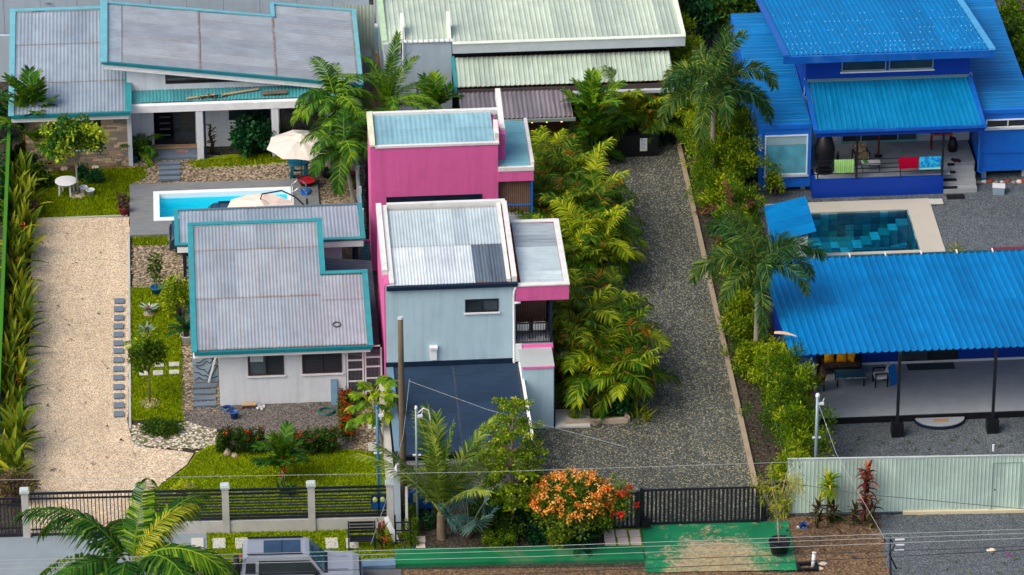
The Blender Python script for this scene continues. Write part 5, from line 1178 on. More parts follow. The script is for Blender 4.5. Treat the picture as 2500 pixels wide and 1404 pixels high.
MB().quad((12.01, 2.04, -.05), (18.25, 2.04, -.05), (18.25, 5.91, -.05), (12.01, 5.91, -.05)).build('water', watermat('teal_water', (.10, .64, .84, 1), .12, 4, .9), pt)
# ================================================================ fences and gates at the street
def fy(x): return -19.37-(x+20.8)*.0306
lf = thing('front_fence', 'concrete and dark steel rail fence along the front lawn', 'fence', (-11, fy(-11), 0))
PX = (-20.8, -16.28, -12.85, -9.43, -6.3)
for i, x in enumerate(PX):
    y = fy(x); h = 2.12
    p = MB().bz(x-.14, x+.14, y-.14, y+.14, 0, h).build('post', CONC, lf)
    mb = MB(); mb.bz(x-.19, x+.19, y-.19, y+.19, h, h+.09); mb.box((x, y, h+.11), (.3, .3, .05)); mb.build('cap', CAPW, p)
for a, b in zip(PX[1:], PX[2:]):
    A = (a+.14, fy(a+.14)); B = (b-.14, fy(b-.14))
    MB().beam((*A, .28), (*B, .28), .16, .58).build('low_wall', CONC, lf)
    for z, w in ((.66, .09), (.8, .08), (.95, .035), (1.09, .035), (1.22, .035), (1.35, .035), (1.48, .035), (1.62, .04), (1.8, .085), (1.98, .1)):
        MB().beam((*A, z), (*B, z), .06, w).build('rail', CHAR, lf)
def bargate(name, label, xa, xb, n, z0, z1, rails, bw):
    g = thing(name, label, 'gate', ((xa+xb)/2, fy((xa+xb)/2), 0)); A = (xa, fy(xa)); B = (xb, fy(xb))
    for z, w in rails: MB().beam((*A, z), (*B, z), .05, w).build('rail', CHAR, g)
    for i in range(n):
        x = xa+(xb-xa)*(i+.5)/n; MB().bz(x-bw/2, x+bw/2, fy(x)-.045, fy(x)-.026, z0, z1).build('bar', CHAR, g)
    return g
bargate('driveway_gate', 'dark steel bar gate across the cream pebble driveway', -20.62, -16.45, 28, .2, 1.98, ((.12, .1), (.36, .06), (1.78, .07), (2.02, .1)), .035)
bargate('garden_gate', 'narrow dark steel gate left of the pebble driveway gate', -22.3, -20.98, 9, .2, 1.8, ((.12, .12), (.45, .07), (1.55, .07), (1.82, .09)), .04)
def slatgate(name, label, xa, xb, y0, y1, n, sw, h=1.72):
    g = thing(name, label, 'gate', ((xa+xb)/2, (y0+y1)/2, 0)); yy = lambda x: y0+(y1-y0)*(x-xa)/(xb-xa)
    for z, w in ((.12, .1), (h-.05, .09)): MB().beam((xa, yy(xa), z), (xb, yy(xb), z), .05, w).build('rail', CHAR, g)
    for i in range(n):
        x = xa+(xb-xa)*(i+.5)/n; MB().bz(x-sw/2, x+sw/2, yy(x)-.046, yy(x)-.027, .14, h-.06).build('slat', CHAR, g)
    for x in (xa, xb): MB().bz(x-.07, x+.07, yy(x)-.06, yy(x)+.06, 0, h+.05).build('post', CHAR, g)
    return g
slatgate('sliding_gate', 'wide black vertical slat gate closing the dark gravel drive', 3.72, 8.42, -20.38, -20.48, 28, .095)
slatgate('side_gate', 'short black slat gate behind the three by three pavers', .6, 3.55, -20.42, -20.6, 18, .095)
slatgate('fence_return', 'short black slat panel right of the wide sliding gate', 8.62, 9.6, -20.35, -20.2, 6, .09)
tag(MB().box((3.9, -20.62, .3), (.34, .26, .3)).box((3.9, -20.6, .5), (.2, .16, .12)).build('gate_motor', BLACK), 'black motor box at the foot of the sliding gate', 'motor')
ff = thing('sheet_fence', 'pale green ribbed sheet fence along the street on the right', 'fence', (15, -20.2, 0))
PG = roofing('pale_green_sheet', srgb(172, 194, 182), .0, .15, .5, .4, mid=srgb(161, 197, 179), spots=.1)
hy = lambda x: -19.98-(x-9.7)*.043
sheets(ff, (9.62, hy(9.62), 2.6), (26.0, hy(26), 2.6), (26.0, hy(26), .1), (9.62, hy(9.62), .1), 15, 1, .16, .013, PG, 'trap', name='fence_sheet')
MB().beam((9.6, hy(9.6), 2.62), (26, hy(26), 2.62), .07, .05).build('top_rail', CAPW, ff)
MB().beam((14.3, hy(14.3)-.08, .06), (26, hy(26)-.08, .06), .12, .16).build('plinth', paint('cream_plinth', srgb(206, 192, 158), .8, .2, .1, 2, .3), ff)
dr = MB(); y_ = hy(18.4)-.05
dr.bz(17.82, 19.04, y_-.01, y_, 2.28, 2.31); dr.bz(17.82, 17.85, y_-.01, y_, .15, 2.28); dr.bz(19.0, 19.03, y_-.03, y_-.02, .15, 2.28); dr.build('door_outline', paint('green_grey_edge', srgb(120, 148, 134), .6, .3), ff)
MB().tube([(17.95, y_-.02, 1.1), (17.95, y_-.09, 1.1), (17.95, y_-.09, 1.16)], .025, 6).build('door_handle', BLACK, ff)
lw = thing('boundary_wall', 'dark wall with bright green painted top along the left hedge', 'wall', (-22, 2, 0))
MB().bz(-22.06, -21.96, -11, 14.2, 0, 1.86).build('wall', paint('wall_dark_blue', srgb(28, 60, 66), .7, .2, .2, 2, .3), lw); MB().bz(-22.1, -21.94, -11, 14.2, 1.86, 1.92).build('cap', paint('lime_green_cap', srgb(58, 118, 12), .6, .2, .15, 1, .3), lw)
bf = thing('boundary_fence', 'white and pale blue panel fence between left pool and pink house', 'fence', (-6.3, 12, 0))
for i in range(6):
    y = 4.6+i*2.1; MB().bz(-6.36, -6.28, y+.04, y+2.02, .1, 1.5).build('panel', paint('fence_panel_white', srgb(196, 206, 208), .6, .3, .1, 2, .3) if i % 2 else paint('fence_panel_blue', srgb(104, 160, 184), .6, .3, .1, 2, .3), bf)
    MB().bz(-6.4, -6.24, y-.06, y+.04, 0, 1.75).build('post', GREYTRIM, bf)
lg = thing('louvre_gate', 'small teal louvre gate beside the pink side wall', 'gate', (-6.28, 2.0, 0))
mb = MB(); [mb.box((-6.32, 1.2, 1.0+i*.11), (.42, .05, .07)) for i in range(8)]; mb.build('louvre', TEAL, lg); mb = MB(); mb.bz(-6.54, -6.1, 1.17, 1.23, 1.9, 1.98); mb.bz(-6.54, -6.1, 1.17, 1.23, .85, .93); mb.build('frame', PINKTRIM, lg)

# ================================================================ poles and wires
p = G(985, 1262); w = thing('utility_pole', 'tall weathered wooden pole in front of the pale blue house', 'pole', p)
trunk_mb((0, 0, 0), (0.0, 0, 9.1), .17, .11, 0, 10).build('shaft', POLEW, w, True, local=True); MB().tube([(0, 0, 9.1), (0, 0, 9.16)], [.12, .1], 10).build('cap', GREYTRIM, w, local=True)
def steelpole(px, py, h, r, label, mast=True, mat=GALV):
    b = G(px, py); o = thing('service_pole', label, 'pole', b)
    MB().tube([(0, 0, 0), (0, 0, h)], r, 8).build('shaft', mat, o, True, local=True); MB().lathe([(r*1.3, 0), (r*1.3, .08), (r*.6, .14)], (0, 0, h), 8).build('cap', PLASTW if mast else PLASTBB, o, local=True)
    mb = MB(); mb.box((.14, -.02, h-.32), (.22, .08, .1)); mb.tube([(0, 0, h-.3), (.2, 0, h-.28), (.26, 0, h-.1)], .02, 5); mb.box((-.1, 0, h*.63), (.12, .06, .06)); mb.box((.1, 0, h*.63), (.14, .06, .06)); mb.build('insulator', PLASTW, o, local=True)
    return o
s1 = steelpole(926, 1290, 5.55, .055, 'blue grey service pole with twin meters beside the papaya', False, paint('blue_pole', srgb(46, 104, 136), .45, .5, .1, 3, .1))
mb = MB(); mb.tube([(.1, -.02, .3), (.1, -.02, 3.0), (.08, 0, 3.4)], .03, 6); mb.build('conduit', paint('blue_pole', None), s1, local=True)
m_ = MB().box((.0, -.1, 1.35), (.62, .1, .62)).build('meter_board', NAVY, s1, local=True)
for dx in (-.15, .15):
    a = MB().box((dx, -.19, 1.2), (.24, .08, .26)).build('meter_base', PLASTB, s1, local=True); a2 = MB().lathe([(.1, 0), (.1, .1), (.06, .12)], (0, 0, 0), 12).build('meter', paint('meter_glass', srgb(150, 170, 96), .2, .5), s1, local=True)
    a2.location = (dx, -.15, 1.46); a2.rotation_euler = (pi/2, 0, 0)
s2 = steelpole(1020, 1300, 5.7, .05, 'grey service pole with curved mast left of the young coconut palm')
MB().tube([(.05, 0, 5.5), (.3, 0, 5.72), (.5, 0, 5.6), (.56, 0, 5.2)], .025, 6).build('weatherhead', PLASTW, s2, local=True)
steelpole(1988, 1236, 5.1, .07, 'galvanised service pole behind the pale green fence')
p = G(2178, 1560); o = thing('utility_pole', 'dark street pole with insulators at the lower right gravel', 'pole', p)
MB().tube([(0, 0, 0), (-.25, 0, 4.6)], .045, 8).build('shaft', NAVY, o, True, local=True); mb = MB(); [mb.box((.02+.12, 0, 4.0+i*.24), (.36, .05, .05)) for i in range(3)]; mb.build('insulator_arm', PLASTW, o, local=True)
MB().tube([(-.2, -.05, 4.5), (-.05, -.1, 4.3), (-.25, -.1, 3.9), (.05, -.05, 3.2)], .035, 5).build('cable_loop', BLACK, o, local=True)
p = G(972, 1300); o = thing('gate_pillar', 'slim white pillar with pointed cap beside the wooden pole', 'pillar', p)
MB().hexa([(-.12, -.1, 0), (.12, -.1, 0), (.12, .1, 0), (-.12, .1, 0)], [(-.14, -.1, 2.75), (.1, -.1, 2.75), (.1, .1, 2.75), (-.14, .1, 2.75)]).build('shaft', CREAMWALL, o, local=True); MB().lathe([(.19, 0), (.12, .2), (.02, .42)], (-.02, 0, 2.75), 4).build('cap', PLASTW, o, local=True)
MB().bz(.3, .4, -.05, .05, 0, 2.1).build('post', PLASTW, o, local=True)
bx = thing('meter_cabinet', 'dark blue twin meter cabinet behind the wooden pole', 'cabinet', G(1028, 1262))
MB().box((0, 0, .85), (.95, .3, .75)).build('body', PLASTB, bx, local=True)
for dx in (-.24, .24): MB().box((dx, -.17, 1.0), (.14, .05, .36)).build('meter', paint('meter_glass', None), bx, local=True)
MB().bz(-.4, .4, -.1, .1, 0, .475).build('stand', BLACK, bx, local=True)
WIRE = paint('pale_wire', srgb(150, 156, 156), .5, .4, .1, 2, 0, bump=0); WIRED = paint('black_cable', srgb(30, 34, 40), .5, .4, .1, 2, 0, bump=0)
def wire(pts, z, r, mat, label, sag=.0):
    r = r*.7
    P = [G(px, py, zz) for (px, py), zz in zip(pts, z if isinstance(z, (list, tuple)) else [z]*len(pts))]; Q = []
    for a, b in zip(P, P[1:]):
        for k in range(10):
            u = k/10; Q.append(a+(b-a)*u-np.array([0, 0, sag*4*u*(1-u)]))
    Q.append(P[-1]); tag(MB().tube(Q, r, 4).build('overhead_wire', mat), label, 'wire', 'wires along the street')
wire([(-80, 1173), (1200, 1152), (2580, 1107)], 5.6, .013, WIRE, 'highest pale street wire crossing lawn, palms and green fence')
wire([(-80, 1370), (1300, 1334), (2580, 1289)], 6.2, .016, WIRE, 'uppermost of the three pale wires over the green kerb')
wire([(-80, 1379), (1300, 1344), (2580, 1299)], 6.0, .016, WIRE, 'middle of the three pale wires over the green kerb')
wire([(-80, 1391), (1300, 1359), (2580, 1311)], 5.8, .016, WIRE, 'lowest of the three pale wires over the green kerb')
wire([(600, 1400), (1300, 1377), (2580, 1331)], 5.4, .02, WIRED, 'dark cable over the kerb just below the pale wires')
wire([(1000, 1412), (1900, 1374), (2580, 1338)], 5.2, .024, WIRED, 'thick black cable at the bottom over brown soil')
wire([(1886, 1172), (2100, 1206), (2580, 1250)], [3.2, 3.4, 3.6], .02, WIRED, 'black cable drooping in front of the pale green fence')
wire([(998, 930), (1190, 1000), (1530, 1092)], [5.4, 4.6, 3.8], .014, WIRE, 'pale service wire slanting from wooden pole over the dark carport roof')
wire([(1530, 1092), (1850, 1168), (2158, 1310)], [4.6, 4.7, 4.7], .01, WIRED, 'thin dark wire slanting over the gravel drive')
wire([(1992, 968), (2042, 1108), (2158, 1312)], [4.8, 4.8, 4.7], .014, WIRE, 'pale service wire slanting from galvanised pole across the green fence')
wire([(1000, 925), (985, 1060), (940, 1230), (905, 1330)], [5.4, 4.4, 2.2, .4], .014, WIRE, 'pale cable hanging down beside the wooden pole')

# ================================================================ vehicles
def suv(name, label, loc, rz, body, L=4.7, Wd=1.95, spare=True):
    o = thing(name, label, 'car', loc, rz)
    h = Wd/2
    def sec(pts, inset):
        return [(x, s*(h-i), z) for s in (-1, 1) for (x, z), i in zip(pts, inset)]
    # lower body with bonnet: outline along the length, slightly tucked in at the top
    x0, x1 = -L/2, L/2
    out = [(x0, .42), (x0, .95), (x0+.04, 1.12), (.72, 1.12), (.86, 1.12), (x1-.3, 1.06), (x1-.06, .96), (x1, .8), (x1-.02, .42)]
    ins = [.04, .0, .05, .05, .06, .12, .16, .1, .06]
    n = len(out); v = sec(out, ins); f = [list(range(n))[::-1], [n+i for i in range(n)]]+[[i, (i+1) % n, n+(i+1) % n, n+i] for i in range(n)]
    b = MB(); b.add(v, [np.array(q) for q in f]).build('body', body, o, local=True)
    cab = [(x0+.03, 1.1), (x0+.12, 1.78), (x0+.3, 1.88), (.2, 1.9), (.36, 1.86), (.95, 1.1)]; ci = [.06, .24, .31, .32, .3, .1]
    n = len(cab); v = sec(cab, ci); f = [list(range(n))[::-1], [n+i for i in range(n)]]+[[i, (i+1) % n, n+(i+1) % n, n+i] for i in range(n)]
    MB().add(v, [np.array(q) for q in f]).build('cabin', body, o, local=True)
    def on(s, x, z, out=.012):   # point on the cabin side
        t = (z-1.1)/.7; return (x, s*(h-.06-.2*t+out), z)
    for s in (-1, 1):
        MB().add([on(s, x0+.72, 1.16), on(s, .78, 1.16), on(s, .36, 1.7), on(s, x0+.74, 1.72)], [[0, 1, 2, 3]]).build('side_window', GLASS, o, local=True)
        MB().add([on(s, x0+.2, 1.22, .014), on(s, x0+.6, 1.22, .014), on(s, x0+.6, 1.66, .014), on(s, x0+.24, 1.66, .014)], [[0, 1, 2, 3]]).build('rear_side_window', GLASS, o, local=True)
        MB().beam((x0+.3, s*(h-.37), 1.96), (.1, s*(h-.37), 1.96), .06, .05).build('roof_rail', BLACK, o, local=True)
        MB().box((.62, s*(h+.07), 1.22), (.14, .2, .16)).build('mirror', BLACK, o, local=True)
        MB().box((x1-.12, s*(h-.3), .86), (.14, .26, .2)).build('headlight', STEEL, o, local=True)
        MB().box((x0+.0, s*(h-.14), .98), (.05, .12, .2)).build('tail_light', PLASTR, o, local=True)
        for k in (-.12, .88): MB().box((k-.9+.3, s*(h+.005), .98), (.2, .03, .04)).build('door_handle', BLACK, o, local=True)
        for wx in (x0+.86, x1-.92):
            a = MB().lathe([(.2, -.12), (.36, -.12), (.39, -.06), (.39, .06), (.36, .12), (.2, .12)], n=18).build('wheel', BLACK, o, local=True); a.location = (wx, s*(h-.1), .39); a.rotation_euler = (pi/2, 0, 0)
            r_ = MB().lathe([(.0, .05), (.08, .07), (.2, .1), (.22, .122)], n=14).build('rim', STEEL, a, local=True); r_.rotation_euler = (0 if s < 0 else pi, 0, 0)
            MB().box((wx, s*(h-.02), .62), (.98, .12, .22)).build('wheel_arch', BLACK, o, local=True)
        MB().add([(.9, s*.55, 1.135), (x1-.5, s*.5, 1.105), (x1-.5, s*.47, 1.105), (.9, s*.52, 1.135)], [[0, 1, 2, 3]]).build('bonnet_crease', BLACK, o, local=True)
    MB().add([(.42, -h+.38, 1.84), (.42, h-.38, 1.84), (.93, h-.2, 1.17), (.93, -h+.2, 1.17)], [[0, 1, 2, 3]]).build('windscreen', GLASST, o, local=True).location = (.012, 0, .012)
    MB().bz(.94, 1.06, -h+.22, h-.22, 1.1, 1.135).build('wiper_panel', BLACK, o, local=True)
    MB().add([(x0+.14-.03, -.7, 1.7), (x0+.05-.03, -.72, 1.2), (x0+.05-.03, .72, 1.2), (x0+.14-.03, .7, 1.7)], [[0, 1, 2, 3]]).build('rear_window', GLASS, o, local=True)
    MB().bz(-1.42, .02, -.46, .46, 1.9, 1.915).build('glass_roof', glass('sky_glass', srgb(34, 58, 80), .12), o, local=True)
    MB().bz(-.72, -.69, -.46, .46, 1.916, 1.92).build('glass_roof_bar', BLACK, o, local=True)
    MB().box((x1-.02, 0, .84), (.08, 1.15, .22)).build('grille', BLACK, o, local=True); MB().box((x1+.0, 0, .52), (.14, Wd-.1, .26)).build('front_bumper', body, o, local=True); MB().box((x0-.02, 0, .52), (.14, Wd-.1, .26)).build('rear_bumper', BLACK, o, local=True)
    MB().box((x1+.075, 0, .54), (.01, .5, .12)).build('number_plate', PLASTW, o, local=True)
    if spare:
        a = MB().lathe([(.0, -.11), (.34, -.11), (.38, -.05), (.38, .05), (.34, .11), (.0, .12)], n=18).build('spare_wheel', BLACK, o, local=True); a.location = (x0-.16, .1, 1.05); a.rotation_euler = (0, pi/2, 0)
    MB().bz(x0+.2, x1-.2, -h+.15, h-.15, .22, .46).build('underbody', BLACK, o, local=True)
    return o
def carpaint(name, c, m):
    t = NT(name); v = t.coord(); a = t.noise(v, 1.2, 4)
    t.b.inputs['Coat Weight'].default_value = .6; t.b.inputs['Coat Roughness'].default_value = .08
    return t.fin(t.ramp(a.outputs[0], [(.3, mul(c, .93)), (.7, mul(c, 1.05))]), .35, .5, m)
b = G(735, 1434); suv('parked_car', 'silver white boxy off road car parked at the bottom street edge', (b[0], b[1], 0), radians(-1.6), carpaint('silver_car_paint', srgb(150, 156, 165), .25))
suv('parked_car', 'dark blue car parked half under the grey carport roof beside the pool', (-12.55, 4.75, 0), pi, carpaint('dark_blue_car_paint', srgb(26, 52, 74), .3), 4.5, 1.85, False)

# ================================================================ garden furniture and pots
def parasol(name, label, c, zc, r, drop, mat, base, n=8, rot=.2):
    o = thing(name, label, 'parasol', (base[0], base[1], 0)); off = np.array([c[0]-base[0], c[1]-base[1], 0])
    cv = None
    for i in range(n):
        a0, a1 = rot+i*2*pi/n, rot+(i+1)*2*pi/n
        p0 = off+[r*cos(a0), r*sin(a0), zc-drop]; p1 = off+[r*cos(a1), r*sin(a1), zc-drop]; t = off+[0, 0, zc]; am = (a0+a1)/2
        e = off+[r*.9*cos(am), r*.9*sin(am), zc-drop+.02]; h0 = (p0+t)/2+[0, 0, .05]; h1 = (p1+t)/2+[0, 0, .05]; hm = (e+t)/2+[0, 0, .0]
        mb = MB(); mb.add([t, h0, hm, h1, p0, e, p1], [np.array([[0, 1, 2], [0, 2, 3]]), np.array([[1, 4, 5, 2], [2, 5, 6, 3]])]); mb.build('canopy_panel', mat, o, local=True)
    MB().lathe([(.42, -.12), (.2, .01), (.03, .09)], tuple(off+[0, 0, zc+.05]), n).build('vent_flap', mat, o, local=True)
    mb = MB()
    for i in range(n):
        a = rot+i*2*pi/n; mb.tube([off+[0, 0, zc-.08], off+[r*.97*cos(a), r*.97*sin(a), zc-drop-.03]], .014, 4)
    mb.build('ribs', CHAR, o, local=True); return o, off
c = G(735, 347, 2.35); o, _ = parasol('parasol', 'beige garden parasol open over teal table by the small palms', c, 2.62, 1.6, .42, CANV, c)
MB().tube([(0, 0, 0), (0, 0, 2.6)], .025, 6).build('pole', CHAR, o, local=True); MB().lathe([(.3, 0), (.3, .08), (.06, .14)], n=12).build('base', CONC, o, local=True)
c = G(635, 506, 2.2); b = G(752, 600, 0); o, off = parasol('parasol', 'cream cantilever parasol leaning over the turquoise pool', c, 2.45, 1.62, .35, CANVP, b, 6, .35)
MB().tube([(0, 0, .05), (.02, 0, 1.4), (.0, 0, 2.35)], .045, 8).build('mast', CHAR, o, local=True); MB().tube([(0, 0, 1.9), (-.5, .0, 2.45), (-1.1, 0, 2.8), tuple(off+[.1, 0, 2.85]), tuple(off+[0, 0, 2.5])], .035, 6).build('arm', CHAR, o, local=True)
MB().box((0, 0, .2), (.8, .1, .08)).box((0, 0, .2), (.1, .8, .08)).build('foot', CHAR, o, local=True)
def table_round(name, label, c, r, h, mat, legs=4, cat='table'):
    o = thing(name, label, cat, (c[0], c[1], 0)); MB().lathe([(r*.92, h-.06), (r, h-.03), (r, h), (r*.96, h+.01)], n=24).build('tabletop', mat, o, local=True)
    for i in range(legs):
        a = .5+i*2*pi/legs; MB().hexa([(r*.75*cos(a)-.035, r*.75*sin(a)-.035, 0), (r*.75*cos(a)+.035, r*.75*sin(a)-.035, 0), (r*.75*cos(a)+.035, r*.75*sin(a)+.035, 0), (r*.75*cos(a)-.035, r*.75*sin(a)+.035, 0)], [(r*.7*cos(a)-.045, r*.7*sin(a)-.045, h-.06), (r*.7*cos(a)+.045, r*.7*sin(a)-.045, h-.06), (r*.7*cos(a)+.045, r*.7*sin(a)+.045, h-.06), (r*.7*cos(a)-.045, r*.7*sin(a)+.045, h-.06)]).build('leg', mat, o, local=True)
    return o
table_round('garden_table', 'round white plastic garden table on the upper lawn', G(161, 441, .72), .5, .72, PLASTW)
b = G(729, 432); o = thing('garden_table', 'teal plastic garden table under the beige parasol', 'table', b)
MB().prism([(-.48, .25), (-.45, -.1), (-.2, -.3), (.3, -.3), (.5, -.05), (.5, .25)], .68, .78).build('tabletop', PLASTT, o, local=True)
for x in (-.28, .34): MB().hexa([(x-.12, -.2, 0), (x+.02, -.2, 0), (x+.02, .15, 0), (x-.12, .15, 0)], [(x-.06, -.22, .68), (x+.1, -.22, .68), (x+.1, .18, .68), (x-.06, .18, .68)]).build('leg', PLASTT, o, local=True)
MB().bz(-.22, .3, -.05, .05, .3, .36).build('crossbar', PLASTT, o, local=True)
def pot(name, label, px, py, r, h, mat, shape=.72, gr=None, cat='pot'):
    b = G(px, py); o = thing(name, label, cat, b, group=gr)
    MB().lathe([(r*shape, 0), (r*.98, h*.92), (r*1.06, h*.94), (r*1.06, h), (r*.9, h), (r*.88, h*.88)], n=16).build('pot', mat, o, True, local=True)
    MB().lathe([(0, h*.875), (r*.9, h*.87)], n=16).build('soil', SOILM, o, local=True); return o
def tuft(o, z, n, L, Wd, mat, seed=1, e=(.4, 1.4), bend=.9, name='leaves', tint=(.2, .8), xy=(0, 0), sp=.04, nn=4):
    rr = random.Random(seed); mb = MB()
    for i in range(n): blade(mb, (xy[0]+rr.uniform(-sp, sp), xy[1]+rr.uniform(-sp, sp), z), i*2.4+rr.uniform(-.3, .3), L*rr.uniform(.7, 1.1), Wd*rr.uniform(.8, 1.15), rr.uniform(*e), bend*rr.uniform(.6, 1.2), rr.uniform(*tint), nn)
    return mb.build(name, mat, o, local=True)
def ball(o, z, r, n, size, mat, name='leaves', up=.3, seed=0, k=14, sq=1.0):
    c = shell((0, 0, z), (r*.7, r*.7, r*.7*sq), k, .5); return leafcloud(MB(), c, r*.42, n//k, size, up).build(name, mat, o, local=True)
pot('flower_pot', 'empty white flower pot against the lawn tree trunk', 204, 472, .2, .34, PLASTW)
pot('flower_pot', 'white flower pot with dark soil right of the lawn tree', 221, 477, .2, .3, PLASTW)
o = pot('planter', 'maroon pot of purple leaves at the pool deck corner', 303, 524, .24, .4, MAROON); ball(o, .5, .27, 300, .13, L_PURP)
o = pot('planter', 'small purple leaved plant just above the maroon pot', 300, 498, .14, .2, MAROON); ball(o, .34, .26, 260, .12, L_PURP)
o = pot('planter', 'terracotta pot of purple leaves at the hedge corner of the upper lawn', 86, 532, .24, .36, TERRA); ball(o, .6, .3, 320, .13, L_PURP)
o = pot('planter', 'terracotta tub with green shoots below the stone wall', 122, 404, .3, .3, TERRA); tuft(o, .28, 12, .4, .07, L_BUSH, 3)
o = pot('planter', 'white urn with slim dry stalks beside the stone wall corner', 290, 402, .2, .34, WSTONE); tuft(o, .3, 9, .5, .04, L_BUSH, 4)
o = pot('planter', 'tan urn with tall bare twigs at the stone wall corner', 307, 400, .2, .4, paint('tan_urn', srgb(168, 144, 110), .8, .2, .15, 3, .2)); mb = MB(); rr = random.Random(2)
for i in range(9): mb.tube([(0, 0, .35), (rr.uniform(-.1, .1), rr.uniform(-.1, .1), .9), (rr.uniform(-.22, .22), rr.uniform(-.1, .1), rr.uniform(1.2, 1.6))], [.014, .01, .005], 4)
mb.build('twigs', BARK, o, local=True)
o = pot('planter', 'dark planter with bushy green palm at the entrance porch', 343, 388, .26, .4, BLACKPOT)
set_fronds(o, 'pool', .4, 12, .75, 5); tuft(o, .35, 10, .5, .12, L_LIME, 8)
pot('flower_pot', 'glossy red pot beside the entrance doorway', 360, 352, .17, .3, PLASTR)
pot('flower_pot', 'tall black pot below the red pot at the entrance', 361, 368, .2, .45, BLACKPOT)
o = pot('flower_pot', 'small teal watering pot beside the entrance slab', 329, 396, .16, .24, PLASTT)
b = G(516, 375); o = thing('driftwood_sculpture', 'dark twisted driftwood standing against the white porch wall', 'sculpture', b); rr = random.Random(4); mb = MB()
mb.tube([(0, 0, 0), (.08, 0, .5), (-.06, .0, 1.0), (.02, 0, 1.5)], [.12, .09, .07, .03], 6)
for k in range(9): z = .3+k*.14; mb.tube([(0, 0, z), (rr.uniform(-.3, .3), rr.uniform(-.15, .1), z+rr.uniform(.05, .25)), (rr.uniform(-.38, .38), rr.uniform(-.1, .1), z+rr.uniform(-.05, .4))], [.04, .025, .01], 5)
mb.build('branches', BARKD, o, True, local=True); MB().box((0, 0, .05), (.7, .3, .1)).build('base', BLACK, o, local=True)
pot('plant_tub', 'black plant tub under the small palms beside the left pool', 800, 432, .3, .36, BLACKPOT); pot('plant_tub', 'dark red pot under the leaning palm by the left pool', 857, 442, .22, .42, MAROON)
o = pot('planter', 'red brown pot with yellow green grass beside palm trunk', 866, 460, .16, .2, MAROON); tuft(o, .2, 16, .5, .04, L_FERN, 6)
o = thing('basin', 'round red basin with dark rim on the slate pool deck', 'basin', G(750, 456)+np.array([0, 0, .14])); MB().lathe([(.3, 0), (.4, .2), (.43, .22), (.41, .23), (.37, .2)], n=18).build('rim', BLACKPOT, o, local=True); MB().lathe([(0, .1), (.28, .1), (.375, .205)], n=18).build('bowl', PLASTR, o, local=True)
p = G(745, 470, .16); tag(MB().prism([(p[0]-.22, p[1]+.15), (p[0]-.05, p[1]+.3), (p[0]+.24, p[1]+.24), (p[0]+.2, p[1]-.16), (p[0]+.05, p[1]-.3), (p[0]-.16, p[1]-.22)], .15, .24).build('swim_board', PLASTBB), 'bright blue swim board lying on the slate pool deck', 'swim board')
o = thing('pool_ladder', 'pair of white handrails curving into the turquoise pool', 'ladder', G(735, 495)+np.array([0, 0, .14]))
for dy in (-.35, .45): MB().tube([(.25, dy, 0), (.25, dy, .55), (.1, dy, .75), (-.15, dy, .78), (-.4, dy, .55), (-.45, dy, -.3)], .03, 6).build('handrail', STEEL, o, True, local=True)
# side garden
o = pot('plant_tub', 'turquoise blue tub holding a young tree beside the side lawn', 383, 718, .27, .36, paint('turquoise_pot', srgb(20, 92, 130), .4, .5, .1, 3, .1)); o.name = 'planter'
mb = MB(); mb.tube([(0, 0, .3), (.03, 0, .9), (-.02, 0, 1.7)], [.03, .025, .012], 5); mb.build('trunk', BARK, o, True, local=True); leafcloud(MB(), [(R.uniform(-.22, .22), R.uniform(-.22, .22), z) for z in np.linspace(.75, 1.85, 11)], .2, 26, .17, .2, .5).build('leaves', L_BUSH, o, local=True)
for px, py, lb in ((364, 768, 'silver bromeliad in its stone ring, upper one on the side lawn'), (357, 818, 'silver bromeliad behind the young tree on the side lawn')):
    o = thing('bromeliad', lb, 'plant', G(px, py), group='silver bromeliads on the side lawn'); MB().lathe([(.28, 0), (.28, .06), (.1, .1)], n=10).build('stone_ring', STONE, o, local=True); tuft(o, .12, 18, .55, .13, L_SILV, int(px), (.5, 1.3), .7); tuft(o, .14, 8, .32, .09, L_CORD, int(py), (1.0, 1.45), .4, name='heart')
o = pot('planter', 'big white pot with dark cycad beside the small house', 456, 838, .25, .42, PLASTW); MB().tube([(0, 0, .35), (0, 0, .62)], [.1, .13], 8).build('trunk', BARKD, o, local=True); set_fronds(o, 'cycad', .62, 16, .9, 3)
b = G(366, 985); o = thing('tree_ring', 'pale gravel ring round the young tree on the side lawn', 'gravel ring', b); MB().lathe([(.48, 0), (.44, .03), (.1, .05)], n=20).build('gravel', CREAMG, o, local=True)
b = G(190, 478); o = thing('tree_ring', 'pale stone ring round the lawn tree by the white table', 'gravel ring', b); MB().lathe([(.36, 0), (.32, .06), (.1, .08)], n=16).build('gravel', WSTONE, o, local=True)
o = pot('bucket', 'blue plastic bucket on gravel below the small house window', 572, 1022, .19, .34, PLASTB, cat='bucket')
def coil(c, r, n, mat, rad=.016):
    mb = MB(); a = np.linspace(0, n*2*pi, n*14); rr = r*(1-.12*np.sin(a*.37)); mb.tube(np.c_[c[0]+rr*np.cos(a), c[1]+rr*.9*np.sin(a), .03+a*.004], rad, 5); return mb.build('garden_hose', mat)
p = G(556, 1002); tag(coil(p, .2, 5, PLASTB, .02), 'coiled blue hose beside the blue bucket', 'hose')
p = G(797, 1008); tag(coil(p, .33, 4, paint('green_hose', srgb(24, 92, 86), .45, .4), .018), 'coiled green hose on gravel near the red hedge', 'hose')
b = G(607, 998); o = thing('wooden_step', 'low wooden step against the white front wall', 'step', b); MB().bz(-.3, .3, -.1, .12, .2, .24).build('tread', WOODL, o, local=True); [MB().bz(x-.02, x+.02, -.08, .12, 0, .2).build('leg', WOODD, o, local=True) for x in (-.26, .26)]
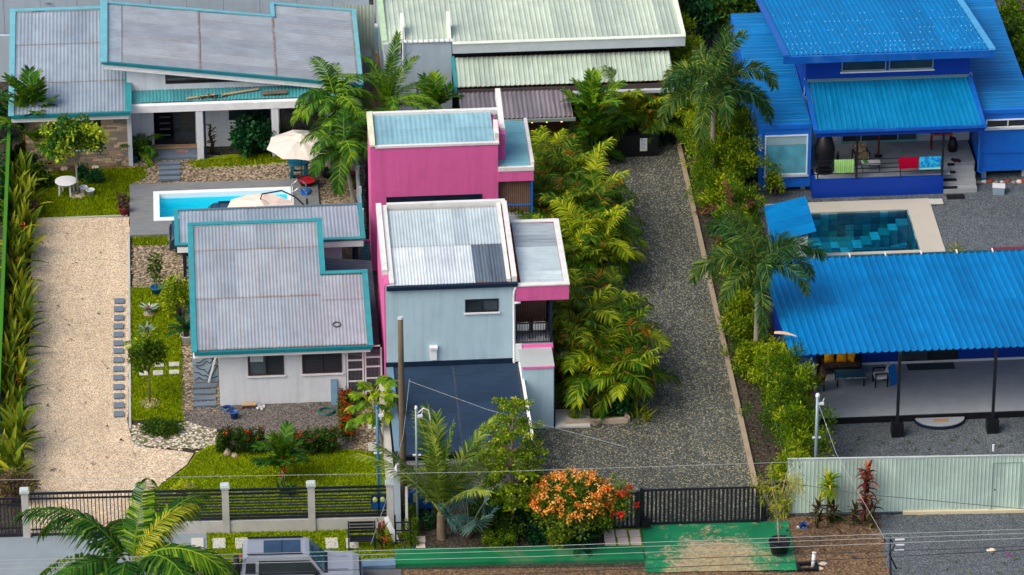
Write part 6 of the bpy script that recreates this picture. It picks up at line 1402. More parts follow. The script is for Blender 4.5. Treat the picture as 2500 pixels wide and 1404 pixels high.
p = G(632, 997); tag(leafcloud(MB(), [(p[0], p[1], .08), (p[0]+.12, p[1]-.05, .06)], .1, 26, .13, .1, .8).build('rubbish_bag', PLASTW), 'crumpled white and green bag by the wooden step', 'bag')
p = G(816, 985); tag(MB().hexa([(p[0]-.13, -9.75, 0), (p[0]+.15, -9.75, 0), (p[0]+.15, -9.7, 0), (p[0]-.13, -9.7, 0)], [(p[0]-.13, -9.52, 1.12), (p[0]+.13, -9.52, 1.12), (p[0]+.13, -9.47, 1.12), (p[0]-.13, -9.47, 1.12)]).build('leaning_board', paint('blue_grey_board', srgb(108, 144, 166), .5, .3, .15, 2, .2)), 'blue grey board leaning on the white front wall', 'board')
o = thing('tyre_ring', 'thin black rubber ring lying on the rusting grey roof', 'ring', (0, 0, 0)); a = np.linspace(0, 2*pi, 21); p = G(822, 791, 3.25); o.location = (p[0], p[1], zr(p[1])+.03) if False else (p[0], p[1], 2.95+(p[1]+9.95)*.1686+.05); MB().tube(np.c_[.16*np.cos(a), .16*np.sin(a), .16*np.sin(a)*.1686], .022, 6, False).build('ring', BLACK, o, local=True)
for px, py, s, lb in ((556, 1113, (.17, .12, .28), 'tall standing rock in front of the red flowered hedge'), (573, 1116, (.16, .13, .16), 'rounded rock in front of the red flowered hedge'), (462, 1192, (.3, .18, .16), 'broad brown rock on the lawn behind the fence')):
    p = G(px, py); mb = MB(); mb.lathe([(.0, 0), (.9, .0), (1.0, .35), (.7, .75), (.3, .98), (0, 1.0)], n=9); v = mb.V[0]; v *= NR.uniform(.85, 1.12, v.shape); v *= np.array(s)*[1, 1, 1.3]; v += [p[0], p[1], 0]; tag(mb.build('rock', STONE), lb, 'rock')
# street verge
b = G(884, 1338); o = thing('bench', 'black slatted bench on the street verge below the fence', 'bench', b, radians(-2))
for i in range(4): MB().bz(-.48, .48, -.22+i*.13, -.12+i*.13, .42, .45).build('seat_slat', CHAR, o, local=True)
for i in range(4): MB().bz(-.48, .48, .33+i*.02, .36+i*.02, .5+i*.13, .6+i*.13).build('back_slat', CHAR, o, local=True)
for s in (-1, 1):
    mb = MB(); mb.bz(s*.52-.03, s*.52+.03, -.26, -.2, 0, .66); mb.build('leg', NAVY, o, local=True); mb = MB(); mb.bz(s*.52-.03, s*.52+.03, .34, .4, 0, 1.02); mb.build('leg', NAVY, o, local=True); MB().bz(s*.52-.04, s*.52+.04, -.26, .36, .66, .7).build('armrest', NAVY, o, local=True)
b = G(985, 1332); o = thing('meter_guard', 'low black steel frame beside the wooden pole', 'frame', b); mb = MB()
for x in (-.3, .3): mb.bz(x-.03, x+.03, -.03, .03, 0, 1.1); mb.bz(x-.03, x+.03, .5, .56, 0, 1.1)
for z in (.25, .7, 1.08): mb.bz(-.3, .3, -.02, .02, z-.02, z+.02)
mb.build('bars', BLACK, o, local=True)
p = G(965, 1325); tag(MB().hexa([(p[0]-.05, p[1]-.06, .05), (p[0]+.2, p[1]-.06, .05), (p[0]+.2, p[1], .05), (p[0]-.05, p[1], .05)], [(p[0]-.42, p[1]+.2, 1.0), (p[0]-.26, p[1]+.2, 1.12), (p[0]-.26, p[1]+.25, 1.12), (p[0]-.42, p[1]+.25, 1.0)]).build('leaning_board', PLASTW), 'white pointed board leaning against the low black frame', 'board')
b = G(925, 1393); o = thing('drain_grate', 'white plastic drain pipe standing by the roadside ditch', 'pipe', G(1984, 1388)); o.name = 'drain_pipe'; MB().tube([(0, 0, 0), (.04, 0, .7)], .075, 10).build('pipe', PLASTW, o, True, local=True); MB().tube([(.04, 0, .7), (.05, 0, .74)], .085, 10).build('rim', PLASTW, o, local=True)
p = G(1975, 1385); mb = MB(); ring(mb, p[0]-.5, p[0]+.35, p[1]-.35, p[1]+.2, p[0]-.38, p[0]+.22, p[1]-.24, p[1]+.1, -.02, .14); tag(mb.build('drain_box', BLACK), 'dark open drain box around the white pipe', 'drain')
for px, py, lb in ((2008, 1378, 'broken white concrete lump right of the drain box'), (1998, 1390, 'flat white concrete lump below the drain box'), (2420, 1345, 'small pale stone on the grey roadside gravel')):
    p = G(px, py); mb = MB(); mb.lathe([(.0, 0), (.9, .0), (1.0, .4), (.6, .8), (0, .9)], n=7); v = mb.V[0]; v *= NR.uniform(.8, 1.2, v.shape); v *= np.array((.18, .12, .1)); v += [p[0], p[1], 0]; tag(mb.build('rock', WSTONE), lb, 'rock')
p = G(1962, 1288); o = thing('cloth_bundle', 'dark blue and white bundle lying on the brown verge', 'bundle', p); leafcloud(MB(), [(0, 0, .08), (.1, 0, .07), (-.1, .02, .06)], .1, 22, .14, .1, .8).build('cloth', PLASTB, o, local=True); MB().box((-.22, 0, .04), (.1, .1, .07)).build('bottle', PLASTW, o, local=True)
p = G(2462, 1357); o = thing('flower_clump', 'tiny magenta flowers on the roadside gravel', 'flowers', p); MAG = paint('magenta_petal', srgb(214, 30, 196), .6, .2); leafcloud(MB(), [(0, 0, .05), (.08, .02, .04)], .07, 16, .06).build('petals', MAG, o, local=True); leafcloud(MB(), [(0, 0, .03)], .1, 16, .07).build('leaves', L_BUSH, o, local=True)
p = G(2425, 1102, .0); tag(MB().tube([(17.9, -19.95, 2.6), (17.9, -19.95, 2.9)], .045, 8).build('vent_pipe', PLASTW), 'short white pipe sticking up behind the green fence', 'pipe')
# blue house porch
FZ = .88
def at(x, y, z=FZ): return (x, y, z)
def towel(name, label, x0, x1, z0, mat, hem=None, folds=4, seed=1):
    n = 14; mb = MB(); u = np.linspace(0, 1, n); V = []; Q = []
    ph = seed*1.3
    rows = [(.0, 7.50, z0+.42), (.5, 7.5, 1.6), (1, 7.49, 1.85), (1.05, 7.465, 1.868), (1.1, 7.44, 1.85), (1.4, 7.425, 1.5), (1.8, 7.42, z0+.12), (2, 7.42, z0)]
    for k, (q, y, z) in enumerate(rows): V += [(x0+(x1-x0)*a+(.02*(k > 5)*(1-2*a)), y+.012*sin(a*folds*6.28+ph)*(1 if k in (0, 1, 5, 6, 7) else .2)*(1 if y > 7.46 else -1)-(.012 if y < 7.45 else -.012), z+.012*sin(a*9+ph)*(k in (0, 7))) for a in u]
    for k in range(len(rows)-1): Q += [[k*n+i, k*n+i+1, (k+1)*n+i+1, (k+1)*n+i] for i in range(n-1)]
    mb.add(V, np.array(Q)); o = mb.build(name, mat, None, True); tag(o, label, 'towel', 'towels over the porch railing')
    if hem: MB().add([(x0+.02, 7.395, z0+.02), (x1-.02, 7.395, z0+.02), (x1-.02, 7.395, z0+.1), (x0+.02, 7.395, z0+.1)], [[0, 1, 2, 3]]).build('hem', hem, o)
    return o
def stripes(name, a, b, sc):
    t = NT(name); v = t.coord(rnd=False); w = t.n('TexWave', Scale=sc); w.inputs['Distortion'].default_value = .6; t.l(v, w.inputs['Vector']); return t.fin(t.ramp(w.outputs[0], [(.35, a), (.65, b)]), .9, .1)
def blotch(name, a, b, sc):
    t = NT(name); v = t.coord(rnd=False); n = t.noise(v, sc, 3, .6); return t.fin(t.ramp(n.outputs[0], [(.45, a), (.56, b)]), .9, .1)
towel('towel', 'yellow green towel with faint stripes over the porch railing', 15.08, 15.98, 1.22, stripes('green_towel', srgb(150, 196, 116), srgb(120, 168, 92), 3.2))
towel('towel', 'plain dark red towel over the porch railing', 18.0, 18.9, 1.32, paint('red_towel', srgb(150, 0, 40), .95, .1, .06, 3, 0), seed=2)
towel('towel', 'light blue patterned towel over the porch railing', 18.93, 19.92, 1.24, blotch('blue_towel', srgb(44, 172, 206), srgb(16, 116, 190), 5), paint('mint_hem', srgb(150, 220, 206), .9, .1), seed=3)
o = thing('hanging_chair', 'black covered hanging egg chair at the left end of porch', 'chair', at(14.75, 8.3)); MB().lathe([(.05, 1.95), (.3, 1.75), (.46, 1.2), (.44, .7), (.28, .25), (.12, .2)], n=14).build('cover', BLACK, o, True, local=True); MB().lathe([(.4, 0), (.4, .05), (.05, .08)], n=12).build('base', BLACK, o, local=True); MB().tube([(0, .3, .05), (0, .5, 1.2), (0, .3, 2.1), (0, 0, 1.95)], .03, 6).build('arm', BLACK, o, local=True)
def chair(name, label, loc, rz, fm, cm, w=.52, sh=.42, bh=.9, group=None):
    o = thing(name, label, 'chair', loc, rz, group); MB().bz(-w/2, w/2, -.26, .24, sh-.04, sh+.05).build('seat', cm, o, local=True); MB().hexa([(-w/2, .22, sh), (w/2, .22, sh), (w/2, .27, sh), (-w/2, .27, sh)], [(-w/2, .36, bh), (w/2, .36, bh), (w/2, .41, bh), (-w/2, .41, bh)]).build('backrest', cm, o, local=True)
    for x in (-w/2-.02, w/2+.02):
        for y in (-.24, .26): MB().bz(x-.025, x+.025, y-.025, y+.025, 0, sh+.2).build('leg', fm, o, local=True)
        MB().bz(x-.03, x+.03, -.27, .3, sh+.2, sh+.24).build('armrest', fm, o, local=True)
    return o
chair('porch_chair', 'patterned beige armchair on the blue house porch', at(16.5, 8.9), .15, CHAR, blotch('patterned_cloth', srgb(168, 150, 116), srgb(110, 92, 66), 9), .62)
o = thing('side_table', 'small white side table with magazines on the blue porch', 'table', at(16.85, 8.2)); MB().bz(-.42, .42, -.24, .24, .42, .45).build('tabletop', PLASTW, o, local=True)
for x in (-.38, .38):
    for y in (-.2, .2): MB().bz(x-.015, x+.015, y-.015, y+.015, 0, .42).build('leg', CHAR, o, local=True)
for x, y, m, lb in ((16.62, 8.22, paint('green_cover', srgb(70, 150, 60), .5), 'green covered magazine on the white porch table'), (17.05, 8.15, paint('white_cover', srgb(210, 210, 205), .5), 'white magazine on the white porch table')): tag(MB().box((x, y, FZ+.46), (.2, .28, .02), .2).build('magazine', m), lb, 'magazine')
o = thing('wine_bottle', 'dark bottle standing on the porch floor behind green towel', 'bottle', at(15.5, 9.3)); MB().lathe([(.06, 0), (.06, .28), (.025, .36), (.025, .46)], n=10).build('glass', BARKD, o, True, local=True)
o = thing('floor_lamp', 'slim reddish wooden post lamp on the blue porch', 'lamp', at(17.4, 9.6)); MB().tube([(0, 0, .03), (0, 0, 1.2)], .05, 8).build('post', paint('red_wood', srgb(96, 40, 26), .6), o, local=True); MB().lathe([(.18, 0), (.18, .03)], n=10).build('base', BLACK, o, local=True)
o = thing('console_table', 'orange topped console table with bags on the porch', 'table', at(20.35, 10.2)); MB().bz(-.5, .5, -.2, .2, .72, .8).build('tabletop', paint('orange_top', srgb(190, 76, 50), .6), o, local=True)
for x in (-.44, .44):
    for y in (-.15, .15): MB().bz(x-.03, x+.03, y-.03, y+.03, 0, .72).build('leg', paint('red_wood', None), o, local=True)
for x, s, lb in ((20.1, .2, 'black round bag on the orange console table'), (20.5, .16, 'small dark pouch on the orange console table')):
    tag(MB().lathe([(s*.8, 0), (s, s*.6), (s*.6, s*1.4), (.02, s*1.6)], (x, 10.2, FZ+.8), 10).build('bag', BLACK, None, True), lb, 'bag')
tag(MB().lathe([(.2, 0), (.24, .3), (.14, .62), (.03, .7)], (20.85, 9.9, FZ), 10).build('bag', BLACK, None, True), 'large black bag standing beside the orange console table', 'bag')
for dx, lb in ((0, 'left shoe of dark pair on porch floor'), (.18, 'right shoe of dark pair on porch floor')): tag(MB().box((20.75+dx, 8.85-dx*.3, FZ+.05), (.11, .27, .09), .5).box((20.75+dx+.03, 8.78-dx*.3, FZ+.1), (.09, .12, .06), .5).build('shoe', paint('dark_shoe', srgb(54, 26, 34), .7), None), lb, 'shoe')
o = thing('storage_crate', 'grey plastic crate tipped on gravel beside the porch steps', 'crate', G(2437, 470)); MB().hexa([(-.28, -.2, 0), (.22, -.3, 0), (.3, .12, 0), (-.2, .2, 0)], [(-.3, -.16, .34), (.24, -.28, .34), (.32, .14, .34), (-.22, .24, .34)]).build('shell', paint('crate_grey', srgb(118, 138, 150), .6, .3), o, local=True); MB().hexa([(-.31, -.17, .34), (.25, -.29, .34), (.33, .15, .34), (-.23, .25, .34)], [(-.31, -.17, .37), (.25, -.29, .37), (.33, .15, .37), (-.23, .25, .37)]).build('lid', PLASTW, o, local=True)
rr = random.Random(12)
for i, px in enumerate((2388, 2402, 2418, 2432, 2446, 2460, 2474, 2488, 2498)):
    p = G(px, 446-(i % 3)); mb = MB(); mb.lathe([(.0, 0), (.9, .0), (1.0, .4), (.6, .85), (0, 1.0)], n=7); v = mb.V[0]; v *= NR.uniform(.8, 1.2, v.shape); v *= np.array((.13, .1, .11))*rr.uniform(.8, 1.3); v += [p[0], p[1], 0]; tag(mb.build('rock', [STONE, WSTONE, TERRA][i % 3]), ['tan', 'white', 'reddish'][i % 3]+' border rock, number %s from the downpipe below the blue container' % ['one', 'two', 'three', 'four', 'five', 'six', 'seven', 'eight', 'nine'][i], 'rock', 'border rocks below the blue container')
for x, lb in ((-.28, 'left white balcony chair behind the black front railing'), (.4, 'right white balcony chair behind the black front railing')): chair('balcony_chair', lb, (x, -10.0, 3.14), pi, CHAR, PLASTW, .5, .42, .84)
# terrace furniture
TZ = .297; BRN = blotch('brown_cushion', srgb(52, 38, 34), srgb(96, 76, 64), 14); YEL = paint('yellow_cushion', srgb(216, 150, 24), .9, .1, .08, 3, 0)
o = thing('sofa', 'black framed terrace sofa with brown patterned seat', 'sofa', (13.15, -9.0, TZ)); MB().bz(-.85, .85, -.3, .3, .36, .5).build('seat', BRN, o, local=True); MB().hexa([(-.85, .24, .5), (.85, .24, .5), (.85, .3, .5), (-.85, .3, .5)], [(-.85, .36, .95), (.85, .36, .95), (.85, .42, .95), (-.85, .42, .95)]).build('backrest', BLACK, o, local=True)
for x in (-.9, .9): MB().bz(x-.05, x+.05, -.32, .34, .0, .66).build('armrest', BLACK, o, local=True)
MB().bz(-.85, .85, -.28, .3, .2, .36).build('frame', BLACK, o, local=True)
def cushion(x, y, z, rz, label, s=.42):
    n = 7; u = np.linspace(-1, 1, n); X, Z = np.meshgrid(u, u); T = .09*(1-X**2)**.5*(1-Z**2)**.5; sh = 1-.06*(np.abs(X*Z) < .4)
    V = np.r_[np.c_[(X*s/2*sh).ravel(), -T.ravel(), (Z*s/2*sh).ravel()+s/2], np.c_[(X*s/2*sh).ravel(), T.ravel(), (Z*s/2*sh).ravel()+s/2]]
    Q = []
    for k in (0, n*n): Q += [[k+i*n+j, k+i*n+j+1, k+(i+1)*n+j+1, k+(i+1)*n+j] for i in range(n-1) for j in range(n-1)]
    o = MB().add(V, np.array(Q)).build('cushion', YEL, None, True); o.location = (x, y, z); o.rotation_euler = (-.35, 0, rz); tag(o, label, 'cushion', 'yellow cushions on the terrace seats')
cushion(12.75, -9.05, TZ+.5, .1, 'yellow cushion at the left on the terrace sofa'); cushion(13.25, -9.07, TZ+.5, -.25, 'yellow cushion in the middle of the terrace sofa'); cushion(13.6, -9.03, TZ+.5, -.6, 'yellow cushion leaning at the right on the terrace sofa')
chair('terrace_chair', 'black armchair with yellow cushion left of the terrace table', (12.0, -10.4, TZ), -1.3, BLACK, BRN, .56); cushion(11.82, -10.3, TZ+.46, 1.5, 'yellow cushion on the left terrace armchair', .4)
o = thing('coffee_table', 'low teal topped table on the grey terrace', 'table', (13.5, -10.0, TZ)); MB().bz(-.62, .62, -.36, .36, .42, .46).build('tabletop', paint('teal_table_glass', srgb(44, 88, 100), .15, .6), o, local=True); MB().bz(-.63, .63, -.375, -.362, .41, .462).build('edge', STEEL, o, local=True)
for x in (-.56, .56):
    for y in (-.3, .3): MB().bz(x-.03, x+.03, y-.03, y+.03, 0, .42).build('leg', BLACK, o, local=True)
chair('terrace_chair', 'black chair with white seat right of the terrace table', (14.75, -10.2, TZ), -1.5, BLACK, PLASTW, .5)
mb = MB(); n = 9; V = []; Q = []
for k in range(6): V += [(15.0+.03*k+.042*i, -10.62+i*.04+.02*sin(i*1.7+k), TZ+1.05-.19*k) for i in range(n)]
for k in range(5): Q += [[k*n+i, k*n+i+1, (k+1)*n+i+1, (k+1)*n+i] for i in range(n-1)]
tag(mb.add(V, np.array(Q)).build('towel', paint('sky_towel', srgb(22, 104, 176), .9, .1, .1, 4, 0), None, True), 'sky blue towel draped over the right terrace chair', 'towel')
tag(MB().box((11.5, -11.2, TZ+.16), (.5, .4, .3)).box((11.5, -11.2, TZ+.33), (.54, .44, .04)).build('storage_box', paint('orange_brown_box', srgb(150, 84, 44), .7)), 'orange brown box at the shaded terrace corner', 'box')
tag(MB().bz(10.6, 11.15, -18.9, -18.2, 0, .5).bz(10.57, 11.18, -18.93, -18.17, .5, .55).build('concrete_box', CONC), 'low pale concrete box behind the green fence corner', 'box')
# side passage at the back
sheet('passage_soil', [(885, 60), (938, 60), (938, 275), (885, 275)], SOIL)
o = thing('air_conditioner', 'pale blue outdoor air conditioner in the narrow back passage', 'air conditioner', G(911, 128)); MB().box((0, 0, .75), (.5, .35, 1.4)).build('casing', GREYTRIM, o, local=True); mb = MB(); [mb.bz(-.22, .22, -.19, -.177, .2+i*.1, .26+i*.1) for i in range(12)]; mb.build('grille', paint('aqua_grille', srgb(110, 160, 184), .5), o, local=True)
tag(MB().box((-5.4, 20.2, .9), (.35, .8, 1.8)).box((-5.4, 20.2, 1.82), (.4, .85, .05)).build('water_tank', paint('grey_tank', srgb(108, 112, 116), .7)), 'grey upright tank in the narrow back passage', 'tank')
p = G(1408, 868, .9); o, off = parasol('parasol', 'white parasol half hidden by the areca palms beside the pale house', G(1412, 855, 2.0), 2.2, 1.0, .3, PLASTW, G(1412, 855, 2.0)); MB().tube([(0, 0, 0), (0, 0, 2.2)], .025, 6).build('pole', WOODL, o, local=True)
b = G(1408, 985); o = thing('wooden_bench', 'pale wooden bench half hidden behind the areca palms', 'bench', b)
for i in range(5): MB().bz(-.22+i*.09, -.14+i*.09, -.35, .9, .42, .46).build('seat_slat', WOODL, o, local=True)
for y in (-.3, .85): MB().bz(-.2, .2, y-.03, y+.03, 0, .42).build('leg', WOODL, o, local=True)
# ================================================================ vegetation
BL = {}
def blades_of(key, L, Wd, mat, es=((85, 30), (70, 45), (55, 60), (38, 70), (18, 70)), nn=5, tints=(.2, .85), fold=.25, base=.25):
    if key not in BL:
        rr = random.Random(len(BL)+3); out = []
        for e, b in es:
            for k in range(2):
                m = blade(MB(), (0, 0, 0), 0, L*rr.uniform(.9, 1.1), Wd, radians(e+rr.uniform(-6, 6)), radians(b*rr.uniform(.8, 1.2)), rr.uniform(*tints), nn, fold, base).mesh('leaf'); m.materials.append(mat); out.append(m)
        BL[key] = out
    return BL[key]
def set_leaves(o, ms, n, z0, z1, seed, lo=0.0, hi=1.0, sc=1.0, sp=.05, xy=(0, 0), az=None, spread=3.2):
    """n single leaves up a stem; upper leaves stand, lower leaves spread"""
    rr = random.Random(seed); a = rr.uniform(0, 6)
    for k in range(n):
        u = k/max(1, n-1); i = int(min(len(ms)-1, max(0, (hi-(hi-lo)*u)*len(ms)+rr.uniform(-1.2, 1.2))))
        aa = a if az is None else az+rr.uniform(-spread, spread)
        put('leaf', ms[i], o, (xy[0]+rr.uniform(-sp, sp), xy[1]+rr.uniform(-sp, sp), z0+(z1-z0)*u), (rr.uniform(-.15, .15), rr.uniform(-.15, .15), aa), sc*rr.uniform(.75, 1.15)); a += 2.4
def cane(o, pts, r, mat, name='stem', n=6): return MB().tube(pts, r, n).build(name, mat, o, True, local=True)
def crownplant(name, label, cat, base, c, r, k, crad, per, size, mat, trunk=None, tr=.06, up=.35, asp=.5, tint=.5, cv=.15, bark=BARK, group=None, lo=.5, zmin=-.6, limbs=6, extra=None, squash=1.0, seed=1):
    """tree or shrub: trunk, limbs and a crown of leaf-sized faces; c is the crown centre relative to the base"""
    rng = np.random.default_rng(seed*7+3); o = thing(name, label, cat, base, group=group)
    C = shell(c, r, k, lo, rng, zmin)
    if extra is not None: C = np.vstack([C, np.array(extra)])
    C = C[C[:, 2] > crad*.35] if len(C[C[:, 2] > crad*.35]) else C
    leafcloud(MB(), C, crad, per, size, up, asp, tint, .16, cv, squash, rng=rng).build('crown', mat, o, local=True)
    if trunk is not None:
        mb = MB(); t = np.array([c[0]*.6, c[1]*.6, trunk]); mb.tube([(0, 0, -.03), t*[.3, .3, .5], t], [tr*1.2, tr, tr*.8], 7)
        mb.build('trunk', bark, o, True, local=True); mb = MB()
        for q in C[rng.permutation(len(C))[:limbs]]: mb.tube([t*[1, 1, .92], (t+q)/2+rng.normal(size=3)*.06, q], [tr*.6, tr*.4, tr*.15], 5, False)
        if limbs: mb.build('limbs', bark, o, True, local=True)
    return o
def gz(px, py, h=0.0): p = G(px, py, h); return np.array([p[0], p[1], 0.0])

# --- left boundary: tall leafy ginger hedge, one clump after another
gm = blades_of('ginger', 1.15, .2, L_GING, ((86, 20), (76, 30), (66, 40), (54, 45), (40, 55)))
rr = random.Random(21); ys = np.arange(11.3, -15.2, -.9)
DIST_ = ['beside the stone wall', 'by the terracotta pot', 'where the pebble driveway begins', 'beside the upper half of the driveway', 'beside the middle of the driveway', 'beside the lower half of the driveway', 'above the purple clipped bush']
for i, y in enumerate(ys):
    x = -21.5+rr.uniform(-.12, .12)+(-.15 if y > 9 else 0)
    o = thing('ginger_plant', 'tall strap leaved clump %s of the left hedge, counted from its far end' % ('first second third fourth fifth sixth seventh eighth ninth tenth eleventh twelfth thirteenth fourteenth fifteenth sixteenth seventeenth eighteenth nineteenth twentieth twenty-first twenty-second twenty-third twenty-fourth twenty-fifth twenty-sixth twenty-seventh twenty-eighth twenty-ninth thirtieth thirty-first thirty-second'.split()[i]), 'plant', (x, y, 0), group='leafy clumps of the left hedge')
    for s in range(3):
        dx, dy = rr.uniform(-.35, .45), rr.uniform(-.4, .4); h = rr.uniform(.5, 1.0)
        cane(o, [(dx, dy, 0), (dx*1.1, dy*1.1, h)], .025, GREENSTEM, 'cane', 4)
        set_leaves(o, gm, 10, .1, h, i*3+s, .1, .95, rr.uniform(.85, 1.2), .05, (dx, dy))
    if i % 3 == 1: leafcloud(MB(), [(rr.uniform(-.2, .4), rr.uniform(-.2, .2), rr.uniform(.8, 1.3))], .1, 14, .14, .9, .4).build('flower', L_FLOR, o, local=True)
crownplant('purple_bush', 'clipped purple leaved bush at the foot of left hedge', 'bush', gz(42, 1222), (0, 0, .75), (.95, .7, .55), 90, .22, 70, .1, L_PURP, .4, .04, .5, zmin=-.8)
for px, py, h, lb in ((12, 250, 2.0, 'dark leafy bush beyond the left boundary wall, farthest one'), (6, 400, 1.6, 'dark leafy bush beyond the left boundary wall, middle one'), (2, 470, 1.4, 'dark leafy bush beyond the left boundary wall, nearest one')):
    crownplant('bush', lb, 'bush', gz(px-14, py+h*44), (0, 0, h*.6), (.9, .9, h*.55), 30, .4, 40, .24, L_DARK, h*.5, .05)
# red stemmed palms
def waxpalm(label, base, stems, seed, sc=1.0, n=7):
    o = thing('sealing_wax_palm', label, 'palm tree', base); rr = random.Random(seed)
    for k, (dx, dy, h) in enumerate(stems):
        cane(o, [(dx*.5, dy*.5, 0), (dx*.8, dy*.8, h*.55)], .04, GREENSTEM); cane(o, [(dx*.8, dy*.8, h*.5), (dx, dy, h)], [.05, .03], REDSTEM, 'red_shaft')
        set_fronds(o, 'wax', h-.05, n, sc, seed+k, 0, 3, xy=(dx, dy))
    return o
waxpalm('tall red stemmed palm overhanging the left wing roof', gz(75, 405), [(0, 0, 2.9), (.3, .2, 2.2), (-.25, -.1, 1.7), (.25, -.25, 1.2)], 5, 1.1, 8)
waxpalm('small red stemmed palm on the front lawn by the fence', gz(690, 1180), [(0, 0, 1.3), (.12, .05, .9), (-.1, .05, .55)], 9, .78, 6)
o = pot('plant_tub', 'leafy dark clump under the red stemmed front lawn palm', 700, 1206, .01, .02, BLACKPOT, cat='plant'); o.name = 'bush'
for ch in list(o.children): bpy.data.objects.remove(ch)
tuft(o, .0, 40, .55, .09, L_DARK, 8, (.4, 1.4), sp=.3)
# upper lawn
crownplant('citrus_tree', 'young citrus tree with glossy yellow tipped leaves on the upper lawn', 'tree', gz(190, 478), (0, 0, 2.95), (1.55, 1.1, .95), 62, .26, 70, .2, L_CITRUS, 1.7, .05, .25, .55, .45, .25, BARKG, limbs=12, lo=.35)
crownplant('round_shrub', 'dense dark rounded shrub against the white porch wall', 'shrub', gz(622, 374), (0, 0, .95), (.95, .8, .85), 70, .3, 50, .22, L_DARK, .5, .06, .4, .75)
crownplant('bush', 'low dark bush on the lawn right of citrus trunk', 'bush', gz(234, 446), (0, 0, .3), (.4, .35, .25), 20, .18, 40, .14, L_DARK)
crownplant('bush', 'low dark bush on the lawn behind citrus trunk', 'bush', gz(205, 438), (0, 0, .35), (.35, .3, .3), 18, .18, 40, .14, L_DARK)
crownplant('bush', 'leafy bush between left hedge and white lawn table', 'bush', gz(95, 455), (0, 0, .5), (.55, .5, .5), 26, .22, 40, .2, L_BUSH)
crownplant('bush', 'flowering bush under the red stemmed palm', 'bush', gz(62, 410), (0, 0, .55), (.6, .5, .5), 26, .24, 40, .22, L_BUSH)
# left pool palms
palm('pool_palm', 'leaning small palm with arching fronds right of the left pool', gz(868, 507), 2.7, 'pool', 15, 1.25, (.12, .07), BARKG, .45, 4, top=(-.45, .1, 2.7))
palm('pool_palm', 'small palm behind the beige parasol beside porch corner', gz(805, 425), 3.4, 'pool', 16, 1.3, (.1, .07), BARKG, .4, 8, top=(.3, 0, 3.4))
palm('pool_palm', 'short palm between beige parasol and boundary fence', gz(850, 445), 2.6, 'pool', 12, 1.1, (.1, .07), BARKG, .3, 12)
palm('date_palm', 'large feathery palm with arching fronds beyond the pink house', gz(948, 262, 3.2), 3.2, 'date', 17, .92, (.2, .18), BARKD, None, 6, rings=8)
palm('pool_palm', 'small upright palm before the grey blue tower wall', gz(1064, 272, 1.6), 1.6, 'wax', 9, 1.0, (.08, .06), BARKG, None, 3, hi=2)
palm('pool_palm', 'small palm tuft before the brown corrugated awning', gz(1188, 268, 1.4), 1.4, 'wax', 8, .8, (.07, .06), BARKG, None, 7, hi=2)
# side lawn
crownplant('young_tree', 'young round crowned tree on the side lawn in a gravel ring', 'tree', gz(366, 985), (0, 0, 2.5), (.8, .8, .8), 46, .22, 46, .19, L_LIME, 1.6, .035, .3, .5, .35, .25, BARK, limbs=10, lo=.3)
crownplant('bush', 'rounded lime green bush against the small house roof edge', 'bush', gz(432, 768), (0, 0, .95), (.62, .6, .85), 60, .24, 60, .13, L_LIME, .4, .05, tint=.45)
crownplant('bush', 'low spreading dark green bush at the end of side lawn', 'bush', gz(396, 1056), (0, 0, .22), (.85, .5, .28), 50, .2, 60, .11, L_BUSH, tint=.35, zmin=-.1)
crownplant('flower_bush', 'small yellow flowered bush on the lawn edge behind fence', 'bush', gz(452, 1204), (0, 0, .25), (.5, .3, .25), 18, .16, 36, .1, L_LIME, tint=.7)
# red flowered hedges
def hedge(name, label, pts, w, h, seed, mat=L_BUSH, flowers=None, size=.09, dens=170, nf=26, top=False):
    """clipped hedge along the ground line pts"""
    rng = np.random.default_rng(seed); P = [gz(*p) for p in pts]; o = thing(name, label, 'hedge', P[0]); C = []
    for a, b in zip(P, P[1:]):
        L = np.linalg.norm(b-a); n = max(8, int(L*w*h*dens)); d = (b-a)/L; s = np.array([-d[1], d[0], 0])
        u = rng.random(n)*L; v = rng.uniform(-w/2, w/2, n); z = rng.random(n)**.7*h
        C.append(a+d*u[:, None]+s*v[:, None]+np.array([0, 0, 1])*z[:, None]-P[0])
    C = np.vstack(C); leafcloud(MB(), C, .11, 26, size, .3, .55, .4, rng=rng).build('foliage', mat, o, local=True)
    if flowers is not None:
        F = C[(C[:, 2] > h*.6)]; F = F[rng.permutation(len(F))[:nf]]+[0, -.02, .08]
        leafcloud(MB(), F, .06, 12, .06, .6, .8, .5, rng=rng).build('flowers', flowers, o, local=True)
    mb = MB()
    for q in C[rng.permutation(len(C))[:12]]: mb.tube([(q[0], q[1], 0), (q[0], q[1], h*.7)], .014, 4)
    mb.build('stems', BARKD, o, local=True); return o
hedge('flower_hedge', 'left half of the red flowered clipped hedge by rocks', [(532, 1104), (642, 1104)], .75, 1.0, 2, L_BUSH, L_RED, nf=15)
hedge('flower_hedge', 'right half of the red flowered clipped hedge beyond the palm', [(708, 1106), (828, 1100)], .75, .95, 3, L_BUSH, L_RED, nf=13)
hedge('flower_hedge', 'bright red flowered hedge running towards the wire gate', [(848, 1090), (846, 985)], .55, .75, 4, L_BUSH, L_RED, nf=80)
hedge('box_hedge', 'narrow lime green box hedge beside the wooden pole', [(1006, 1338), (1004, 1262)], .42, .75, 5, L_LIME, None, .08)
hedge('box_hedge', 'square clipped bush right of the silver fan palm', [(1178, 1338), (1258, 1336)], .7, .72, 6, L_LIME, None, .07)
hedge('box_hedge', 'clipped bush below the orange flowering shrub', [(1340, 1334), (1395, 1332)], .7, .66, 7, L_LIME, None, .07)
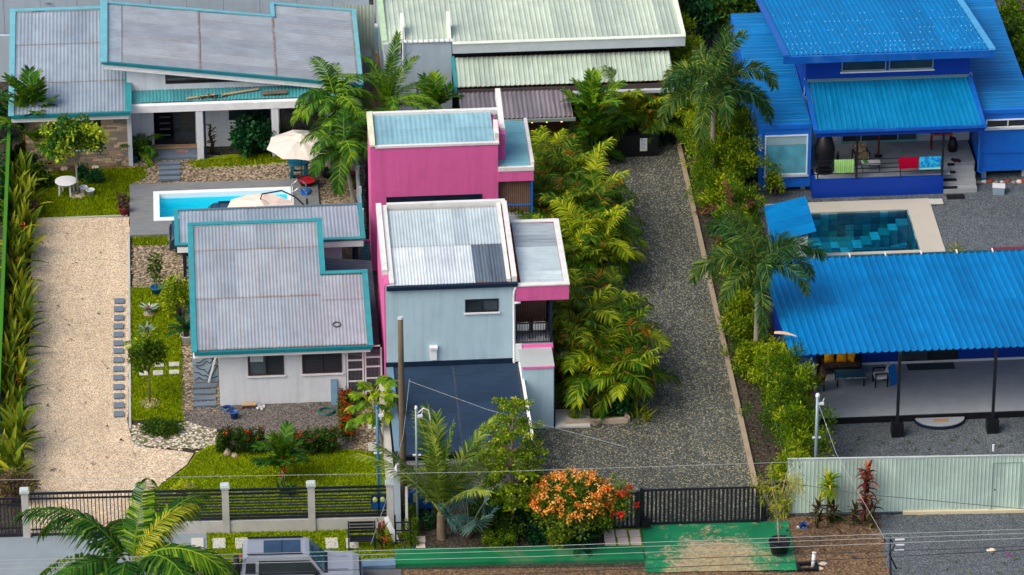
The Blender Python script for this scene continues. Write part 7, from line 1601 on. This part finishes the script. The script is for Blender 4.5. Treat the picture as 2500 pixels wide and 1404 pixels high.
hedge('box_hedge', 'dark clipped hedge behind the lime green box hedge', [(1030, 1290), (1068, 1288)], .6, .7, 8, L_DARK, None, .08)
# papaya
o = thing('papaya_tree', 'papaya tree with drooping lobed leaves beside the wire gate', 'tree', gz(944, 1122)); cane(o, [(0, 0, 0), (-.25, .05, 1.2), (-.55, .1, 2.9)], [.09, .08, .05], BARKG, 'trunk', 8)
def lobed(seed, mat, r=.42):
    rr = random.Random(seed); mb = MB(); tip = np.array([.75, 0, .18]); mb.tube([(0, 0, 0), (.4, 0, .2), tip], [.018, .014, .01], 4, False, .8)
    for i in range(7): blade(mb, tip, (i-3)*.78, r*(1.1-.1*abs(i-3))*rr.uniform(.9, 1.1), .2, -.15, .9, rr.uniform(.2, .75), 3, .1, .15)
    m = mb.mesh('leaf'); m.materials.append(mat); return m
pm = [lobed(i, L_LIME) for i in range(4)]
for k in range(26): put('leaf', pm[k % 4], o, (-.55+R.uniform(-.05, .05), .1, 2.9-.028*k), (0, -.55+.042*k, k*2.4), R.uniform(.85, 1.2))
# street bed
palm('coconut_palm', 'young coconut palm with tall upright fronds behind the green kerb', gz(1078, 1316), 1.2, 'coconut', 13, 1.25, (.2, .17), BARK, None, 3, lo=0, hi=3, rings=6)
o = thing('silver_fan_palm', 'silvery blue fan palm in the street bed', 'palm tree', gz(1146, 1314)); cane(o, [(0, 0, 0), (0, 0, .3)], .14, BARKD, 'trunk', 8)
fm = [fanleaf('fan_leaf', s, r_, 30, e, L_BISM, i) for i, (s, r_, e) in enumerate(((1.5, .85, 1.15), (1.3, .85, .9), (1.1, .8, .55), (.9, .75, .25)))]
for k, (az, i) in enumerate(((-1.9, 1), (-.5, 1), (.5, 1), (2.4, 0), (-2.9, 1), (-.1, 0), (1.6, 0), (-1.2, 1), (3.6, 1))): put('fan_leaf', fm[i], o, (0, 0, .3), (R.uniform(-.1, .1), R.uniform(-.1, .1), az), R.uniform(.9, 1.05))
# tiered almond tree
o = thing('tiered_tree', 'slender tree with flat leafy tiers beside the dark carport roof', 'tree', gz(1252, 1305)); H = 6.0
cane(o, [(0, 0, -.02), (.03, 0, 2), (-.02, .05, 4), (.03, 0, H)], [.08, .065, .045, .015], BARK, 'trunk', 7)
rng = np.random.default_rng(5); mb = MB(); C = []
for z, r, n in ((5.95, .7, 9), (4.95, 1.1, 13), (4.05, 1.35, 17), (3.3, 1.5, 19), (2.55, 1.55, 19), (1.7, 1.3, 15)):
    for k in range(n):
        a = k*2*pi/n+rng.uniform(-.3, .3); rl = r*rng.uniform(.65, 1.05); e = np.array([rl*cos(a), rl*sin(a), z+rng.uniform(-.05, .12)])
        mb.tube([(0, 0, z-.15), e*[.5, .5, 1], e], [.022, .014, .006], 4, False)
        for u in np.linspace(.45, 1, 4): C.append(e*[u, u, 1])
mb.build('limbs', BARK, o, local=True); leafcloud(MB(), C, .16, 26, .13, .3, .55, .5, .15, .15, .22, rng=rng).build('crown', L_LIME, o, local=True)
# orange flowering shrub
b = gz(1418, 1332); o = crownplant('flowering_shrub', 'big shrub covered in orange blossoms behind the green kerb', 'shrub', b, (0, .15, 1.8), (2.0, 1.2, 1.4), 190, .32, 44, .15, L_BUSH, .7, .07, tint=.6, lo=.5, limbs=10)
rng = np.random.default_rng(8); F = shell((-.3, .0, 2.0), (1.75, 1.2, 1.42), 200, .88, rng, -.1); F = F[F[:, 1] < .75]
leafcloud(MB(), F, .12, 17, .085, .5, .85, .6, .22, .2, rng=rng).build('blossom', L_FLOR, o, local=True)
F = shell((1.25, 0, 1.85), (.95, .9, 1.1), 18, .9, rng, -.1); leafcloud(MB(), F, .11, 26, .09, .5, .8, .5, rng=rng).build('red_blossom', L_RED, o, local=True)
for px, py, r, h, m, sz, lb in ((1285, 1290, .75, .9, L_DARK, .16, 'round leaved dark shrub left of the orange flowering shrub'), (1225, 1262, .9, 1.0, L_LIME, .16, 'bright green shrub beneath the tiered tree'), (1320, 1318, .6, .5, L_DARK, .14, 'low dark shrub between the clipped street bushes'), (1455, 1300, .6, .7, L_BUSH, .15, 'green shrub beside the short black slat gate'), (1300, 1225, .7, 1.2, L_BUSH, .17, 'leafy shrub behind the orange flowering shrub'), (1190, 1290, .8, 1.5, L_BUSH, .16, 'tall dark leafy shrub between coconut palm and tiered tree'), (1300, 1270, .8, 1.6, L_DARK, .17, 'tall glossy dark shrub right of the tiered tree'), (1245, 1320, .6, .8, L_BUSH, .14, 'medium green shrub at the tiered tree foot')):
    crownplant('shrub', lb, 'shrub', gz(px, py), (0, 0, h*.6), (r, r*.8, h*.6), 40, .25, 44, sz, m, h*.3, .04)
o = thing('cycad', 'dark spiky cycad at the kerb below the orange shrub', 'plant', gz(1415, 1338)); cane(o, [(0, 0, 0), (0, 0, .15)], .1, BARKD, 'trunk'); set_fronds(o, 'cycad', .15, 18, .9, 4)
o = thing('ginger_lily', 'red flowering ginger plant beside the black bench', 'plant', gz(934, 1340)); set_leaves(o, blades_of('lily', .6, .1, L_WINE, tints=(.2, .9)), 26, .1, .9, 4, .1, .9, 1, .12); leafcloud(MB(), [(0, 0, 1.15), (.08, -.1, .5)], .08, 20, .12, .9, .5).build('flower', L_RED, o, local=True)
# foreground palm
palm('royal_palm', 'large green palm in the foreground before the driveway gate', gz(322, 1438, 4.6), 4.6, 'royal', 18, 1.5, (.2, .16), BARKG, .9, 14, lo=1, hi=4)
yf = frond('frond', 3.3, 52, .85, .045, radians(66), radians(85), 1.5, .1, 0, .5, (.3, .75), 77, mat=L_FERN)
put('frond', yf, bpy.data.objects['royal_palm'], (0, 0, 5.4), (0, 0, .5), 1.15)
# right side of the drive
palm('foxtail_palm', 'tall bushy foxtail palm at the far end of the gravel drive', gz(1742, 262, 4.4), 4.4, 'foxtail', 14, 1.15, (.14, .1), BARKG, .7, 21, hi=4)
palm('foxtail_palm', 'bushy foxtail palm leaning over the drive beside the blue pavilion', gz(1850, 700, 4.0), 4.0, 'foxtail', 12, 1.1, (.14, .1), BARKG, .75, 33, hi=4)
o = thing('dry_palm', 'small palm with dry brown fronds beside the drive kerb', 'palm tree', gz(1790, 545, 1.6)); cane(o, [(0, 0, 0), (0, 0, 1.6)], [.1, .07], BARKD, 'trunk')
dm = []
for e, b in ((82, 30), (60, 110), (40, 110)):
    dm.append(frond('frond', 2.0, 50, .34, .04, radians(e), radians(b), .4, 0, 2.4, .5, (.2, .8), int(e), mat=L_BROWN))
for k, (i, az) in enumerate(((0, 2.2), (1, 3.0), (2, 4.2), (1, .6))): put('frond', dm[i], o, (0, 0, 1.55), (0, 0, az), 1.0)
# feathery hedge plants between the kerb and the houses
HB = [(9.35, 24.5, 2.6, .8), (9.3, 22.6, 2.5, .75), (9.4, 20.6, 2.4, .8), (9.6, 18.6, 2.4, .8), (9.7, 16.6, 2.3, .85), (9.3, 14.7, 2.4, .9), (10.0, 13.3, 2.8, 1.05), (9.6, 11.6, 2.7, 1.05), (10.8, 11.2, 2.8, 1.0), (9.6, 9.8, 2.6, 1.0), (10.9, 9.4, 2.8, .95), (9.6, 7.9, 2.4, .95), (10.7, 7.2, 2.6, .9), (9.7, 5.6, 2.0, .85), (10.3, 3.4, 2.3, .95), (9.9, 1.3, 2.4, .9), (9.9, -.7, 2.3, .9), (9.7, -2.7, 2.2, .85), (9.5, -4.7, 1.5, .7), (9.6, -6.7, 1.3, .7), (9.5, -8.7, 1.1, .7), (10.2, -10.6, 2.0, .9), (10.2, -12.2, 3.0, 1.05), (10.35, -13.8, 3.5, 1.05), (10.3, -15.4, 3.4, 1.05), (10.5, -17.0, 2.6, .9), (10.0, -18.4, 1.5, .7)]
ORD = 'first second third fourth fifth sixth seventh eighth ninth tenth eleventh twelfth thirteenth fourteenth fifteenth sixteenth seventeenth eighteenth nineteenth twentieth twenty-first twenty-second twenty-third twenty-fourth twenty-fifth twenty-sixth twenty-seventh'.split()
for i, (x, y, h, r) in enumerate(HB):
    rng = np.random.default_rng(i+40); o = thing('hedge_shrub', 'feathery green shrub, %s from the green fence along the drive kerb' % ORD[len(HB)-1-i], 'shrub', (x, y, 0), group='feathery shrubs along the drive kerb')
    C = np.c_[rng.normal(size=(60, 2))*r*.5, rng.uniform(.12, 1, 60)**.8*h*1.15]; C[:, :2] *= (1.15-.4*(C[:, 2:]/h/1.15)**2)
    leafcloud(MB(), C, .3, 80, .19, .75, .27, .5+.18*(C[:, 2]/h-.5)*0, .18, .2, 1.1, .1, .5, rng).build('crown', L_BAMB, o, local=True)
    mb = MB()
    for k in range(6): q = C[k]; mb.tube([(q[0]*.3, q[1]*.3, 0), (q[0]*.7, q[1]*.7, q[2]*.5), tuple(q)], [.02, .014, .006], 4, False)
    mb.build('stems', GREENSTEM, o, local=True)
# areca palms
am_lab = 'nearest the planter corner, left|nearest the planter corner, right|second row of the planter, middle|third row beside the pale house, left|third row beside the drive, right|fourth row of the planter, middle|last of the front planter, left|last of the front planter, right|behind the dark gap, left|behind the dark gap, right|second behind the gap beside the house|second behind the gap beside the drive|third behind the gap beside the house|third behind the gap beside the drive|fourth behind the gap beside the house|fourth behind the gap beside the drive|fifth behind the gap, middle|before the brown slat wall'.split('|')
AR = [(2.6, -10.5, 1.0), (3.6, -10.8, 1.15), (2.9, -9.5, 1.2), (2.0, -8.3, 1.15), (3.8, -8.3, 1.2), (2.9, -7.0, 1.25), (2.2, -5.8, 1.1), (3.6, -5.9, 1.15), (2.2, -.4, 1.05), (3.5, .1, 1.15), (2.0, 1.7, 1.1), (3.7, 2.0, 1.2), (2.1, 3.7, 1.1), (3.7, 4.0, 1.15), (2.1, 5.7, 1.1), (3.4, 6.2, 1.1), (2.7, 7.8, 1.05), (2.3, 10.0, .85)]
def areca(x, y, sc, seed, label, n=25, st=6):
    rr = random.Random(seed); o = thing('areca_palm', label, 'palm tree', (x, y, 0), group='areca palms beside the gravel drive')
    for k in range(st):
        a = k*2*pi/st+rr.uniform(-.3, .3); r0 = rr.uniform(.08, .22); h = rr.uniform(.7, 1.6)*sc; ln = rr.uniform(.2, .5)
        cane(o, [(r0*cos(a), r0*sin(a), 0), ((r0+ln*.5)*cos(a), (r0+ln*.5)*sin(a), h*.6), ((r0+ln)*cos(a), (r0+ln)*sin(a), h)], [.035, .03, .022], GREENSTEM, 'cane', 5)
        set_fronds(o, 'areca', h*.92, n//st+(1 if k < n % st else 0), sc*rr.uniform(.9, 1.1), seed*9+k, 0, 4, xy=((r0+ln)*cos(a), (r0+ln)*sin(a)), az0=a+rr.uniform(-.5, .5))
    tuft(o, 0, 44, 1.35*sc, .1, L_DARK, seed, (.85, 1.5), .7, 'shoots', (.1, .8), sp=.5)
    return o
for i, (x, y, sc) in enumerate(AR): areca(x, y, sc, i+2, 'yellow green areca palm clump '+am_lab[i], 30)
for i, (x, y, sc, lb) in enumerate(((5.1, 13.5, .95, 'yellowing areca palm left behind the black cabinet'), (6.5, 13.9, 1.0, 'yellowing areca palm in the middle behind the black cabinet'), (7.9, 13.6, .9, 'areca palm right behind the black cabinet'))): areca(x, y, sc, i+50, lb, 26)
b = gz(1440, 402); o = thing('travellers_palm', 'tall upright leafy palm before the brown slat wall', 'palm tree', b)
for k, z in enumerate((.3, 1.1, 1.9, 2.7)):
    dx, dy = ((-.25, .1), (.25, 0), (-.1, .2), (.1, .1))[k]; cane(o, [(dx, dy, 0), (dx, dy, z+.1)], .04, GREENSTEM, 'cane'); set_fronds(o, 'wax', z, 9, 1.05, 70+k, 0, 3, xy=(dx, dy))
# planter edge plants
o = thing('grass_clump', 'strappy green clump at the front corner of palm planter', 'plant', gz(1565, 1022)); tuft(o, 0, 46, .8, .06, L_GING, 5, (.5, 1.45), sp=.35)
o = thing('grass_clump', 'strappy green clump at the front left of palm planter', 'plant', gz(1470, 1026)); tuft(o, 0, 40, .6, .06, L_GING, 6, (.5, 1.45), sp=.4)
o = thing('bush', 'dark low bush at the foot of the palm planter', 'bush', gz(1520, 1012)); leafcloud(MB(), shell((0, 0, .3), (.6, .4, .35), 24, .5), .22, 36, .16).build('leaves', L_DARK, o, local=True)
# potted tree at the gate
o = pot('potted_tree', 'feathery yellow green tree in a black pot by the green apron', 1902, 1352, .42, .6, BLACKPOT, cat='tree')
rng = np.random.default_rng(17); mb = MB(); C = []; mb.tube([(0, 0, .5), (-.05, 0, 1.1), (-.1, 0, 1.7)], [.06, .05, .045], 6)
for k in range(9):
    a = k*.9+rng.uniform(-.2, .2); L = rng.uniform(1.3, 2.6); e = np.array([-.1+L*.42*cos(a), L*.4*sin(a), 1.7+L*.95]); m = np.array([-.1, 0, 1.7])*.45+e*.55+rng.normal(size=3)*.08
    mb.tube([(-.1, 0, 1.65), m, e], [.035, .022, .008], 5, False)
    for u in np.linspace(.35, 1, 4): C.append(np.array([-.1, 0, 1.7])*(1-u)+e*u+rng.normal(size=3)*.2)
mb.build('trunk', BARKG, o, True, local=True); leafcloud(MB(), C, .3, 46, .19, .1, .16, .55, .2, .2, .6, .4, .9, rng).build('crown', L_FERN, o, local=True)
# plants before the green fence
o = thing('dracaena', 'round headed green dracaena on a bare stem before the fence', 'plant', gz(2018, 1268)); cane(o, [(0, 0, 0), (.02, 0, .7), (.03, 0, 1.45)], [.05, .04, .035], BARK); set_leaves(o, blades_of('drac', .62, .1, L_LIME, ((80, 40), (60, 80), (35, 100), (5, 90), (-20, 60))), 64, 1.3, 1.75, 3, 0, 1, 1.0, .05, (.03, 0))
cm = blades_of('cord', .62, .13, L_CORD, ((82, 45), (62, 80), (40, 95), (15, 80)))
o = thing('cordyline', 'tall red and copper leaved cordyline before the green fence', 'plant', gz(2112, 1272)); cane(o, [(0, 0, 0), (-.06, 0, 1.0), (.0, 0, 2.3)], [.045, .04, .03], BARKD)
for k, z in enumerate((.6, 1.0, 1.45, 1.9, 2.3)): set_leaves(o, cm, 15, z-.15, z+.1, 30+k, .1, .9, 1.0-.0*k, .06)
wm_ = blades_of('wine', .5, .1, L_WINE, ((82, 45), (62, 80), (40, 95), (15, 80)))
for px, py, hs, lb in ((1996, 1290, (.35, .7, 1.0), 'dark wine leaved plant left of the dracaena stem'), (2128, 1290, (.3, .6, .95), 'dark wine leaved plant right of the tall cordyline'), (2086, 1282, (.3, .6), 'dark wine leaved plant left of the tall cordyline'), (2030, 1275, (.4, .7), 'small wine leaved plant at the dracaena foot')):
    o = thing('cordyline', lb, 'plant', gz(px, py))
    for k, z in enumerate(hs): cane(o, [(0, 0, 0), (R.uniform(-.15, .15), 0, z)], .025, BARKD); set_leaves(o, wm_, 14, z-.1, z+.1, px+k, .1, .9, .9, .1)
crownplant('bush', 'tiny bright green weed clump at the fence foot', 'bush', gz(2042, 1272), (0, 0, .12), (.3, .15, .12), 12, .12, 26, .12, L_BUSH)
o = thing('grass_clump', 'spiky yellow green plant beside the pool surround and pavilion gutter', 'plant', gz(2336, 622)); tuft(o, 0, 34, .7, .08, L_FERN, 4, (.3, 1.3), sp=.12)
o = thing('foxtail_fern', 'dark spiky plant between pool shelter and tiled pool', 'plant', gz(1955, 640)); tuft(o, .1, 60, .8, .06, L_WINE, 9, (.3, 1.4), sp=.25); tuft(o, .1, 40, .8, .05, L_DARK, 10, (.3, 1.4), sp=.25, name='green_leaves')
crownplant('bush', 'yellow green sprig beside the blue container corner', 'bush', gz(1892, 480), (0, 0, .8), (.4, .4, .7), 16, .2, 40, .16, L_BAMB, .4, .03, tint=.7)
# vegetation at the back
for px, py, h, r, m, lb in ((335, 14, .9, .8, L_BUSH, 'green bush behind the tilted roof, left one'), (515, 16, 1.0, .6, L_LIME, 'small lime bush behind the tilted roof'), (590, 22, .8, 1.0, L_BUSH, 'grassy bush behind the tilted roof, right one'), (660, 10, 1.2, .9, L_DARK, 'dark bush behind the right end of tilted roof'), (1740, 40, 2.2, 1.2, L_DARK, 'dark leafy tree behind the blue house, left one'), (1800, 30, 2.4, 1.3, L_BUSH, 'leafy tree behind the blue house, middle one'), (1690, 20, 2.0, 1.0, L_DARK, 'dark leafy tree at the far end of the drive'), (1850, 20, 2.4, 1.2, L_DARK, 'dark leafy tree behind the blue house, right one')):
    crownplant('garden_tree' if h > 1.8 else 'bush', lb, 'tree' if h > 1.8 else 'bush', gz(px, py, h), (0, 0, h), (r, r*.8, h*.5), 46, .32, 44, .26, m, h*.6, .07)
bm = blades_of('banana', 1.7, .5, L_DARK, ((80, 30), (62, 60), (45, 75), (25, 80)), tints=(.3, .8)); 
for px, py, h, lb in ((1775, 62, 1.0, 'broad leaved banana plant behind the drive end'), (1715, 60, .8, 'broad leaved banana plant left of the other at drive end'), (110, 24, 1.6, 'banana plant before the far left garden wall'), (150, 22, 1.5, 'second banana plant before the far left garden wall')):
    o = thing('banana_plant', lb, 'plant', gz(px, py, h)); cane(o, [(0, 0, 0), (0, 0, h)], [.13, .08], GREENSTEM, 'stem', 7); set_leaves(o, bm, 9, h-.1, h, px, .1, .9, .8, .03)
for i, (px, py) in enumerate(((2452, 40), (2466, 90), (2478, 140), (2490, 190), (2498, 240))):
    crownplant('boundary_bush', 'green bush at the right edge beyond the blue container, %s from the top' % ORD[i], 'bush', gz(px+24, py, 1.2), (0, 0, 1.1), (.9, 1.1, 1.0), 40, .34, 44, .22, L_BUSH if i % 2 else L_LIME, .6, .06, tint=.4, group='bushes beyond the right container')

p = G(1917, 818, 3.92); mb = MB(); blade(mb, (p[0]-.45, p[1]+.1, 3.95), -.35, 1.0, .26, .1, .25, .6, 5, .5); SHE = paint('dry_sheath', srgb(186, 156, 118), .85, .15, .25, 5, .4)
tag(mb.build('palm_sheath', SHE), 'dry pale palm sheath lying on the blue pavilion roof corner', 'palm sheath')
